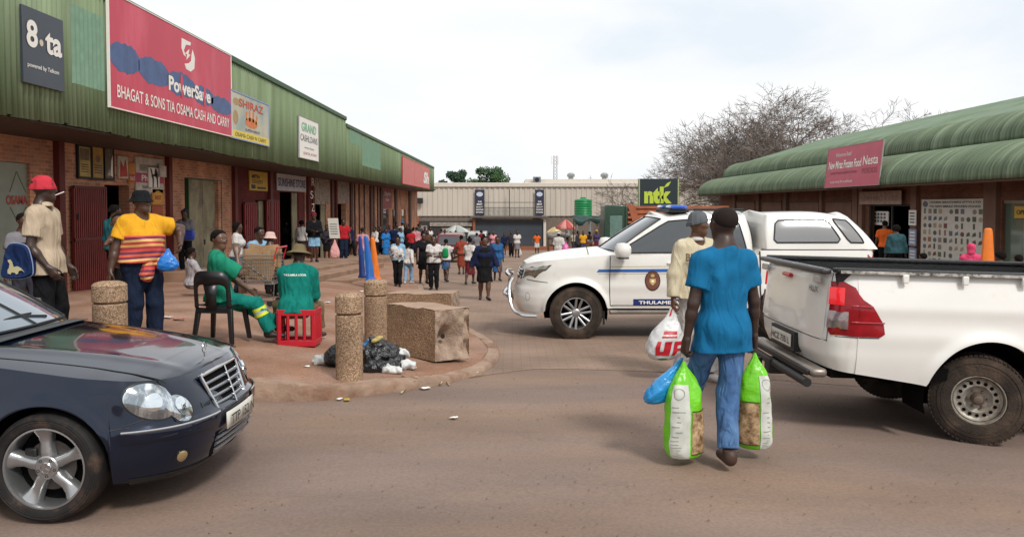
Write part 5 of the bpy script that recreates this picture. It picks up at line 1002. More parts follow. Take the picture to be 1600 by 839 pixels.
for x in (x0 + .08, x1 - .08):
    for y in (y0 + .04, y1 - .04): MB().lathe([(.02, -.015), (.05, -.015), (.055, 0), (.05, .015), (.02, .015)], 16, m=Matrix.Translation((x, y, z0 + .055)) @ Matrix.Rotation(R(90), 4, 'X')).build('wheel', K_, tr)
M_CARD = mat('cardboard', 'a08260', rough=.9, var=.2, vs=4); rnd = random.Random(2); cb = MB()
for k in range(14): u = k / 13; ang = rnd.uniform(-.25, .25); m4 = Matrix.Translation(((x0 + x1) / 2 + rnd.uniform(-.12, .12), y0 + .06 + u * .42, zb2 - .22 + rnd.uniform(0, .20))) @ Matrix.Rotation(ang, 4, 'Y') @ Matrix.Rotation(rnd.uniform(-.1, .1), 4, 'X'); cb.box((-rnd.uniform(.1, .22), -.008, -.2), (rnd.uniform(.1, .22), .008, .18), m4)
o = cb.build('cardboard_stack', M_CARD, None, origin=(x0, y0, za)); tagp(o, 'flattened brown cardboard sheets standing in the wire trolley', 'cardboard')
# ================================================================ VEHICLES (local: x forward, origin on the ground under the front axle, y to the left)
M_CHR = mat('chrome', 'c8cacc', rough=.12, metal=1, var=0); M_ALU = mat('alloy', 'a8a9aa', rough=.3, metal=.85, var=.08, vs=12); M_BLKP = mat('black_plastic_trim', '1a1a1b', rough=.5, var=.1); M_GL = glass(); M_WELL = mat('wheel_well', '0e0d0d', rough=1, var=0, spec=.1); M_RUB = mat('seal_rubber', '131313', rough=.6, var=0)
class Car:
    def __init__(s, name, label, cat, loc, rz, paint, plan, zt, zb, prof, axles, arch_r, flare=.02, flare_w=.07, crown=(), pitch=0, top_rng=None):
        s.t = thing(name, label, cat, loc, rz=rz, world=False); s.t.rotation_euler = (0, pitch, rz); s.paint = paint
        P = catmull(plan, 40); d = np.r_[0, np.cumsum(np.linalg.norm(np.diff(P, axis=0), axis=1))]; n = int(d[-1] / .014); u = np.linspace(0, d[-1], n); s.px = np.interp(u, d, P[:, 0]); s.py = np.maximum(np.interp(u, d, P[:, 1]), 0); s.py[0] = s.py[-1] = 0
        s.px = np.minimum.accumulate(s.px - np.arange(n) * 1e-7); s.u = u; s.L = d[-1]; g = np.stack([np.gradient(s.px), np.gradient(s.py)], 1); kk = np.ones(9) / 9; gp_ = np.pad(g, ((4, 4), (0, 0)), mode='edge'); g = np.stack([np.convolve(gp_[:, q], kk, 'valid') for q in (0, 1)], 1); g /= np.linalg.norm(g, axis=1)[:, None]; s.nx, s.ny = -g[:, 1] * -1, -g[:, 0]; s.nx = g[:, 1]; s.nx[0] = 1; s.ny[0] = 0; s.nx[-1] = -1; s.ny[-1] = 0
        s.zt_ = zt; s.zb_ = zb; s.prof = prof; s.ax = axles; s.ar = arch_r; s.fl = flare; s.flw = flare_w; s.crown = crown
    def zt(s, x): return np.interp(-x, [-a for a, b in s.zt_], [b for a, b in s.zt_])
    def zb(s, x, ny=1):
        z = np.interp(-x, [-a for a, b in s.zb_], [b for a, b in s.zb_])
        for ax_, zc in s.ax:
            q = s.ar ** 2 - (x - ax_) ** 2
            if q > 0 and abs(ny) > .4: z = max(z, zc + math.sqrt(q))
        return z
    def off(s, i, z):
        x, nx, ny = s.px[i], s.nx[i], abs(s.ny[i]); o = s.prof(x, z, nx, ny)
        for ax_, zc in s.ax:
            r_ = math.hypot(x - ax_, z - zc); o += s.fl * math.exp(-((r_ - s.ar) / s.flw) ** 2) * ny * (z > zc - .15)
        return o
    def pt(s, u, z, o=0, side=1):
        i = u / s.L * (len(s.u) - 1); a = int(max(0, min(len(s.u) - 2, math.floor(i)))); f = i - a; r_ = []
        for k in (a, a + 1): q = s.off(k, z) + o; r_.append((s.px[k] + s.nx[k] * q, s.py[k] + s.ny[k] * q))
        return Vector((r_[0][0] * (1 - f) + r_[1][0] * f, side * (r_[0][1] * (1 - f) + r_[1][1] * f), z))
    def ux(s, x): return float(np.interp(-x, -s.px, s.u))          # arc length at a given x (sides)
    def uy(s, y): k = int(len(s.u) * .25); m = np.maximum.accumulate(s.py[:k]); return float(np.interp(y, m, s.u[:k]))   # front face
    def uyr(s, y): k = int(len(s.u) * .8); m = np.maximum.accumulate(s.py[k:][::-1]); return float(np.interp(y, m, s.u[k:][::-1]))
    def band(s, rows=34, name='body', zpow=1.0):
        mb = MB(); G = []
        for side in (1, -1):
            g = []
            for i in range(len(s.u)):
                x = s.px[i]; z0, z1 = s.zb(x, s.ny[i]), s.zt(x); row = []
                for k in range(rows + 1):
                    z = z0 + (z1 - z0) * k / rows; o = s.off(i, z); row.append((x + s.nx[i] * o, side * max(s.py[i] + s.ny[i] * o, 0), z))
                x2, y2, z2 = row[0]; row = [(x2 - s.nx[i] * .05, side * max(abs(y2) - s.ny[i] * .05, 0), z2 + .002)] + row; g.append(row)
            G.append(g); mb.grid(g, flip=(side == 1))
        s.edge = [g_[-1] for g_ in G[0]]
        return mb
    def top(s, mb, x0, x1, ny_=28):
        ex = np.array([e[0] for e in s.edge]); eyy = np.array([e[1] for e in s.edge]); rows = []; ex2 = np.minimum.accumulate(ex)
        xs_ = np.concatenate([np.linspace(ex2[0], ex2[0] - .25, 40), np.linspace(ex2[0] - .26, x1, 120)]) if x0 is None else np.linspace(x0, x1, 60)
        for x in xs_:
            i = np.searchsorted(-ex2, -x); i = min(max(i, 0), len(ex2) - 1); ye = float(np.interp(-x, -ex2, eyy)); ze = s.zt(float(np.interp(-x, -ex2, s.px))); c_ = np.interp(-x, [-a for a, b in s.crown], [b for a, b in s.crown])
            rows.append([(x, ye * v, ze + c_ * (1 - abs(v) ** 2.4) * (1 + 0) + s.topf(x, ye * v)) for v in np.sin(np.linspace(-1, 1, ny_ * 2 + 1) * math.pi / 2)])
        mb.grid(rows); return mb
    def topf(s, x, y): return 0
    def patch(s, name, pts, m, mode='x', side=1, o=.004, bulge=0, rings=6, parent=None, rim=.012, both=False, cz=None):
        """closed outline in (position, z) wrapped on the body; mode x = side position, y = front face position (signed), r = rear face"""
        mb = MB(); P = np.array(pts, float); c_ = P.mean(0); k = len(P)
        def mp_(p, oo):
            if mode == 'x': return s.pt(s.ux(p[0]), p[1], oo, side)
            if mode == 'u': return s.pt(p[0], p[1], oo, side)
            sg = 1 if p[0] >= 0 else -1; return s.pt((s.uy if mode == 'y' else s.uyr)(abs(p[0])), p[1], oo, sg)
        v = [mp_(c_, o + bulge)]; f = []
        for r_ in range(1, rings + 1):
            q = r_ / rings; v += [mp_(c_ + (p - c_) * q, o + bulge * (1 - q * q)) for p in P]
        v += [mp_(p, -rim) for p in P]
        f += [(0, 1 + j, 1 + (j + 1) % k) for j in range(k)]
        for r_ in range(rings): f += [(1 + r_ * k + j, 1 + (r_ + 1) * k + j, 1 + (r_ + 1) * k + (j + 1) % k, 1 + r_ * k + (j + 1) % k) for j in range(k)]
        mb.add(v, f); return mb.build(name, m, parent or s.t, ang=50)
    def line(s, name, pts, m, r_=.004, mode='x', side=1, o=.001, parent=None, n=5):
        q = catmull(pts, 8) if len(pts) > 2 else np.array([np.array(pts[0]) + (np.array(pts[1]) - np.array(pts[0])) * t for t in np.linspace(0, 1, 24)])
        def mp_(p):
            if mode == 'x': return s.pt(s.ux(p[0]), p[1], o, side)
            if mode == 'u': return s.pt(p[0], p[1], o, side)
            return s.pt((s.uy if mode == 'y' else s.uyr)(abs(p[0])), p[1], o, 1 if p[0] >= 0 else -1)
        return MB().tube([mp_(p) for p in q], r_, n).build(name, m, parent or s.t)
    def cabin(s, name, B_, T_, m, glassm, wins, roofc=.04, bulge=.02, pillars=None, h0=0.0):
        Bc, Tc = catmull(B_, 12), catmull(T_, 12); n = len(Bc)
        def pt(i, h, o=0, side=1):
            a = int(min(n - 2, max(0, math.floor(i)))); f = i - a; b = Bc[a] * (1 - f) + Bc[a + 1] * f; t = Tc[a] * (1 - f) + Tc[a + 1] * f; p = b + (t - b) * h
            tg = (Bc[min(a + 1, n - 1)] - Bc[a]); nn = np.array([tg[1], -tg[0]]); nn = nn / max(np.linalg.norm(nn), 1e-9); ob = o + bulge * math.sin(math.pi * min(h, 1))
            return Vector((p[0] + nn[0] * ob, side * max(p[1] + nn[1] * ob, 0), p[2]))
        mb = MB(); hs = list(np.linspace(0, 1, 10))
        for side in (1, -1):
            g = [[pt(i, h, 0, side) for h in hs] for i in np.linspace(0, n - 1, n)]
            for i, row in enumerate(g):
                p = Vector(row[-1]); c_ = Vector((p.x, 0, p.z)); 
                for q in (.985, .95, .9, .8, .65, .5, .3, .15, 0): row.append(Vector((p.x + (Tc[:, 0].mean() - p.x) * (1 - q) * .12 * 0, p.y * q, p.z + roofc * (1 - q ** 2.2) * min(1, 1))))
            mb.grid(g, flip=(side == 1))
        ob = mb.build(name, m, s.t, ang=40)
        for nm, i0, i1, ha, hb, sides, tilt in wins:
            for side in sides:
                def gp(a, b, o): 
                    tt = max(0, (abs(2 * b - 1) - .6) / .4); ks = .07 * (1 - math.sqrt(max(0, 1 - tt * tt))) if i0 > 0 else 0; a = ks + (1 - 2 * ks) * a; ii = i0 + (i1 - i0) * a; hh = ha + (hb - ha) * b; ii += tilt[0] * (1 - a) * (b - .5) + tilt[1] * a * (b - .5); return pt(ii * 12, hh, o, side)
                N = 22; mk = MB(); r_ = .08
                def rc(a, b):   # rounded rectangle parametrisation
                    return a, b
                G = [[gp(a, b, .006) for b in np.linspace(0, 1, 10)] for a in np.linspace(0, 1, N)]; mk.grid(G, flip=(side == 1)); w_ = mk.build(nm, glassm, s.t)
                e = [gp(a, 0, .007) for a in np.linspace(0, 1, N)] + [gp(1, b, .007) for b in np.linspace(0, 1, 8)] + [gp(a, 1, .007) for a in np.linspace(1, 0, N)] + [gp(0, b, .007) for b in np.linspace(1, 0, 8)]
                MB().tube(e + [e[0]], .011, 5).build('seal', M_RUB, w_)
        s.cpt = pt; return ob
def wheel(par, x, y, z, Rr, W_, style, side, rimR, tm=None, name='wheel'):
    """side = +1: outer face towards +y"""
    o = bpy.data.objects.new(name, None); COL.objects.link(o); o.parent = par; o.location = (x, y, z); o.rotation_euler = (R(-90) * side, 0, .13 * x); tm = tm or M_TYRE
    h = W_ / 2; n = 72; mb = MB(); v = []
    prof = [(rimR * .98, h * .80), (rimR * 1.03, h * .98), (rimR + (Rr - rimR) * .35, h * 1.04), (rimR + (Rr - rimR) * .75, h * .98), (Rr * .975, h * .84), (Rr * .993, h * .70), (Rr, h * .35), (Rr, 0), (Rr, -h * .35), (Rr * .993, -h * .7), (Rr * .95, -h * .9), (rimR * 1.03, -h * .98), (rimR * .98, -h * .8)]
    mb.lathe(prof, n, cap=False)
    tb = MB(); nt_ = 64 if style != 'five' else 0
    for k in range(nt_):
        a = 2 * math.pi * k / nt_; 
        for sg in (1, -1):
            m4 = Matrix.Rotation(a + (.05 if sg < 0 else 0), 4, 'Z'); tb.box((Rr * .975, -.014, sg * h * .55 - .03), (Rr + .0015, .012, sg * h * .55 + .045 * sg + (.03 if sg < 0 else 0)), m4)
    ty = mb.build('tyre', tm, o, ang=30)
    if nt_: tb.build('tread', tm, o, smooth=False)
    for q in (.45, .62): 
        rr_ = rimR + (Rr - rimR) * q; MB().lathe([(rr_ - .003, h * 1.015), (rr_, h * 1.05), (rr_ + .003, h * 1.015)], n, cap=False).build('sidewall_ring', tm, o)
    rm = MB().lathe([(rimR * 1.0, h * .80), (rimR * .995, h * .92), (rimR * .955, h * .93), (rimR * .93, h * .78), (rimR * .90, h * .1), (rimR * .90, -h * .6)], n, cap=False)
    if style == 'five':
        rm.build('rim', M_ALU, o, ang=30); sp = MB(); sb_ = h * .62
        for k in range(5):
            a = math.pi / 2 + .12 + k * 2 * math.pi / 5; g = []
            for r_, wd, zz in ((.05, .040, sb_), (.09, .036, sb_ + .006), (.14, .037, sb_ - .006), (.18, .046, sb_ - .002), (rimR * .94, .066, h * .80)):
                g.append([Vector((r_, v_ * wd, zz - .026 * abs(v_) ** 3 - (.03 if abs(v_) > .99 else 0))) for v_ in np.linspace(-1, 1, 11)])
            m4 = Matrix.Rotation(a, 3, 'Z'); sp.grid([[m4 @ p for p in row] for row in g])
        sp.build('spokes', M_ALU, o, ang=60)
        MB().lathe([(.068, sb_ - .03), (.068, sb_ + .002), (.060, sb_ + .008), (.001, sb_ + .009)], 40).build('hub', M_ALU, o)
        MB().lathe([(.033, sb_ + .009), (.033, sb_ + .013), (.030, sb_ + .016), (.001, sb_ + .017)], 32).build('hub_cap', M_CHR, o)
        em = MB()
        for k in range(3): em.box((0, -.0022, sb_ + .017), (.027, .0022, sb_ + .020), Matrix.Rotation(math.pi / 2 + k * 2.0944, 4, 'Z'))
        em.lathe([(.027, sb_ + .017), (.027, sb_ + .020), (.030, sb_ + .020), (.030, sb_ + .017)], 32, cap=False); em.build('emblem', M_ALU, o)
        bl = MB(); [bl.lathe([(.009, sb_ - .005), (.009, sb_ + .010), (.006, sb_ + .010), (.006, sb_), (.001, sb_)], 12, c=(.05 * math.cos(1.0 + k * 1.2566), .05 * math.sin(1.0 + k * 1.2566), 0)) for k in range(5)]; bl.build('bolts', M_BLKP, o)
        MB().lathe([(.145, h * .0), (.145, h * .12), (.06, h * .12), (.06, h * .2), (.001, h * .2)], 48).build('brake_disc', mat('brake_steel', '5c5a58', metal=.8, rough=.35), o)
        MB().box((-.15, .02, h * .0), (-.08, .10, h * .3)).build('caliper', M_BLKP, o, bevel=.01)
    elif style == 'six':
        rm.build('rim', M_ALU, o, ang=30); sp = MB()
        for k in range(6):
            a = k * math.pi / 3 + .3
            for d_ in (-.15, .15):
                g = []
                for r_, zz in ((.05, h * .6), (.12, h * .72), (rimR * .93, h * .86)): dy = d_ * r_ * .9 + (.014 if d_ > 0 else -.014); g.append([Vector((r_, dy + v_ * .019, zz - (.012 if abs(v_) > .99 else 0))) for v_ in np.linspace(-1, 1, 5)])
                m4 = Matrix.Rotation(a, 3, 'Z'); sp.grid([[m4 @ p for p in row] for row in g])
        sp.build('spokes', M_ALU, o, ang=60); MB().lathe([(.062, h * .4), (.062, h * .62), (.05, h * .68), (.03, h * .72), (.001, h * .72)], 32).build('hub', M_ALU, o)
    else:
        ms = mat('steel_wheel', 'a09a90', rough=.45, var=.25, vs=14, metal=.4, col2='7a6654', c2pos=.6, c2s=8); rm.build('rim', ms, o, ang=30)
        MB().lathe([(rimR * .91, h * .55), (rimR * .88, h * .62), (rimR * .80, h * .40), (rimR * .74, h * .36), (rimR * .55, h * .50), (rimR * .50, h * .42), (rimR * .42, h * .22), (rimR * .2, h * .2), (.001, h * .2)], 60, cap=False).build('wheel_disc', ms, o, ang=60)
        hl = MB(); [hl.lathe([(.0145, 0), (.0145, .004), (.001, .004)], 14, m=Matrix.Rotation(k * math.pi / 8, 4, 'Z') @ Matrix.Translation((rimR * .675, 0, h * .45)) @ Matrix.Rotation(.32, 4, 'Y')) for k in range(16)]; hl.build('vent_holes', M_WELL, o)
        MB().lathe([(.052, h * .2), (.050, h * .45), (.038, h * .62), (.034, h * .85), (.02, h * .9), (.001, h * .9)], 24).build('hub', mat('hub_dirty', '6a5c50', metal=.4, rough=.6, var=.3), o)
        bl = MB(); [bl.lathe([(.011, h * .2), (.011, h * .42), (.008, h * .48), (.001, h * .48)], 6, c=(.07 * math.cos(k * 1.047), .07 * math.sin(k * 1.047), 0)) for k in range(6)]; bl.build('wheel_nuts', mat('hub_dirty', '6a5c50'), o)
    MB().lathe([(rimR * .9, -h * .3), (rimR * .88, -h * .35), (.001, -h * .36)], 32).build('backing_plate', M_WELL, o)
    return o
def wells(c, ax_list, Rw, y0, y1):
    for (x, z) in ax_list:
        for sg in (1, -1):
            g = [[(x + Rw * math.cos(a), sg * yy_, z + Rw * math.sin(a)) for yy_ in (y0, y1)] for a in np.linspace(-.25, math.pi + .25, 30)]; MB().grid(g).add([(x + Rw * math.cos(a), sg * y0, z + Rw * math.sin(a)) for a in np.linspace(-.25, math.pi + .25, 30)], [tuple(range(30))]).build('wheel_liner', M_WELL, c.t)

# ---------------------------------------------------------------- dark blue saloon (front half in view)
M_NAVY = mat('navy_paint', '06162c', rough=.14, metal=.5, var=.04, vs=2, coat=.8, spec=.3)
def mprof(x, z, nx, ny):
    f = max(nx, 0) ** 1.2
    side = -.055 * max(0, (.36 - z) / .2) ** 1.6 - .09 * max(0, (z - .66) / .28) ** 2.0 + .006 * math.exp(-((z - .52) / .05) ** 2)
    fr = np.interp(z, [.17, .22, .27, .34, .42, .50, .515, .535, .60, .68, .74, .80], [-.10, -.045, -.02, .0, .012, .012, .004, -.03, -.055, -.095, -.135, -.19])
    rr = np.interp(z, [.2, .3, .5, .6, .9], [-.08, 0, .02, -.02, -.08])
    return side * (1 - f - max(-nx, 0)) + fr * f + rr * max(-nx, 0)
MY = 5.31; mx0 = (57 - 800) / F * 4.45
car = Car('saloon_car', 'dark blue saloon car with silver alloy wheels cutting into the frame at the left', 'car', (mx0, MY, zg(mx0, 4.45) - .0), 0, M_NAVY,
    [(.81, 0), (.80, .25), (.765, .45), (.68, .62), (.54, .735), (.36, .80), (0, .84), (-1.4, .855), (-2.7, .845), (-3.2, .80), (-3.55, .66), (-3.7, .4), (-3.735, 0)],
    [(.81, .765), (.68, .775), (.5, .79), (.3, .815), (0, .855), (-.4, .905), (-.8, .945), (-1.6, .965), (-3, .97), (-3.4, .955), (-3.74, .91)],
    [(.81, .175), (.5, .19), (.35, .21), (-.4, .21), (-2.3, .21), (-3.0, .25), (-3.7, .28)], mprof, [(0, .318), (-2.715, .318)], .365, .028, .06,
    crown=[(.7, .0), (.62, .022), (.45, .05), (.2, .068), (-.2, .08), (-.6, .08), (-1, .05), (-3.0, .03), (-3.5, .04), (-3.74, .0)])
# raised shoulders along the bonnet
def _tf(x, y): return .010 * math.exp(-((abs(y) - (.34 + .18 * (.6 - x))) / .05) ** 2) * float(sm(.75, .3, np.array(x))) * (x > -.9)
car.topf = _tf
mb = car.band(40); car.top(mb, None, -3.72); mb.build('body', M_NAVY, car.t, ang=28)
car.cabin('cabin', [(-.50, 0, 1.0), (-.54, .32, .995), (-.66, .58, .98), (-.80, .70, .965), (-1.5, .745, .975), (-2.3, .74, .98), (-2.85, .68, .985), (-3.02, .5, .99), (-3.1, .28, .99), (-3.12, 0, .99)],
    [(-1.22, 0, 1.37), (-1.23, .28, 1.368), (-1.27, .46, 1.36), (-1.34, .53, 1.35), (-1.7, .57, 1.37), (-2.2, .56, 1.36), (-2.5, .52, 1.33), (-2.58, .42, 1.33), (-2.62, .25, 1.335), (-2.64, 0, 1.34)], M_NAVY, glass('windscreen_glass', '5a6b78', .03),
    [('windscreen', .0, 2.45, .06, .95, (1, -1), (0, 0)), ('side_window', 3.12, 4.6, .10, .90, (1, -1), (.1, 0)), ('side_window', 4.7, 5.8, .10, .90, (1, -1), (0, 0)), ('rear_window', 6.9, 9, .1, .9, (1, -1), (0, 0))], roofc=.05)
# cowl grille strip and wipers
MB().grid([[(-.42 - .10 * abs(v) ** 2 - d_, v * .62, float(car.zt(-.5)) + .075 - .035 * abs(v) ** 2.2 + .012 + d_ * .03) for v in np.linspace(-1, 1, 24)] for d_ in (0, .05, .10)]).build('cowl_grille', mat('cowl_plastic', '3c3e40', rough=.6), car.t, solid=.006)
for y0_, y1_ in ((.22, -.28), (-.3, -.72)):
    wp = MB(); wp.tube([(-.60, y0_, 1.052), (-.64, (y0_ + y1_) / 2, 1.085), (-.66 - .1 * (y1_ < -.5), y1_ + .08, 1.068)], .010, 6); wp.tube([(-.645, y0_ - .1, 1.085), (-.70 - .06 * (y1_ < -.5), y1_ + .05, 1.085)], .007, 5); wp.build('wiper', M_BLKP, car.t)
# headlights: a big oval and a small oval joined
HL = mat('lamp_lens', '8d979e', rough=.1, metal=.9, var=.4, vs=14, coat=1, col2='e6ecee', c2s=16, anis=(1, 1, .35)); HLB = mat('lamp_bezel', '10141a', rough=.3, var=0)
def two_oval(grow):
    pts = []
    for k in range(30):   # large oval, tilted
        a = math.pi * (.30 + 1.42 * k / 29); pts.append((.0 + (.155 + grow) * math.cos(a), (.098 + grow) * math.sin(a)))
    for k in range(20):
        a = math.pi * (-.62 + 1.28 * k / 19); pts.append((.165 + (.088 + grow) * math.cos(a), -.028 + (.075 + grow) * math.sin(a)))
    return pts
for side in (-1, 1):
    uc = car.uy(.60) + .085; 
    def pl(g): 
        r_ = []
        for (a, b) in two_oval(g): a2 = a; b2 = b - a * .22; r_.append((uc - a2 * 1.08 + .08, .668 + b2 * 1.02))
        return r_
    def stp(name, pts, m, o, bul, par=None):
        return car.patch(name, pts, m, 'u', side, o, bul, 10, par, rim=.02)
    hb = stp('headlight', pl(.012), HLB, .003, .004); hl = stp('lens', pl(0), HL, .008, .022, hb)
    for (cu, cz, rr_) in ((uc + .075, .668, .052), (uc - .10, .632, .040)): stp('reflector', [(cu + rr_ * math.cos(a), cz + rr_ * math.sin(a)) for a in np.linspace(0, 6.28, 24, endpoint=False)], mat('reflector', 'e4ecf0', rough=.05, metal=1, var=0), .031 if rr_ > .04 else .026, .006, hb)
    fb = car.patch('fog_light', [(car.uy(.60) + .05 * math.cos(a) * 1.1, .315 + .045 * math.sin(a)) for a in np.linspace(0, 6.28, 24, endpoint=False)], HLB, 'u', side, .003, -.01, 6); car.patch('lens', [(car.uy(.60) + .034 * math.cos(a), .315 + .034 * math.sin(a)) for a in np.linspace(0, 6.28, 24, endpoint=False)], mat('fog_lens', 'a8936c', rough=.15, metal=.5), 'u', side, .006, .008, 6, fb)
    # chrome edged rub strip round the corner
    car.patch('rub_strip', [(u_, .445 + .0) for u_ in np.linspace(car.uy(.30), car.ux(.42), 24)] + [(u_, .505) for u_ in np.linspace(car.ux(.42), car.uy(.30), 24)], M_NAVY, 'u', side, .012, .004, 4)
    car.line('chrome_strip', [(car.uy(.30), .512), (car.ux(.42), .512)], M_CHR, .007, 'u', side, .014)
    car.line('panel_gap', [(car.ux(.42), .535), (car.ux(.45), .55), (car.uy(.74), .57)], M_RUB, .003, 'u', side)
    car.line('panel_gap', [(car.ux(.36), .53), (car.ux(.46), .535)], M_RUB, .003, 'u', side)
    car.line('panel_gap', [(-.62, .25), (-.60, .6), (-.66, .93)], M_RUB, .004, 'x', side); car.line('panel_gap', [(-1.72, .25), (-1.72, .96)], M_RUB, .004, 'x', side)
    car.patch('door_handle', [(-1.45, .80), (-1.62, .80), (-1.62, .835), (-1.45, .835)], M_NAVY, 'x', side, .03, .005, 2)
    car.line('side_strip', [(-.64, .50), (-2.2, .52)], M_NAVY, .016, 'x', side); car.patch('spoiler_lip', [(u_, .185) for u_ in np.linspace(car.uy(.30), car.ux(.45), 16)] + [(u_, .225) for u_ in np.linspace(car.ux(.45), car.uy(.30), 16)], M_BLKP, 'u', side, .006, .002, 3)
    MB().lathe([(.001, -.06), (.05, -.05), (.07, 0), (.05, .05), (.001, .06)], 16, m=Matrix.Translation((-1.12, side * .92, 1.03)) @ Matrix.Diagonal((.9, 1.6, 1.2, 1))).build('mirror', M_NAVY, car.t)
    car.patch('tail_light', [(car.uyr(.5), .68), (car.uyr(.5) - .35, .68), (car.uyr(.5) - .4, .86), (car.uyr(.5), .86)], mat('lamp_red', '8c1a1c', rough=.15, coat=1), 'u', side, .006, .01, 3)
# bonnet shut line, washer jets
def hpt(x, y, o=.0): ex2 = np.array([e_[0] for e_ in car.edge]); ye = float(np.interp(-x, -np.minimum.accumulate(ex2), [e_[1] for e_ in car.edge])); c_ = np.interp(-x, [-a for a, b in car.crown], [b for a, b in car.crown]); return Vector((x, y, car.zt(x) + c_ * (1 - abs(y / ye) ** 2.4) + _tf(x, y) + o))
for sg in (1, -1): MB().tube([hpt(x, sg * (.60 + .10 * (.62 - x) / 1.4)) for x in np.linspace(.60, -.55, 30)], .004, 5).build('panel_gap', M_RUB, car.t)
# grille: chrome frame with horizontal bars, leaning back
gt = bpy.data.objects.new('grille', None); COL.objects.link(gt); gt.parent = car.t
def gp(y, z, o=0): u_ = (z - .50) / .235; return Vector((.805 - .085 * u_ - .30 * y * y + o, y, z + .015 * (1 - (y / .3) ** 2) * u_))
hw = lambda z: .245 + .06 * (z - .50) / .235
fr = [gp(y, .50) for y in np.linspace(-hw(.50), hw(.50), 12)] + [gp(hw(z), z) for z in np.linspace(.515, .72, 8)] + [gp(y, .735) for y in np.linspace(hw(.735), -hw(.735), 16)] + [gp(-hw(z), z) for z in np.linspace(.72, .515, 8)]
MB().tube(fr + [fr[0]], .013, 8).build('grille_frame', M_CHR, gt)
MB().grid([[gp(hw(z) * v, z, -.012) for v in np.linspace(-1, 1, 14)] for z in np.linspace(.495, .74, 6)], flip=True).build('grille_back', M_WELL, gt)
gb_ = MB()
for z in (.545, .59, .635, .68): gb_.grid([[gp(hw(z) * v * .97, z + dz, .004 - abs(dz) * .3) for v in np.linspace(-1, 1, 16)] for dz in (-.010, 0, .010)], flip=True)
gb_.build('grille_bars', mat('bar_steel', '9aa0a6', metal=.8, rough=.25, var=0), gt, solid=.006); MB().tube([gp(0, .505, .012), gp(0, .735, .012)], .007, 6).build('grille_centre_bar', M_CHR, gt)
# star on the bonnet: ring on a stem
sx_ = Vector((.60, 0, 0)); sz_ = hpt(.60, 0).z; sm_ = MB(); ring = [Vector((.60, .036 * math.cos(a), sz_ + .062 + .036 * math.sin(a))) for a in np.linspace(0, 2 * math.pi, 28)]; sm_.tube(ring, .003, 6, caps=False)
for k in range(3): a = math.pi / 2 + k * 2.0944; sm_.tube([(.60, 0, sz_ + .062), (.60, .035 * math.cos(a), sz_ + .062 + .035 * math.sin(a))], .0026, 5)
sm_.tube([(.60, 0, sz_), (.60, 0, sz_ + .03)], .005, 6); sm_.build('emblem', M_CHR, car.t)
# number plate and lower intake
def fplate(c, zc, txt, hwid=.26, hh=.055, x=.0, tilt=0, par=None, off=.02):
    pl_ = MB(); P0 = c.pt(0, zc, off); N = 10
    g = [[(P0.x + .004 - .04 * (hwid * v) ** 2 * 4, hwid * v, zc + hh * w_) for w_ in (-1, 1)] for v in np.linspace(-1, 1, N)]
    o = MB().grid(g, flip=False).build('number_plate', mat('plate_white', 'c9c6bc', rough=.4, var=.06), c.t, solid=.006)
    t_ = text(txt, o, mat('plate_text', '22221f'), (P0.x + .010, -hwid * .9, zc - hh * .6), (0, 1, 0), (0, 0, 1), hwid * 1.75, hh * 1.2, bold=.01); 
    return o
fplate(car, .435, 'TTP 152 N', .25, .055, off=.025)
car.patch('lower_intake', [(-.34, .23), (-.36, .27), (-.33, .385), (0, .395), (.33, .385), (.36, .27), (.34, .23), (0, .225)], M_WELL, 'y', 1, .005, -.02, 4)
for z in (.27, .31, .35): car.line('intake_bar', [(-.33, z), (-.15, z), (.15, z), (.33, z)], mat('bar_steel', '9aa0a6'), .008, 'y', 1, .012)
wells(car, [(0, .318), (-2.715, .318)], .372, .50, .77)
MB().box((-3.4, -.60, .20), (.30, .60, .30)).build('floor_pan', M_WELL, car.t)
MT = mat('tyre_car', '201e1e', rough=.7, var=.3, vs=9, col2='4a3a30', c2pos=.62, c2s=6, spec=.3)
for x in (0, -2.715):
    for sg in (1, -1): wheel(car.t, x, sg * .752, .318, .318, .205, 'five', sg, .238, MT)

# ---------------------------------------------------------------- white patrol double cab with canopy
M_WH = mat('white_paint', 'dcdad4', rough=.3, var=.04, vs=2, coat=.6, col2='c8c0b2', c2pos=.66, c2s=2.2); M_WHD = mat('white_paint_dusty', 'dddbd6', rough=.3, var=.03, vs=3, coat=.6, col2='c8beb0', c2pos=.67, c2s=1.5)
def pprof(x, z, nx, ny):
    f = max(nx, 0) ** 1.2; r_ = max(-nx, 0)
    side = -.05 * max(0, (.62 - z) / .25) ** 1.5 - .035 * max(0, (z - 1.05) / .25) ** 1.6 + .010 * math.exp(-((z - .78) / .07) ** 2) - .012 * math.exp(-((z - .92) / .04) ** 2) * 0
    fr = np.interp(z, [.3, .38, .5, .62, .72, .78, .86, 1.0, 1.12], [-.10, -.03, .02, .03, .01, -.03, -.05, -.09, -.16])
    return side * (1 - f - r_) + fr * f - .01 * r_
PY = 12.42; px0_ = (901 - 800) / F * 11.5
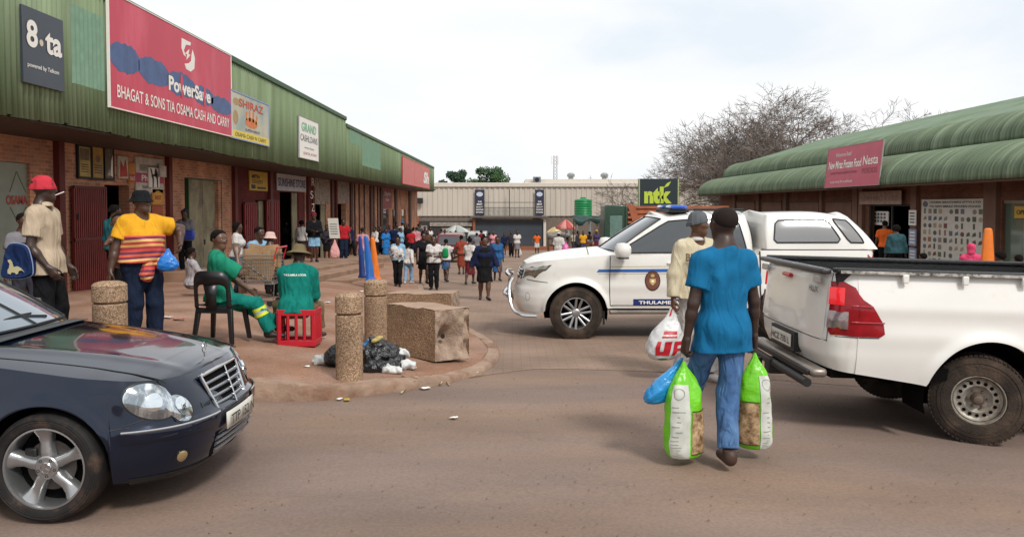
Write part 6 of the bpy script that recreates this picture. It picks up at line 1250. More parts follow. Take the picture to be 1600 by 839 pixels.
pc = Car('pickup_truck', 'white double cab patrol pickup with canopy, blue stripe, door crest and chrome bull bar', 'pickup', (px0_, PY, zg(px0_, 11.6) - .01), math.pi, M_WH,
    [(.90, 0), (.87, .35), (.79, .60), (.62, .78), (.40, .86), (0, .885), (-1.0, .89), (-3.9, .89), (-4.25, .87), (-4.4, .80), (-4.45, .6), (-4.46, 0)],
    [(.90, 1.08), (.7, 1.125), (.4, 1.165), (0, 1.205), (-.5, 1.245), (-2.68, 1.25), (-2.72, 1.32), (-4.46, 1.33)], [(.9, .36), (.6, .36), (.45, .42), (-.4, .46), (-2.6, .46), (-3.5, .55), (-4.46, .56)], pprof, [(0, .388), (-3.085, .388)], .46, .045, .05,
    crown=[(.86, 0), (.7, .035), (.4, .065), (0, .08), (-.4, .085), (-.8, .04), (-4.4, 0)])
mb = pc.band(34); pc.top(mb, None, -4.4); mb.build('body', M_WH, pc.t, ang=28)
pc.cabin('cab', [(-.38, 0, 1.28), (-.42, .35, 1.275), (-.52, .62, 1.265), (-.66, .76, 1.245), (-1.3, .83, 1.25), (-1.9, .83, 1.25), (-2.4, .82, 1.25), (-2.62, .76, 1.25), (-2.67, .4, 1.25), (-2.68, 0, 1.25)],
    [(-1.22, 0, 1.83), (-1.24, .3, 1.828), (-1.30, .52, 1.815), (-1.42, .60, 1.80), (-1.7, .64, 1.83), (-2.05, .64, 1.83), (-2.4, .63, 1.82), (-2.56, .56, 1.82), (-2.6, .3, 1.83), (-2.61, 0, 1.83)], M_WH, glass('cab_glass', '20282c', .05),
    [('windscreen', .0, 2.5, .06, .94, (1, -1), (0, 0)), ('side_window', 2.95, 4.42, .05, .88, (1, -1), (.42, .0)), ('side_window', 4.62, 6.3, .05, .88, (1, -1), (0, -.35)), ('rear_window', 7.4, 9, .3, .85, (1, -1), (0, 0))], roofc=.055, bulge=.03)
pc.cabin('canopy', [(-2.74, 0, 1.33), (-2.76, .4, 1.33), (-2.80, .78, 1.33), (-2.88, .85, 1.33), (-3.4, .86, 1.33), (-4.0, .86, 1.33), (-4.36, .84, 1.33), (-4.48, .76, 1.33), (-4.50, .4, 1.33), (-4.50, 0, 1.33)],
    [(-2.78, 0, 1.85), (-2.80, .3, 1.85), (-2.84, .62, 1.835), (-2.92, .68, 1.82), (-3.3, .70, 1.83), (-3.7, .70, 1.83), (-3.98, .67, 1.80), (-4.10, .58, 1.80), (-4.16, .3, 1.82), (-4.17, 0, 1.82)], M_WH, glass('canopy_glass', '747474', .12),
    [('side_window', 3.12, 4.95, .20, .86, (1, -1), (.1, .0)), ('side_window', 5.2, 5.95, .20, .90, (1, -1), (0, .2)), ('rear_window', 7.3, 9, .2, .85, (1, -1), (0, 0))], roofc=.05, bulge=.03)
for side in (1, -1):
    a = pc.patch('headlight', [(pc.ux(.83), .87), (pc.uy(.52), .88), (pc.uy(.52), 1.02), (pc.ux(.70), 1.06), (pc.ux(.48), 1.085), (pc.ux(.36), 1.10), (pc.ux(.44), 1.02), (pc.ux(.62), .90)], M_BLKP, 'u', side, .004, .004, 5)
    pc.patch('lens', [(pc.ux(.83), .885), (pc.uy(.54), .895), (pc.uy(.54), 1.01), (pc.ux(.70), 1.045), (pc.ux(.48), 1.07), (pc.ux(.40), 1.08), (pc.ux(.46), 1.02), (pc.ux(.62), .915)], mat('lamp_lens_dull', '8c8a80', rough=.12, metal=.6, var=.3, vs=14, coat=1), 'u', side, .008, .012, 6, a)
    pc.patch('fog_recess', [(pc.ux(.70) + .045 * math.cos(q), .62 + .06 * math.sin(q)) for q in np.linspace(0, 6.28, 16, endpoint=False)], mat('recess_grey', '8a8a86'), 'u', side, .003, -.012, 4)
    pc.line('panel_gap', [(.42, .84), (.60, .855), (.75, .87)], M_RUB, .005, 'x', side); pc.line('panel_gap', [(-.50, .50), (-.49, .8), (-.50, 1.23)], M_RUB, .006, 'x', side); pc.line('panel_gap', [(-1.62, .50), (-1.62, 1.24)], M_RUB, .006, 'x', side); pc.line('panel_gap', [(-2.55, .95), (-2.52, 1.24)], M_RUB, .006, 'x', side); pc.line('panel_gap', [(-2.70, .60), (-2.70, 1.30)], M_RUB, .012, 'x', side); pc.line('canopy_joint', [(-2.72, 1.325), (-4.3, 1.325)], M_RUB, .007, 'x', side, .004)
    pc.line('panel_gap', [(-.50, .505), (-2.0, .505)], M_RUB, .005, 'x', side)
    for x in (-1.42, -2.38): pc.patch('door_handle', [(x + .09 * math.cos(q), 1.13 + .022 * math.sin(q)) for q in np.linspace(0, 6.28, 16, endpoint=False)], M_WH, 'x', side, .022, .008, 3, rim=.0); 
    mr = MB().lathe([(.001, -.10), (.06, -.09), (.085, -.03), (.085, .03), (.06, .09), (.001, .10)], 20, m=Matrix.Translation((-.66, side * 1.04, 1.325)) @ Matrix.Diagonal((1.45, 1.4, 1.1, 1))).build('mirror', M_WH, pc.t); MB().tube([(-.70, side * .86, 1.24), (-.68, side * .97, 1.24)], .025, 8).build('mirror_arm', M_BLKP, mr)
    MB().box((-.74, side * 1.04 - .11, 1.205), (-.58, side * 1.04 + .11, 1.228)).build('mirror_base', M_BLKP, mr, bevel=.01)
    pc.line('running_board', [(-.50, .40), (-1.5, .40), (-2.55, .40)], mat('step_steel', '9a9690', metal=.7, rough=.35), .034, 'x', side, -.02)
    st_ = mat('stripe_blue', '2a5ea8', rough=.4); 
    pc.patch('stripe', [(-.30, .995), (-.33, 1.035), (-.9, 1.04), (-1.50, 1.045), (-1.62, 1.0), (-.9, .995)], st_, 'x', side, .003, .0, 3, rim=.001); pc.line('pin_stripe', [(-.5, 1.075), (-1.6, 1.085)], mat('stripe_yellow', 'b8a860'), .004, 'x', side); pc.line('pin_stripe', [(-.32, .975), (-1.7, .975)], mat('stripe_yellow', 'b8a860'), .004, 'x', side)
    em = pc.patch('crest', [(-1.12 + .115 * math.cos(q), .87 + .15 * math.sin(q)) for q in np.linspace(0, 6.28, 28, endpoint=False)], mat('crest_maroon', '4a2420'), 'x', side, .004, .0, 5, rim=.001)
    MBp = [(('ring'), [(-1.12 + .098 * math.cos(q), .87 + .13 * math.sin(q)) for q in np.linspace(0, 6.28, 28, endpoint=False)], mat('crest_brown', '6a4030'), .006), ('shield', [(-1.12, .80), (-1.165, .85), (-1.165, .90), (-1.075, .90), (-1.075, .85)], mat('crest_gold', 'b89a60'), .008), ('crown', [(-1.12 + .03 * math.cos(q), .945 + .025 * math.sin(q)) for q in np.linspace(0, 6.28, 12, endpoint=False)], mat('crest_gold', 'b89a60'), .008), ('drum', [(-1.12 + .02 * math.cos(q), .865 + .02 * math.sin(q)) for q in np.linspace(0, 6.28, 12, endpoint=False)], W_, .010)]
    for nm, pp, mm_, oo in MBp: pc.patch(nm, pp, mm_, 'x', side, oo, .0, 3, em, rim=.001)
    lb = pc.patch('name_panel', [(-.84, .50), (-.84, .60), (-1.2, .60), (-1.56, .60), (-1.56, .50), (-1.2, .50)], mat('panel_blue', '1f3470', rough=.4), 'x', side, .004, 0, 3, rim=.001)
    yy_ = pc.pt(pc.ux(-1.2), .55, .0).y + .008
    if side == 1: text('THULAMELA', lb, W_, (-.92, yy_, .525), (-1, 0, 0), (0, 0, 1), .60, .05, bold=.03)
    else: text('THULAMELA', lb, W_, (-1.52, -yy_, .525), (1, 0, 0), (0, 0, 1), .60, .05, bold=.03)
    pc.patch('tail_light', [(pc.ux(-4.28), .95), (pc.ux(-4.42), .95), (pc.ux(-4.42), 1.25), (pc.ux(-4.30), 1.25)], mat('lamp_red', '8c1a1c'), 'u', side, .008, .008, 3)
    # bull bar side hoops
    MB().tube([tuple(q) for q in catmull([(.93, side * .55, .88), (.98, side * .60, .78), (.98, side * .68, .60), (.93, side * .76, .44), (.80, side * .80, .355), (.58, side * .82, .34)], 6)], .027, 10).build('bull_bar_hoop', M_CHR, pc.t)
MB().tube([(.97, -.55, .90), (1.02, -.3, .93), (1.02, .3, .93), (.97, .55, .90)], .032, 10).tube([(1.0, -.66, .62), (1.06, -.2, .60), (1.06, .2, .60), (1.0, .66, .62)], .032, 10).build('bull_bar', M_CHR, pc.t)
pc.patch('front_grille', [(-.46, .86), (-.48, 1.0), (0, 1.02), (.48, 1.0), (.46, .86), (0, .84)], M_BLKP, 'y', 1, .006, 0, 4)
for z in (.90, .95, .99): pc.line('grille_bar', [(-.45, z), (0, z), (.45, z)], M_CHR, .010, 'y', 1, .014)
fplate(pc, .66, 'DGB 41 L', .22, .05, off=.05) if 0 else None
lbx = thing('light_bar', 'blue and black emergency light bar on the roof of the patrol pickup', 'light bar', (px0_ + 1.9, 12.4, pc.t.location.z + 1.9), world=True); X_, Z_ = px0_ + 1.42, pc.t.location.z + 1.868
MB().box((X_, 11.85, Z_), (X_ + .30, 12.95, Z_ + .05)).build('base', M_BLKP, lbx, bevel=.01); LBm = mat('beacon_blue', '1450b8', rough=.12, coat=1, var=.1); MB().box((X_ + .02, 11.82, Z_ + .052), (X_ + .27, 12.25, Z_ + .11)).build('beacon', LBm, lbx, bevel=.03); MB().box((X_ + .02, 12.55, Z_ + .052), (X_ + .27, 12.98, Z_ + .11)).build('beacon', LBm, lbx, bevel=.03); MB().box((X_ + .04, 12.27, Z_ + .052), (X_ + .25, 12.53, Z_ + .12)).build('siren', mat('siren_teal', '1f5a70'), lbx, bevel=.02)
rk_ = MB(); [rk_.tube([(X_ + .4, y_, Z_ + .04), (X_ + 1.15, y_, Z_ + .04)], .018, 6) for y_ in (11.95, 12.85)]; [rk_.tube([(x_, 11.95, Z_ + .04), (x_, 12.85, Z_ + .04)], .014, 6) for x_ in np.linspace(X_ + .4, X_ + 1.15, 6)]; rk_.build('roof_rack', M_BLKP, lbx)
MB().tube([(-.2, .72, 1.22), (-.16, .74, 1.36)], .006, 5).build('aerial', M_BLKP, pc.t)
wells(pc, [(0, .388), (-3.085, .388)], .468, .55, .85); MB().box((-4.3, -.75, .42), (.6, .75, .55)).build('chassis', M_WELL, pc.t)
MTD = mat('tyre_dusty', '38312c', rough=.9, var=.25, vs=7, bump=.4, bs=50, spec=.15, col2='4c4037', c2s=4)
for x in (0, -3.085):
    for sg in (1, -1): wheel(pc.t, x, sg * .785, .388, .388, .26, 'six', sg, .235, MTD)
MB().box((-.42, .80, .22), (-.40, .88, .42)).build('mud_flap', M_BLKP, pc.t)

# ---------------------------------------------------------------- white single cab pickup, rear half in view
def wprof(x, z, nx, ny):
    f = max(nx, 0); r_ = max(-nx, 0) ** 1.3
    side = -.045 * max(0, (.72 - z) / .25) ** 1.5 - .05 * max(0, (z - 1.10) / .22) ** 1.4 + .012 * math.exp(-((z - .86) / .08) ** 2) + .006 * math.exp(-((z - 1.08) / .05) ** 2)
    rr = np.interp(z, [.56, .62, .68, .82, .96, 1.15, 1.29, 1.38], [-.06, -.03, 0.0, .012, .0, -.02, -.02, -.045])
    return side * (1 - f - r_) + rr * r_ - .04 * f
WX = (1545 - 800) / F * 6.3; WY = 6.3 + .89
wc = Car('pickup_truck', 'white single cab pickup with open black railed load bed reversing in from the right edge', 'pickup', (WX + 3.085, WY, zg(WX, 6.4) - .01 - .0), 0, M_WHD,
    [(.95, 0), (.92, .4), (.8, .7), (.55, .86), (.2, .90), (-3.7, .90), (-4.12, .895), (-4.24, .872), (-4.32, .82), (-4.365, .74), (-4.387, .6), (-4.397, .3), (-4.40, 0)],
    [(.95, 1.06), (0, 1.18), (-.7, 1.25), (-1.60, 1.30), (-1.66, 1.38), (-4.4, 1.38)], [(.95, .34), (-.4, .46), (-2.6, .46), (-3.4, .45), (-4.1, .55), (-4.4, .58)], wprof, [(0, .365), (-3.085, .365)], .49, .03, .06,
    crown=[(.8, 0), (.4, .06), (-.6, .08), (-1, .04), (-1.66, .0)])
WT = wc.t; RA = -3.085
mb = wc.band(34); wc.top(mb, None, -1.66); mb.build('body', M_WHD, WT, ang=28)
wc.cabin('cab', [(-.4, 0, 1.28), (-.44, .4, 1.275), (-.6, .7, 1.26), (-.75, .78, 1.26), (-1.1, .84, 1.27), (-1.4, .84, 1.28), (-1.56, .80, 1.28), (-1.61, .5, 1.28), (-1.62, 0, 1.28)], [(-1.1, 0, 1.75), (-1.12, .35, 1.75), (-1.2, .52, 1.74), (-1.22, .6, 1.73), (-1.3, .64, 1.75), (-1.38, .64, 1.75), (-1.46, .58, 1.74), (-1.5, .3, 1.75), (-1.51, 0, 1.75)], M_WHD, M_GL,
    [('windscreen', 0, 2.5, .06, .94, (1, -1), (0, 0)), ('side_window', 3.1, 5.3, .05, .88, (1, -1), (.3, 0)), ('rear_window', 6.6, 8, .1, .9, (1, -1), (0, 0))])
# load bed interior
M_BED = mat('bed_liner', '17181a', rough=.55, var=.2, vs=6, bump=.3, bs=40)
bd = MB(); X0, X1, Y1, ZF, ZTp = -4.30, -1.70, .80, .90, 1.363
bd.box((X0, -Y1, ZF - .05), (X1, Y1, ZF)); bd.box((X0, Y1, ZF - .05), (X1, Y1 + .03, ZTp)); bd.box((X0, -Y1 - .03, ZF - .05), (X1, -Y1, ZTp)); bd.box((X1, -Y1, ZF - .05), (X1 + .03, Y1, ZTp + .02)); bd.box((X0 - .0, -Y1, ZF - .05), (X0 + .035, Y1, ZTp - .005))
for k in range(11): y_ = -.7 + k * .14; bd.box((X0 + .04, y_, ZF + .001), (X1 - .01, y_ + .05, ZF + .02))
bd.build('load_bed', M_BED, WT)
for sg in (1, -1):
    MB().box((X0 - .03, sg * .835 - .052, 1.367), (X1, sg * .835 + .050, 1.407)).build('bed_rail', M_BED, WT, bevel=.012)
    e_ = mat('chipped_rail_edge', 'b0aca4', rough=.5, var=.3, vs=30, col2='3a3836', c2pos=.52, c2s=14); MB().box((X0, sg * .889 - .006, 1.367), (X1, sg * .889 + .006, 1.39)).build('rail_edge', e_, WT)
    for x_ in (-3.78, -3.30, -2.82, -2.35): MB().box((x_ - .025, sg * .895 - .012, 1.30), (x_ + .025, sg * .895 + .014, 1.37)).build('rope_hook', M_WHD, WT, bevel=.008)
    # tail lamps wrap the rear corner
    ua, ub = wc.uyr(.80), wc.ux(-4.02); lam0 = [(wc.ux(-4.325), .865), (wc.uyr(.80), .89), (wc.uyr(.80), 1.22), (wc.uyr(.79), 1.29), (wc.ux(-4.26), 1.295), (wc.ux(-4.17), 1.25), (wc.ux(-4.04), 1.11), (wc.ux(-3.95), .97), (wc.ux(-3.94), .89), (wc.ux(-3.98), .865)]
    lam = [tuple(np.array(lam0[q]) * (1 - f) + np.array(lam0[(q + 1) % len(lam0)]) * f) for q in range(len(lam0)) for f in (0, .33, .66)]; cc = np.mean(lam, 0); tl = wc.patch('tail_light', [tuple(cc + (np.array(p) - cc) * 1.012) for p in lam], mat('lamp_dark', '2c0c10', rough=.3), 'u', sg, .006, .004, 6)
    wc.patch('red_lens', lam, mat('lamp_wine', '8a0a16', rough=.2, coat=.3, spec=.3, var=.15, vs=18), 'u', sg, .014, .014, 7, tl)
    q0, q1 = wc.uyr(.795), wc.ux(-4.25)
    wc.patch('stop_lens', [(q0, 1.11), (q0, 1.25), (q1, 1.25), (q1, 1.11)], mat('lamp_bright', 'd01c24', rough=.15, coat=.5, emit=.35), 'u', sg, .031, .002, 3, tl); wc.patch('reverse_lens', [(q0, .92), (q0, 1.06), (q1 - .03, 1.06), (q1 - .03, .92)], mat('lamp_clear', '8c7c7c', rough=.1, metal=.4, coat=1, var=.3, vs=25), 'u', sg, .031, .002, 3, tl)
    for z in (.98, 1.11): wc.line('lens_rib', [(wc.ux(-4.2), z), (wc.ux(-4.05 + .1 * (z < 1)), z)], mat('lamp_pink', 'b03840', rough=.1), .006, 'u', sg, .032, tl)
    wc.line('bumper_gap', [(-4.3, .855), (-3.98, .855)], M_RUB, .003, 'x', sg); wc.line('panel_gap', [(-1.66, .55), (-1.65, 1.3)], M_RUB, .012, 'x', sg); wc.line('panel_gap', [(-.7, .5), (-.68, 1.2)], M_RUB, .005, 'x', sg)
# tailgate skin with recessed lines, high stop lamp, latch, plate
tgm = MB(); wc.line('tailgate_gap', [(-.79, .80), (-.79, 1.36)], M_RUB, .003, 'r', 1, .002); wc.line('tailgate_gap', [(.79, .80), (.79, 1.36)], M_RUB, .003, 'r', 1, .002); wc.line('tailgate_gap', [(-.79, .81), (0, .81), (.79, .81)], M_RUB, .004, 'r', 1, .002)
tg = wc.patch('tailgate', [(-.76, .83), (-.4, .83), (0, .83), (.4, .83), (.76, .83), (.76, 1.1), (.76, 1.33), (.4, 1.34), (0, 1.34), (-.4, 1.34), (-.76, 1.33), (-.76, 1.1)], M_WHD, 'r', 1, .010, .012, 8)
MB().box((-4.42, -.79, 1.35), (-4.33, .79, 1.395)).build('tailgate_top', mat('tailgate_cap', '3a3a3c', rough=.4), WT, bevel=.015)
MB().lathe([(.001, -.10), (.018, -.09), (.020, .09), (.001, .10)], 12, m=Matrix.Translation((-4.415, -.0, 1.28)) @ Matrix.Rotation(R(90), 4, 'X')).build('high_stop_lamp', mat('lamp_bright2', 'b81824', rough=.2), WT)
MB().box((-4.415, .56, 1.27), (-4.40, .74, 1.33)).box((-4.415, -.74, 1.27), (-4.4, -.60, 1.33)).build('tailgate_latch', mat('latch_grey', 'a8a4a0', rough=.4), WT, bevel=.01)
P0 = wc.pt(wc.L - .01, 1.06, 0); text('HILUX', tg, mat('badge_dark', '3a3230'), (-4.408, -.52, 1.19), (0, -1, 0), (0, 0, 1), .20, .05, bold=.02)
# rear bumper and tow bar
MB().box((-4.47, -.80, .50), (-4.33, .80, .575)).build('rear_bumper', mat('bumper_steel', '8a8078', rough=.4, metal=.5, var=.25, vs=6), WT, bevel=.03)
MB().tube([(-4.50, -.80, .46), (-4.50, .80, .46)], .038, 12).build('step_bar', M_BLKP, WT); MB().box((-4.50, -.76, .51), (-4.465, .76, .56)).build('step_pad', M_BLKP, WT, bevel=.01); MB().box((-4.55, .0, .36), (-4.2, .14, .50)).tube([(-4.62, .07, .42), (-4.62, .07, .50)], .028, 10).build('tow_bar', M_BLKP, WT, bevel=.01)
npt = MB().box((-4.455, -.25, .655), (-4.445, .25, .765)).build('number_plate', mat('plate_white', 'c9c6bc'), WT, bevel=.003); text('HCZ 735 L', npt, mat('plate_text', '22221f'), (-4.458, .23, .678), (0, -1, 0), (0, 0, 1), .46, .056, bold=.01)
MB().box((-4.44, -.30, .62), (-4.37, .30, .79)).build('plate_recess', M_BLKP, WT)
wells(wc, [(0, .365), (-3.085, .365)], .49, .5, .86); MB().box((-4.3, -.78, .50), (.6, .78, .60)).build('chassis', M_WELL, WT)
for x in (0, -3.085):
    for sg in (1, -1): wheel(WT, x, sg * .765, .365, .365, .225, 'steel', sg, .20, MTD)
WT.rotation_euler = (0, R(1.6), 0); WT.location.z -= .0
WT.location = Vector((WX, WY, zg(WX, 6.4) - .01)) + Vector((3.085 * math.cos(R(1.6)), 0, -3.085 * math.sin(R(1.6)))) + Vector((0, 0, 0))

# ---------------------------------------------------------------- far minibuses
def van(px0, px1, tp, bt, Y, body, roof, lab, rear=True):
    a, b = atY(px0, tp, Y), atY(px1, bt, Y); z0 = zg(a.x, Y); W3, H_ = b.x - a.x, a.z - z0; t = thing('minibus', lab, 'minibus', ((a.x + b.x) / 2, Y, z0)); x0, x1, Ln = a.x, b.x, 4.6; ins = .12; zw = z0 + H_ * .52
    MB().hexa([(x0, Y, z0 + .3), (x1, Y, z0 + .3), (x1, Y + Ln, z0 + .3), (x0, Y + Ln, z0 + .3), (x0, Y, zw), (x1, Y, zw), (x1, Y + Ln, zw), (x0, Y + Ln, zw)]).build('body', body, t, bevel=.06)
    MB().hexa([(x0 + .02, Y + .03, zw - .01), (x1 - .02, Y + .03, zw - .01), (x1 - .02, Y + Ln - .8, zw - .01), (x0 + .02, Y + Ln - .8, zw - .01), (x0 + ins, Y + .2, z0 + H_), (x1 - ins, Y + .2, z0 + H_), (x1 - ins, Y + Ln - 1.2, z0 + H_), (x0 + ins, Y + Ln - 1.2, z0 + H_)]).build('cabin', roof, t, bevel=.06)
    g = MB(); f = lambda u, h: Vector((x0 + .02 + (W3 - .04) * u + (ins * h * (1 - 2 * u)), Y + .03 + .17 * h - .012, zw + (z0 + H_ - zw) * h)); g.add([f(.1, .1), f(.9, .1), f(.9, .82), f(.1, .82)], [(0, 1, 2, 3)]); g.build('rear_window', M_GL, t)
    for u in (0, 1): 
        xx = (x0 - .012, x1 + .012)[u]; MB().add([(xx + (1 - 2 * u) * .03, Y + .4, zw + .05), (xx + (1 - 2 * u) * .03, Y + Ln - 1.1, zw + .05), (xx + (1 - 2 * u) * (ins * .8), Y + Ln - 1.3, z0 + H_ * .9), (xx + (1 - 2 * u) * (ins * .8), Y + .5, z0 + H_ * .9)], [(0, 1, 2, 3)]).build('side_window', M_GL, t)
        MB().box((x0 + .04 if u == 0 else x1 - .2, Y - .03, zw - .35), (x0 + .2 if u == 0 else x1 - .04, Y + .01, zw - .05)).build('tail_light', mat('lamp_red', '8c1a1c'), t)
        for yw in (Y + .7, Y + Ln - .8): MB().lathe([(.18, -.1), (.31, -.1), (.33, 0), (.31, .1), (.18, .1)], 20, m=Matrix.Translation(((x0 + .12, x1 - .12)[u], yw, z0 + .33)) @ Matrix.Rotation(R(90), 4, 'Y')).build('wheel', M_TYRE, t)
    MB().box((x0 + .02, Y - .08, z0 + .28), (x1 - .02, Y + .02, z0 + .48)).build('bumper', M_BLKP, t, bevel=.02); MB().box(((x0 + x1) / 2 - .25, Y - .02, z0 + .55), ((x0 + x1) / 2 + .25, Y - .002, z0 + .68)).build('number_plate', W_, t)
van(680, 724, 366, 410, 46, mat('van_maroon', '6a1c26', rough=.3, coat=.5), mat('van_maroon', '6a1c26'), 'maroon minibus parked among the far crowd')
van(648, 676, 378, 408, 52, mat('car_red', '7c2430', rough=.3, coat=.5), mat('car_red', '7c2430'), 'small red car behind the woman in light blue')
van(728, 762, 363, 402, 52, mat('van_white', 'b8b8b4', rough=.3, coat=.5), mat('van_white', 'b8b8b4'), 'white minibus beyond the maroon one in the far crowd')
van(836, 872, 376, 398, 74, mat('car_darkgrey', '34363a', rough=.3, coat=.5), mat('car_darkgrey', '34363a'), 'dark car behind the person in the orange top') if 0 else None
# ================================================================ PEOPLE
def pd(px, hy, Y, fx=None):
    x = atY(px, 400, Y).x; z = zg(x, Y); return Vector((x, Y, z)), atY(px, hy, Y).z - z
DEN = cloth('denim_blue', '41608a', col2='5878a0', c2s=5, bs=8); DENL = cloth('denim_light', '7f9cb8'); DENN = cloth('denim_navy', '1a2438'); BLK = cloth('cloth_black', '17171a'); NAVY = cloth('cloth_navy', '1c2440')
CBLUE = cloth('tshirt_blue', '16648f', bs=6, bump=.7); CBEI = cloth('cloth_beige', 'b5a38c'); CBE2 = cloth('sweater_cream', 'c2b79c'); CWH = cloth('cloth_white', 'c4c0bc'); CYEL = cloth('tshirt_yellow', 'd49a26'); CTEAL = cloth('overall_green', '12756a', col2='0f6a60', c2s=6); CTEA2 = cloth('overall_green_bright', '1f7e62'); CGRY = cloth('cloth_grey', '77757a'); CKH = cloth('cloth_khaki', '70624c'); CRED = cloth('cloth_red', 'a8242c'); CPNK = cloth('cloth_pink', 'c88a90'); CLB = cloth('cloth_lightblue', '7da4c0'); CMAR = cloth('skirt_maroon', '6a2430'); CORG = cloth('cloth_orange', 'd86428'); CSB = cloth('dress_blue', '2a72b4'); CDK = cloth('cloth_charcoal', '34343c'); CPUR = cloth('cloth_purple', '4a3c60'); CBRN = cloth('cloth_brown', '5c4434'); CDG = cloth('cloth_dark_green', '2c4440')
SHB = mat('shoe_black', '18171a', rough=.5); SHBR = mat('sandal_brown', '3c271e', rough=.6); SHW = mat('shoe_white', 'b8b4b0', rough=.6)
HIV = mat('reflective_yellow', 'd0dc30', rough=.4); SIL = mat('reflective_silver', 'a8b0b0', rough=.4)
STRIPE = stripe_mat('striped_wrap', ['c8483c', 'a03440', 'd8a05c', 'b84438', 'e0b878', '7c2c48', 'cc5c40', '60304c'], scale=1.5, axis='z', dist=2.5)

# ---- 1 man in the blue T-shirt, walking away with two sacks
loc, H = pd(1137, 333, 5.5)
loc.z -= .006
man, J1 = person('man in a bright blue T-shirt and jeans walking away carrying green sacks', loc, R(196), H, w=.93, pel=(.02, -.02, .925), lh=(.30, -.03, .80), rh=(-.25, -.05, .815), lf=(.20, -.26, 0), rf=(.075, .15, .0), lpole=(.8, 1, 0), rpole=(-.8, 1, 0), vox=.0075,
    top=('tshirt', CBLUE, -.155, .62, .008), bot=('trousers', DEN, .93, .012), shoe=SHBR, hair='crop', curl=(1.25, 1.25), lpalm=(-1, -.1, 0), rpalm=(1, -.1, 0), skin=2, hp=-.02, neckfwd=.01)
def sack(name, lab, hand, w_, h_, m, rz, shape='meal', cat='bag', group=None, wr=0, lean=(0, 0)):
    """plastic sack hanging from a hand point; origin at the hand"""
    t = thing(name, lab, cat, tuple(hand), group); n = 48; G = []
    prof = [(.0, .05, .05), (.03, .10, .08), (.07, .17, .12), (.13, .34, .22), (.20, .52, .34), (.28, .66, .46), (.40, .74, .56), (.60, .80, .60), (.80, .84, .62), (.92, .80, .58), (.98, .66, .50), (1.0, .45, .35), (1.005, .02, .02)] if shape == 'meal' else [(.0, .10, .06), (.05, .16, .09), (.12, .22, .12), (.22, .36, .2), (.35, .62, .38), (.5, .86, .54), (.68, 1.0, .64), (.84, .92, .6), (.95, .62, .42), (1.0, .02, .02)]
    pc_ = catmull(prof, 5); c_, s_ = math.cos(rz), math.sin(rz)
    def P(u, q, o=0):
        i = u * (len(pc_) - 1); a = int(min(len(pc_) - 2, i)); f = i - a; d, a_, b_ = pc_[a] * (1 - f) + pc_[a + 1] * f; ca, sa = math.cos(q), math.sin(q); pw = .72
        rx = a_ * w_ / 2; ry = b_ * w_ / 2; k = 1 + .07 * math.sin(q * 3 + d * 11) * (1 - d) + .085 * math.sin(q * 8 + 2.5 * math.sin(d * 9)) * max(0, 1 - d * 2.4) + .03 * math.sin(q * 5 + d * 17) + .018 * math.sin(q * 4 - d * 31) + .012 * math.sin(q * 9 + d * 47)
        x = (abs(ca) ** pw * (1 if ca > 0 else -1) * rx * k) + o * ca; y = (abs(sa) ** pw * (1 if sa > 0 else -1) * ry * k) + o * sa
        return Vector((hand[0] + x * c_ - y * s_ + lean[0] * d, hand[1] + x * s_ + y * c_ + lean[1] * d, hand[2] - d * h_))
    m_ = MB().grid([[P(u, q) for q in np.linspace(0, 2 * math.pi, n, endpoint=False)] for u in np.linspace(0, 1, 60)], wrap=True); m_.build('bag_body', m, t, ang=70)
    return t, P
GREENP = mat('sack_green', '6cc418', rough=.28, var=.1, vs=9, bump=.5, bs=13, bd=.03, spec=.6); PRW = mat('sack_white', 'c2c4bc', rough=.4, var=.12, vs=16); PRB = mat('sack_picture', 'b09470', rough=.4, var=.45, vs=30, col2='6a4c34', c2pos=.52, c2s=13)
def meal(lab, hand, w_, h_, q0, q1, w0, w1, rz):
    t, P = sack('maize_sack', lab, hand, w_, h_, GREENP, rz, group='green maize meal sacks carried by the man in blue')
    MB().grid([[P(u, q, .004) for q in np.linspace(q0, q1, 24)] for u in np.linspace(.545, .765, 14)]).build('picture_panel', PRB, t); lp = MB().grid([[P(u, q, .005) for q in np.linspace(w0, w1, 14)] for u in np.linspace(.36, .84, 24)]).build('label_panel', PRW, t)
    dk = mat('print_grey', '8c9088', var=.2); rnd = random.Random(len(lab)); b = MB()
    for k in range(15):
        u = .52 + k * .02; a0 = w0 + (w1 - w0) * .12; a1 = w0 + (w1 - w0) * rnd.uniform(.5, .88); a0 += (w1 - w0) * rnd.choice((0, 0, .3)); b.grid([[P(u, q, .0065) for q in np.linspace(a0, a1, 8)], [P(u + .004, q, .0065) for q in np.linspace(a0, a1, 8)]])
    qc = (w0 + w1) / 2
    for k in range(20): a, a2 = k / 20 * 6.283, (k + 1) / 20 * 6.283; b.grid([[P(.44 + .045 * math.sin(x_) * r_, qc + abs(w1 - w0) * .36 * math.cos(x_) * r_, .0065) for x_ in (a, a2)] for r_ in (.86, 1)])
    b.build('print', dk, lp); ln = MB(); ln.tube([P(.54, q, .005) for q in np.linspace(q0, q1, 16)], .003, 4).tube([P(.77, q, .005) for q in np.linspace(q0, q1, 16)], .003, 4); ln.build('border', mat('border_brown', '4a3020'), t)
    return t
hL = J1['w'](J1['LW'] + J1['ld'] * .10); hR = J1['w'](J1['RW'] + J1['rd'] * .10)
hL.z = atY(1080, 562, 5.5).z; hR.z = atY(1180, 556, 5.5).z
fr_ = -math.pi / 2
meal('green and white maize meal sack in the left hand of the man in blue', hL + Vector((.0, 0, 0)), .325, (712 - 562) * 5.5 / F, fr_ + .05, fr_ + 1.35, fr_ - 1.15, fr_ + .0, .25)
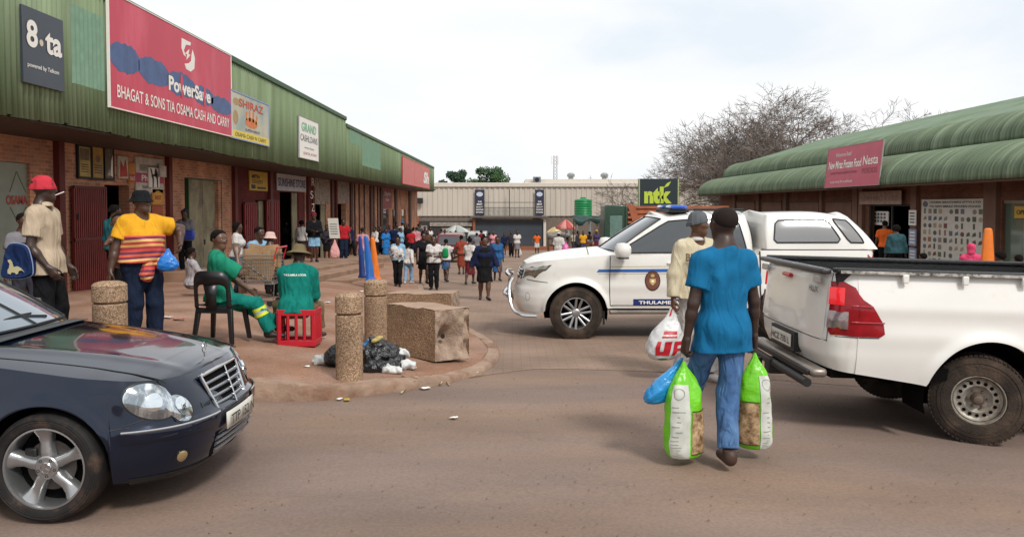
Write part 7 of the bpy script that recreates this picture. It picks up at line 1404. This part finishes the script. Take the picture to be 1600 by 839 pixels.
meal('green and white maize meal sack in the right hand of the man in blue', hR + Vector((.005, 0, 0)), .30, (710 - 556) * 5.5 / F, fr_ - 1.5, fr_ + .15, fr_ + .2, fr_ + 1.15, -.2)
sack('plastic_bag', 'sky blue plastic carrier bag behind the left hand sack of the man in blue', hL + Vector((-.0, .07, .01)), .22, .33, mat('bag_skyblue', '1f86c4', rough=.25, var=.15, bump=.6, bs=18, spec=.6), .3, 'round', lean=(-.20, 0))
# ---- 2 man in cream sweater
loc, H = pd(1089, 337, 8.6)
m2, J2 = person('man in a cream lettered sweater, white trousers and grey beanie behind the man in blue', loc, R(14), H, w=1.0, lh=(.24, -.10, .86), rh=(-.30, -.06, .80), lf=(.10, -.12, 0), rf=(-.12, .12, 0), hy=.95, vox=.0095, rpole=(-.9, .8, 0),
    top=('sweater', CBE2, -.06, 1.93, .016), bot=('trousers', CWH, .97, .02), shoe=SHW, hair='crop', hat=('beanie', cloth('beanie_grey', '5c6064')), curl=(.6, 1.1), skin=1)
def chest_text(body, J, s, m, x, z, w_, h_, y=-.14, tz=0, back=False, sl=0):
    S = J['S']; p = J['T'](x, y, z); sg = 1 if not back else -1
    # lettering projected on to the garment so that it follows the cloth
    if (s, .03, 0) in _tc: pass
    o = text(s, body, m, (p[0] * S, p[1] * S, p[2] * S), (sg, 0, sl), (0, 0, 1), w_, h_, bold=.03)
    tgt = [c for c in body.children if c.name.split('.')[0] in ('tshirt', 'sweater', 'overall_jacket', 'shirt', 'bag_body')]
    if tgt:
        from mathutils.bvhtree import BVHTree
        b = BVHTree.FromPolygons([v.co for v in tgt[0].data.vertices], [tuple(f.vertices) for f in tgt[0].data.polygons])
        for v in o.data.vertices:
            hit = b.ray_cast(Vector((v.co.x, (-1 if not back else 1) * .6, v.co.z)), Vector((0, 1 if not back else -1, 0)))
            if hit[0] is not None: v.co.y = hit[0].y + (-.004 if not back else .004)
    return o
LT = mat('sweater_letters', '6e5c40'); chest_text(m2, J2, 'BRKLYN', LT, -.17, .33, .32, .08); chest_text(m2, J2, '1998', LT, -.14, .22, .24, .075)
MB().lathe([(.070, -.012), (.078, .0), (.070, .02), (.060, .03)], 24, c=J2['hd'](0, .012, -.145) * J2['S']).build('shirt_collar', CWH, m2)
hb_ = J2['w'](J2['RW'] + J2['rd'] * .09); t2, P2 = sack('plastic_bag', 'white carrier bag with red print held by the man in the cream sweater', hb_, .40, .58, mat('bag_white', 'cccccc', rough=.3, var=.06, bump=.6, bs=14, spec=.5), .1, 'round', lean=(-.12, 0))
RDL = mat('print_red', 'b8202c', rough=.4); 
def onbag(poly_uq, P, m, nm, par):
    b = MB()
    for (u0, u1, q0, q1) in poly_uq: b.grid([[P(u, q, .006) for q in np.linspace(q0, q1, 10)] for u in np.linspace(u0, u1, 8)])
    return b.build(nm, m, par)
f0 = -math.pi / 2
onbag([(.02, .26, f0 - .5, f0 - .1), (.50, .54, f0 - .35, f0 + .30), (.56, .58, f0 - .35, f0 + .3), (.62, .78, f0 - .55, f0 - .3), (.62, .78, f0 - .12, f0 + .08), (.74, .80, f0 - .55, f0 + .08), (.62, .80, f0 + .2, f0 + .42), (.62, .66, f0 + .2, f0 + .7), (.70, .73, f0 + .2, f0 + .7)], P2, RDL, 'print', t2); onbag([(.86, .90, f0 - .4, f0 + .1)], P2, mat('print_green', '3c8a3c'), 'print', t2)
# ---- 3 man with the red bucket hat
loc, H = pd(72, 277, 7.6)
m3, J3 = person('man in a red bucket hat and beige polo shirt smoking behind the blue car', loc, R(100), H - .02, w=1.02, lh=(.22, -.12, .86), rh=(-.22, -.10, .88), lf=(.10, -.05, 0), rf=(-.10, .06, 0), hy=.12, vox=.0095, rpole=(-.2, 1, 0), lean=(0, .03),
    top=('shirt', CBEI, -.10, .72, .010), bot=('trousers', BLK, .97, .02), shoe=SHB, hair='crop', hat=('sunhat', cloth('hat_red', 'b83540')), skin=2)
a = J3['hd'](.0, -.095, -.05) * J3['S']; MB().tube([a, a + J3['hd'](0, -.17, -.02) * J3['S'] - J3['hd'](0, -.095, -.05) * J3['S']], .005, 6).build('cigarette', W_, m3)
MB().lathe([(.066, -.02), (.086, -.012), (.075, .02), (.064, .03)], 24, c=J3['hd'](0, .012, -.135) * J3['S']).build('shirt_collar', CBEI, m3)
bx = J3['w'](Vector((-.10, .30, .88))); bt_ = thing('shoulder_bag', 'navy blue shoulder bag with a cream dinosaur patch behind the man in the red hat', 'bag', tuple(atY(27, 430, 7.33)))
A, Bq = atY(3, 433, 7.33), atY(51, 380, 7.33); bm = MB(); ow = Bq.x - A.x; oh = Bq.z - A.z; oc_ = catmull([(0, .12), (.06, .0), (.5, -.04), (.92, .04), (1.0, .2), (.95, .6), (.80, .93), (.35, 1.0), (.18, .8), (0, .12)], 5)[:-1]
rows = [[(A.x + ow * (.5 + (p[0] - .5) * k), 7.33 + yy_ + .0 * p[0], A.z + oh * (.48 + (p[1] - .48) * k)) for p in oc_] for yy_, k in ((.0, .02), (-.03, .7), (-.035, .92), (-.01, 1.0), (.12, 1.0), (.14, .9), (.14, .02))]
bm.grid(rows, wrap=True).build('bag_body', cloth('bag_navy', '1a2c52', rough=.7), bt_, ang=50); MB().tube([(A.x + ow * p[0], 7.325, A.z + oh * p[1]) for p in oc_] + [(A.x + ow * oc_[0][0], 7.325, A.z + oh * oc_[0][1])], .006, 5).build('piping', mat('piping_pale', '8a98b8'), bt_)
dn = [(.27, .13), (.36, .10), (.40, .16), (.50, .15), (.54, .10), (.60, .12), (.62, .20), (.72, .22), (.80, .16), (.70, .28), (.58, .34), (.46, .32), (.42, .46), (.36, .54), (.28, .52), (.30, .46), (.34, .42), (.32, .30), (.27, .22)]
MB().prism([(p[0] * ow, p[1] * oh) for p in dn], (A.x, 7.293, A.z), (1, 0, 0), (0, 0, 1), .004).build('patch', mat('patch_cream', 'b8b088'), bt_, smooth=False)
sh = J3['w'](J3['LS'] + np.array([0, 0, .07])); MB().tube([(A.x + ow * .85, 7.35, A.z + oh * .9), (A.x + ow * 1.1, 7.44, A.z + oh * 1.7), (sh.x - .03, sh.y - .12, sh.z + .00), (sh.x + .05, sh.y - .02, sh.z - .0)], .013, 6).build('strap', cloth('bag_navy', '1a2c52'), bt_)
# ---- 4 woman in yellow with the baby
loc, H = pd(222, 303, 8.7)
m4, J4 = person('woman in a yellow T-shirt and black bucket hat with a baby tied on her back', loc, R(48), H, w=1.28, fem=1, lh=(.36, -.16, 1.13), rh=(-.36, -.02, .83), lf=(.13, 0, 0), rf=(-.13, .02, 0), lpole=(1, .4, .3), rpole=(-.6, .8, 0), hy=.35, vox=.0095,
    top=('tshirt', CYEL, .05, .62, .016), bot=('trousers', DENN, .97, .018), shoe=SHB, hair='short', hat=('bucket', cloth('hat_black', '17191b')), skin=0, belly=.6,
    extra=[('wrap_cloth', lambda J: J['infl'](J['torso'], .056) + [cone(J['T'](0, .16, .12), J['T'](0, .17, .32), .16, .13, k=.06)], STRIPE, lambda J: dict(wr=.008, wf=22, cuts=[(J['p0'] + J['up'] * .335 , J['up']), (J['p0'] + J['up'] * .03, -J['up'])])),
           ('wrap_tail', lambda J: [cone(J['T'](.02, -.16, .06), J['T'](-.03, -.19, -.10), .055, .075, k=.03), cone(J['T'](.08, -.17, .06), J['T'](.12, -.20, -.04), .05, .04, k=.03)], STRIPE, dict(wr=.008, wf=40))])
bl_ = J4['w'](Vector((-.10, .27, .0))); hdp = atY(187, 345, 8.9)
def baby(lab, pos, rz, s=.62):
    P, f = snet(*field([cone((0, .02, 0), (0, -.01, 0), .088, .082, k=.03), cone((0, -.03, -.05), (0, -.045, -.06), .058, .052, k=.04), cone((0, -.095, -.02), (0, -.10, -.03), .014, k=.014), cone((.02, -.085, -.062), (-.02, -.085, -.062), .013, k=.01), cone((.085, .01, -.02), (.085, .01, -.04), .016, k=.01), cone((-.085, .01, -.02), (-.085, .01, -.04), .016, k=.01), cone((0, .03, -.1), (0, .03, -.2), .06, .10, k=.04), cone((0, .04, -.2), (0, .04, -.42), .12, .12, k=.05), cone((.09, .0, -.2), (.13, -.12, -.26), .035, .025, k=.03), cone((-.09, 0, -.2), (-.13, -.12, -.26), .035, .025, k=.03)], .009))
    o = setmesh('person', P, f, SK[1], None, ang=60); o.location = pos; o.rotation_euler = (0, 0, rz); tagp(o, lab, 'baby')
    for sg in (1, -1): MB().lathe([(.001, -.009), (.009, 0), (.001, .009)], 10, c=(.032 * sg, -.088, -.008)).build('eye', M_EYEB, o)
    P, f = snet(*field([cone((0, .026, .004), (0, -.008, .006), .092, .086, k=.03)], .009, cuts=[((0, -.05, .035), (0, -.83, -.55)), ((0, .05, -.04), (0, -.5, -.85))])); setmesh('hair', P, f, M_HAIR, o, ang=60); return o
baby('baby with short hair peeping from the wrap on the back of the woman in yellow', hdp, R(20))
hb_ = atY(262, 388, 8.55); sack('plastic_bag', 'small blue plastic bag hanging beside the woman in yellow', hb_, .22, (424 - 388) / F * 8.55, mat('bag_blue', '1c70c0', rough=.25, bump=.6, bs=18, spec=.6), .2, 'round')
# ---- 6 seated woman, green overalls
CHX, CHZ = cp_.x + .13, chz; ch.rotation_euler = (0, 0, R(174)); ch.location = (CHX, CHY, CHZ)
m6, J6 = person('woman in green overalls seated on the black plastic chair, hand on cheek', (CHX - .04, CHY + .08, CHZ), R(112), 1.66, w=1.08, fem=1, pel=(0, .0, .53), lean=(.0, .03), lh=(.12, -.34, .60), rh=(-.08, -.19, 1.06), lf=(.10, -.80, 0), rf=(-.10, -.58, 0), lk=(0, -.5, 1), rk=(0, -.5, 1), rpole=(-.25, -.5, -1), hy=-.95, vox=.0105,
    top=('overall_jacket', CTEA2, -.04, .95, .018), bot=('trousers', CTEAL, .93, .02), shoe=SHB, hair='tied', skin=1)
def band(body, J, A, Bq, t, r_, m): A, Bq = np.array(A), np.array(Bq); p = A + (Bq - A) * t; d = nrm(Bq - A); MB().tube([p - d * .018, p + d * .018], r_, 24).build('reflective_band', m, body)
S = J6['S']
for A, K in (((.088, 0, .51), (.10, -.44, .54)), ((-.088, 0, .51), (-.10, -.40, .55))): pass
for sg, ft in ((1, -.80), (-1, -.58)):
    Lk, An = ik(np.array([.088 * sg, 0, .51]), np.array([.1 * sg, ft, .075]), .42, .405, (0, -.5, 1)); 
    for t_, mm_ in ((.18, HIV), (.27, SIL), (.36, HIV)): band(m6, J6, Lk * S, An * S, t_, .088 * S, mm_)
MB().tube([J6['T'](-.05, -.125, .40) * S, J6['T'](0, -.17, .2) * S, J6['T'](.05, -.125, .40) * S], .004, 5).build('lanyard', BLK, m6)
# ---- 7 seated man, green overalls on red crate, back view
cx_ = atY(463, 500, 9.68); gz = zg(cx_.x, 9.68)
m7, J7 = person('man in teal overalls and wide khaki hat seated on the red crate', (cx_.x, 9.66, gz), R(180), 1.60, w=1.10, pel=(0, -.02, .475), lean=(0, -.22), lh=(.10, -.42, .62), rh=(-.12, -.42, .62), lf=(.30, -.30, 0), rf=(-.18, -.52, 0), lk=(.4, -.6, 1), rk=(-.2, -.6, 1), lpole=(.35, 1, -.5), rpole=(-.35, 1, -.5), vox=.0105,
    top=('overall_jacket', CTEAL, -.085, 1.1, .024), bot=('trousers', CKH, .80, .02), shoe=mat('boot_brown', '3c2c24', rough=.6), hair='crop', hat=('wide', cloth('hat_khaki', '6e6248')), skin=2)
chest_text(m7, J7, 'THULAMELA LOCAL', W_, .15, .40, .28, .024, y=.16, back=True)
for sgn in (1,): LEh, LWh = J7['LE'], J7['LW']; MB().tube([J7['LS'] + (LEh - J7['LS']) * .80, J7['LS'] + (LEh - J7['LS']) * .93], .083, 20).build('reflective_band', HIV, m7)
MB().tube([J7['LS'] + (LEh - J7['LS']) * .84, J7['LS'] + (LEh - J7['LS']) * .89], .085, 20).build('reflective_band', SIL, m7)
# ---- generic passers-by
def who(lab, px, fyp, hyp, rz, top, bot, hair='short', shoe=SHB, Y=None, Hh=None, group=None, **k):
    if Hh: Y = Hh * F / (fyp - hyp)
    if Y is None: p = atG(px, fyp)
    else: p = atY(px, fyp, Y)
    H = (fyp - hyp) * p.y / F
    if Y is not None and k.pop('snap', False): p.z = zg(p.x, p.y); H = atY(px, hyp, p.y).z - p.z
    k.setdefault('vox', .012 if p.y < 15 else (.017 if p.y < 27 else (.024 if p.y < 45 else .03)))
    H = max(H, 1.15); print('WHO', lab[:40], round(p.y, 1), 'H', round(H, 2), 'dz', round(p.z - zg(p.x, p.y), 2))
    return person(lab, p, R(rz), min(H, 1.95), top=top, bot=bot, hair=hair, shoe=shoe, group=group, **k)
def ts(m, hem=-.02, sl=.6, lo=.008): return ('tshirt', m, hem, sl, lo)
def ls(m, hem=-.04, lo=.010): return ('shirt', m, hem, 1.95, lo)
def tr_(m, ln=.97): return ('trousers', m, ln, .012)
def sk_(m, ln=.9, fl=.03): return ('skirt', m, ln, fl)
ST = dict(lf=(.09, 0, 0), rf=(-.09, .02, 0)); WK = dict(lf=(.07, -.20, 0), rf=(-.07, .2, 0), lh=(.25, .16, .86), rh=(-.25, -.22, .88)); WK2 = dict(lf=(.07, .2, 0), rf=(-.07, -.18, 0), lh=(.26, -.2, .88), rh=(-.26, .14, .86)); HO = dict(lh=(.10, -.26, 1.08), rh=(-.08, -.28, 1.10), lpole=(.6, .6, -.8), rpole=(-.6, .6, -.8))
def hang_bag(lab, px, t0, b0, Y, wpx, m, nm='plastic_bag'): p = atY(px, t0, Y); return sack(nm, lab, p, wpx / F * Y, (b0 - t0) / F * Y, m, .2, 'round')
who('woman in a grey sweater and black trousers holding a blue bag by the cream door', 290, 424, 329, 5, ls(CGRY), tr_(BLK), hat=('wrap', CDK), w=1.05, fem=1, Hh=1.62, **{**ST, **HO})
p = atY(292, 365, 20.6 if 0 else 1.62 * F / 95 - .3); o = MB().box((p.x - .2, p.y - .1, p.z - .16), (p.x + .22, p.y, p.z + .1)).build('folded_bag', mat('bag_royal', '1f3c9a', rough=.4, bump=.4), None, origin=tuple(p), bevel=.04); tagp(o, 'royal blue folded bag held by the woman in the grey sweater', 'bag')
who('person in a teal top standing inside the dark shop doorway', 181, 460, 322, 150, ls(cloth('cloth_teal', '2a6a74')), tr_(BLK), hair='tied', Y=14.8, w=1.1)
who('person in a grey shirt mostly hidden behind the man in the red hat', 40, 500, 336, 60, ts(CGRY), tr_(CDK), Y=9.2, snap=True)
who('child in a pale shirt sitting low behind the black plastic chair', 305, 463, 398, 150, ls(cloth('cloth_pale', 'a09ca0')), tr_(CGRY), Y=11.2, snap=True) if 0 else None
p = atG(300, 462); person('child in a pale shirt sitting low behind the black plastic chair', p, R(130), 1.35, pel=(0, 0, .30), lf=(.12, -.45, 0), rf=(-.12, -.42, 0), lk=(0, -.4, 1), rk=(0, -.4, 1), lh=(.15, -.4, .5), rh=(-.15, -.38, .5), top=ls(cloth('cloth_pale', 'a09ca0')), bot=tr_(CGRY), shoe=SHB, vox=.012)
who('woman in a white T-shirt and jeans with long braids standing behind the trolley', 372, 445, 349, 100, ts(CWH, lo=.014), tr_(DEN), hair='long', w=1.12, fem=1, Y=15.5, snap=True, **ST)
# bench with seated people behind the trolley
def seated(lab, px, hy, Y, rz, top, bot, hair='short', hat=None, w=1.0, sh=.42, H=1.68, arms=None, lean=(0, -.08), **k):
    x = atY(px, 400, Y).x; z = zg(x, Y); zt = atY(px, hy, Y).z; sitH = .42 + .83 * 1.0; z2 = zt - (sh + .88) * H / 1.7 
    dz_ = max(z2 - z, -.05); a_ = arms or dict(lh=(.12, -.36, sh + .16), rh=(-.12, -.34, sh + .16)); print('SEAT', lab[:30], round(dz_, 2))
    return person(lab, (x, Y, z + dz_), R(rz), H, w=w, pel=(0, 0, sh + .06), lean=lean, lf=(.12, -.48, 0), rf=(-.12, -.44, 0), lk=(0, -.4, 1), rk=(0, -.4, 1), top=top, bot=bot, shoe=SHB, hair=hair, hat=hat, vox=.014 if Y < 20 else .02, **a_, **k), z + dz_
bxx = atY(412, 400, 15.3); bz = zg(bxx.x, 15.3); be = thing('bench', 'low grey bench under the two people seated behind the trolley', 'bench', (bxx.x, 15.3, bz)); MB().box((bxx.x - .55, 15.1, bz + .38), (bxx.x + .55, 15.5, bz + .43)).build('seat', CBRN, be, bevel=.01)
for sx in (-.45, .4): MB().box((bxx.x + sx, 15.15, bz), (bxx.x + sx + .06, 15.45, bz + .38)).build('leg', CBRN, be)
seated('man in a light blue shirt seated behind the trolley with his head bowed', 402, 354, 15.35, 60, ts(CLB, lo=.014), tr_(CDK)); seated('person in a navy top and pale pink bucket hat seated behind the trolley', 420, 365, 14.9, 170, ls(NAVY), tr_(NAVY), hat=('bucket', cloth('hat_palepink', 'c8a8a0')))
who('woman in dark clothes with an orange shawl outside the maroon doorway', 446, 402, 347, 60, ls(CDK), sk_(BLK), hair='afro', Hh=1.62, fem=1, w=1.1, **HO)
who('person in a white cap near the gates holding a pale cloth', 436, 412, 353, -30, ts(CWH), tr_(CDK), Hh=1.55) if 0 else None
who('person in a black jacket and light blue shorts leaning by the maroon pillar', 491, 409, 333, 20, ls(BLK), ('shorts', CLB, .85, .02), hat=('beanie', CMAR), Hh=1.72, w=1.12, **{**ST, **HO})
who('woman in dark clothes with a pink bundle beside the person in the black jacket', 511, 409, 352, 10, ls(CDK), sk_(BLK), hair='tied', Hh=1.6, fem=1, **HO)
hang_bag('pink cloth bundle held low beside the person in the red jersey', 523, 374, 404, 25.5, 15, cloth('bundle_pink', 'cf9a98'), 'cloth_bundle')
s = Sign('notice_board', 'pale tilted notice board leaning on the wall behind the person in the red jersey', (lambda p: p)(tuple(atY(515, 372, 29))), (1, .0, 0), (-.12, .1, 1), .38, .75, mat('poster_bone', 'c2beb4'), cat='sign'); s.polys([rect(.15, .2 + .12 * i, .85, .24 + .12 * i) for i in range(5)], mat('letter_grey', '5a6066'))
who('person in a red and white football jersey beside the notice board', 537, 406, 343, 15, ts(CRED, lo=.014), tr_(DENN), Hh=1.75, w=1.15, **ST)
who('person in a pink top bending behind the blue and orange cones', 567, 425, 356, 170, ts(CPNK), tr_(DENL), Hh=1.62, hair='crop', **ST)
G = 'shoppers walking in the street'
who('woman in a long blue dress walking by the brick wall', 603, 403, 358, 20, ts(CSB, -.3, 1.0, .03), sk_(CSB, 1.6, .08), hair='tied', fem=1, group=G, **WK)
who('woman in a light blue top and white shawl walking towards the camera', 622, 447, 370, 0, ts(CLB, .0, 1.2, .02), tr_(BLK), hair='bun', fem=1, w=1.05, group=G, lh=(.12, -.24, 1.08), rh=(-.14, -.24, 1.10), lf=(.07, -.1, 0), rf=(-.08, .1, 0), extra=[('shawl', lambda J: [cone(J['T'](.10, -.06, .16), J['T'](-.10, -.06, .36), .13, .15, fy=.95, k=.05), cone(J['T'](-.10, -.06, .16), J['T'](.10, -.06, .30), .13, .12, fy=.95, k=.05), cone(J['T'](.04, -.12, .10), J['T'](.06, -.14, -.02), .07, .03, k=.04)], CWH, dict(wr=.012, wf=26))])
who('girl in a white top and light jeans right behind the woman with the shawl', 638, 443, 380, 165, ls(CWH), tr_(DENL), hair='afro', shoe=SHW, group=G, fem=1, **WK2)
who('woman in a short black dress with a shoulder strap walking', 662, 443, 364, 20, ts(BLK, -.25, .5, .02), sk_(BLK, .95, .04), hair='bun', fem=1, w=1.12, group=G, **WK)
who('woman in a white T-shirt and black jeans looking at her phone', 678, 452, 369, 0, ts(CWH, -.04), tr_(BLK), hair='bun', fem=1, w=1.05, group=G, hp=-.35, **{**ST, **HO})
who('girl with a green backpack and denim skirt walking away', 697, 440, 374, 175, ts(CWH), sk_(DEN, .9), hair='tied', group=G, fem=1, **WK, extra=[('backpack', lambda J: [cone(J['T'](.04, .15, .16), J['T'](.03, .16, .38), .09, .08, k=.04), cone(J['T'](-.04, .15, .16), J['T'](-.03, .16, .38), .09, .08, k=.04)], cloth('bag_green', '1a8a50'), {})])
who('woman in a white blouse and maroon skirt walking away', 734, 444, 372, 160, ts(CWH), sk_(CMAR, 1.25, .05), hair='bun', fem=1, group=G, **WK2)
who('person in a rust red patterned top near the maroon minibus', 721, 428, 368, 190, ts(cloth('cloth_rust', '8a4030')), sk_(cloth('cloth_rust', '8a4030'), 1.3), hair='tied', fem=1, group=G, **ST)
who('big woman in a navy cardigan and black dress striding in the street', 757, 468, 370, 12, ('cardigan', NAVY, .0, 1.92, .014), sk_(BLK, .98, .04), hair='bun', fem=1, w=1.30, skin=1, group=G, hy=.3, lf=(.07, -.18, 0), rf=(-.09, .14, 0), lh=(.36, -.1, .86), rh=(-.36, .06, .86), extra=[('dress_front', lambda J: [cone(J['T'](.05, -.05, .05), J['T'](.05, -.05, .40), .135, .125, k=.04), cone(J['T'](-.05, -.05, .05), J['T'](-.05, -.05, .40), .135, .125, k=.04)], BLK, {})])
who('woman in a blue uniform dress behind the big woman in black', 777, 438, 370, 10, ls(cloth('uniform_blue', '2c5888')), sk_(cloth('uniform_blue', '2c5888'), 1.35, .05), hair='short', fem=1, group=G, **WK)
who('person in dark trousers, left of the far pair by the charcoal wall', 799, 401, 361, 0, ts(CDK), tr_(BLK), group=G, **ST); who('woman in a white top and pale skirt at the right of the far pair', 808, 402, 357, 10, ts(CWH), sk_(CGRY), fem=1, group=G, **ST); hang_bag('pale carrier bag beside the far pair by the charcoal wall', 812, 386, 400, 58, 7, CWH)
who('person in an orange top and white shorts in front of the far dark wall', 839, 397, 363, 0, ts(CORG), ('shorts', CWH, .9, .02), shoe=SHW, group=G, lh=(.35, -.2, 1.0), rh=(-.35, -.2, 1.0), lf=(.1, 0, 0), rf=(-.1, 0, 0))
who('person in a loose white shirt by the bonnet of the patrol pickup', 873, 415, 364, 160, ts(CWH, -.2, 1.0, .03), tr_(CWH), hat=('cap', CWH), w=1.15, group=G, Hh=1.70, **ST); hang_bag('magenta bag held by the person in the loose white shirt', 884, 377, 396, 40, 13, mat('bag_magenta', 'c04890', rough=.4))
who('person in a yellow vest near the dark green shade net', 911, 400, 361, 0, ts(CYEL), tr_(CPUR), group=G, Hh=1.7, **ST); who('woman with a yellow headscarf seated at the market stall', 932, 396, 360, -20, ts(CPUR), sk_(CMAR), hat=('wrap', CYEL), fem=1, group=G, Hh=1.6, **ST)
who('person in a pale shirt under the red umbrella', 896, 394, 362, 30, ts(cloth('cloth_sand', 'a8a090')), tr_(CDK), group=G, Hh=1.65, **ST); who('person in a dark shirt behind the umbrella stall', 886, 392, 362, -60, ts(CDK), tr_(BLK), group=G, Hh=1.65, **ST)
# crowd along the far brick wall, heads at py ~ 345-360
CR = [(609, 392, 352, CPUR, 'dark purple top', 'nearest the windows of the far brick wall'), (620, 395, 349, CDK, 'charcoal jacket', 'behind the woman with the shawl'), (629, 393, 347, CWH, 'white cap and top', 'below the third far window'), (637, 396, 350, BLK, 'black top', 'in front of the last brick pillar'), (646, 398, 356, CGRY, 'grey shirt', 'just right of the end of the brick wall'), (655, 394, 350, CDG, 'dark green top', 'under the black floodlight'), (664, 396, 354, CPUR, 'plum coat', 'left of the pale grey umbrella'), (672, 392, 355, CWH, 'white shirt', 'behind the woman in the black dress'), (690, 392, 358, CBRN, 'brown top', 'under the left edge of the pale grey umbrella'), (741, 400, 366, CDK, 'dark jacket', 'between the white minibus and the big woman'), (749, 398, 362, CWH, 'white shirt and blue cap', 'beside the white minibus'), (765, 400, 364, CMAR, 'maroon top', 'behind the woman in blue uniform'), (788, 398, 364, NAVY, 'navy shirt', 'left of the far pair by the charcoal wall')]
rq = random.Random(17); PAL = [(NAVY, 'navy top'), (CWH, 'white top'), (CDK, 'charcoal top'), (CRED, 'red top'), (CLB, 'light blue top'), (BLK, 'black top'), (CBRN, 'brown top'), (CPNK, 'pink top'), (CGRY, 'grey top')]
XTRA = [(586, 402, 355, 'just right of the orange cone'), (594, 398, 354, 'at the foot of the wall behind the orange cone'), (616, 400, 353, 'between the blue dress and the third window'), (626, 402, 356, 'behind the right shoulder of the woman with the shawl'), (633, 398, 352, 'left of the last wall pillar'), (642, 402, 358, 'above the girl in light jeans'), (651, 400, 355, 'just left of the small red car'), (659, 398, 357, 'behind the head of the woman in the black dress'), (668, 402, 360, 'left of the phone user'), (686, 404, 362, 'right of the phone user'), (695, 399, 359, 'above the green backpack'), (704, 402, 362, 'beside the maroon minibus door'), (712, 398, 360, 'behind the rust red pattern'), (745, 406, 364, 'left shoulder side of the big woman'), (752, 399, 360, 'over the head of the big woman'), (771, 400, 361, 'between the big woman and the blue uniform'), (903, 402, 362, 'left of the yellow vest'), (921, 400, 362, 'right of the yellow vest'), (472, 407, 346, 'between the seated bucket hat and the maroon pillar'), (458, 404, 350, 'in front of the tall cream door leaf'), (549, 404, 350, 'just right of the football jersey'), (384, 425, 356, 'by the left red gate leaf')]
for i, (px, fyv, hyv, where) in enumerate(XTRA):
    m, c_ = PAL[(i * 4 + 1) % 9]; m2 = [BLK, DENN, CDK, DEN][i % 4]; fm = i % 3 == 0
    who('passer in a %s %s' % (c_, where), px, fyv, hyv, rq.choice((0, 20, 60, 120, 175, 190, -40, -90)), (ts(m) if i % 2 else ls(m)), sk_(m2, rq.uniform(.8, 1.4)) if fm else tr_(m2), hair=rq.choice(('short', 'bun', 'tied', 'afro', 'crop')), Hh=rq.uniform(1.58, 1.78), fem=int(fm), w=rq.uniform(.92, 1.2), group='distant shoppers at the end of the street', **rq.choice((ST, WK, WK2, {**ST, **HO})))
for i, (px, fy, hy, m, c_, where) in enumerate(CR):
    who('distant shopper in a %s %s' % (c_, where), px, fy, hy, [0, 40, 170, -30, 200, 90][i % 6], ts(m) if i % 2 else ls(m), tr_([BLK, DENN, CDK][i % 3]) if i % 3 else sk_(BLK), hair=['short', 'bun', 'tied'][i % 3], Hh=1.68 + .04 * (i % 3), fem=i % 2, group='distant shoppers at the end of the street', **(ST if i % 2 else WK), hat=('cap', CSB) if 'cap' in c_ else None)
# right side
def rwho(lab, px, hyp, Y, rz, top, bot, **k):
    x = atY(px, 400, Y).x; z = zg(x, Y); H = atY(px, hyp, Y).z - z; print('RWHO', lab[:30], round(H, 2)); return person(lab, (x, Y, z), R(rz), H, top=top, bot=bot, shoe=SHB, vox=.018, **k)
rwho('person in an orange top inside the right hand shop doorway', 1382, 346, 31, 150, ts(CORG), tr_(BLK), **ST); rwho('person in a teal jacket entering the right hand shop doorway', 1400, 354, 26.5, 170, ls(cloth('jacket_teal', '34545a'), lo=.02), tr_(BLK), hair='afro', w=1.15, **ST)
def rseat(lab, px, hy, Y, rz, top, **k):
    x = atY(px, 400, Y).x; zt = atY(px, hy, Y).z; z = zg(x, Y); sh = max(.2, (zt - z) - .88); return person(lab, (x, Y, z), R(rz), 1.66, pel=(0, 0, sh + .06), lf=(.12, -.45, 0), rf=(-.12, -.42, 0), lk=(0, -.4, 1), rk=(0, -.4, 1), lh=(.15, -.3, sh + .2), rh=(-.15, -.3, sh + .2), top=top, bot=tr_(CDK), shoe=SHB, vox=.016, **k)
rseat('child in a pink hooded top in front of the product poster', 1517, 378, 19.5, 160, ('hoodie', cloth('hoodie_pink', 'd0486c'), -.04, 1.95, .016)); rseat('child whose dark head shows low below the product poster', 1443, 404, 21, 200, ts(BLK)); rseat('woman in a floral white blouse seated by the shop window', 1563, 392, 18.5, 200, ts(voro_mat('floral_print', ['b8b4b0', '5a5c60', 'c0bcb8', '8a8a90'], scale=28, bump=0)), hair='afro', w=1.1); rseat('woman in a dark blue patterned top seated at the right edge', 1592, 396, 18, 170, ts(voro_mat('blue_print', ['34405c', '8a90a0', '2a3450'], scale=28, bump=0)), hair='tied'); rseat('person whose head shows between the orange cone and the shop window', 1546, 383, 20.5, 120, ts(CMAR))
bxx = atY(1560, 400, 18.6); bz = zg(bxx.x, 18.6); be = thing('bench', 'low bench beneath the people seated by the right hand shop window', 'bench', (bxx.x, 18.6, bz)); MB().box((bxx.x - .8, 18.3, bz + .40), (bxx.x + 1.0, 18.7, bz + .45)).build('seat', CBRN, be, bevel=.01); [MB().box((bxx.x + sx, 18.35, bz), (bxx.x + sx + .06, 18.65, bz + .4)).build('leg', CBRN, be) for sx in (-.7, .85)]
# baskets of goods beside the shop doorway
for i, (px, py, m, nm) in enumerate(((262, 432, mat('bag_orange', 'c8502c', rough=.5), 'orange'), (277, 428, mat('bag_check', 'a83c38', rough=.6, var=.4, vs=30), 'red checked'))):
    p = atG(px, py + 5); o = heap('shopping_bag', nm + ' bag of goods standing on the pavement behind the woman in yellow', 'bag', px, py, p.y, [cone((0, 0, .12), (.1, .02, .2), .14, .13, k=.04)], m, h=.02, wr=.008)
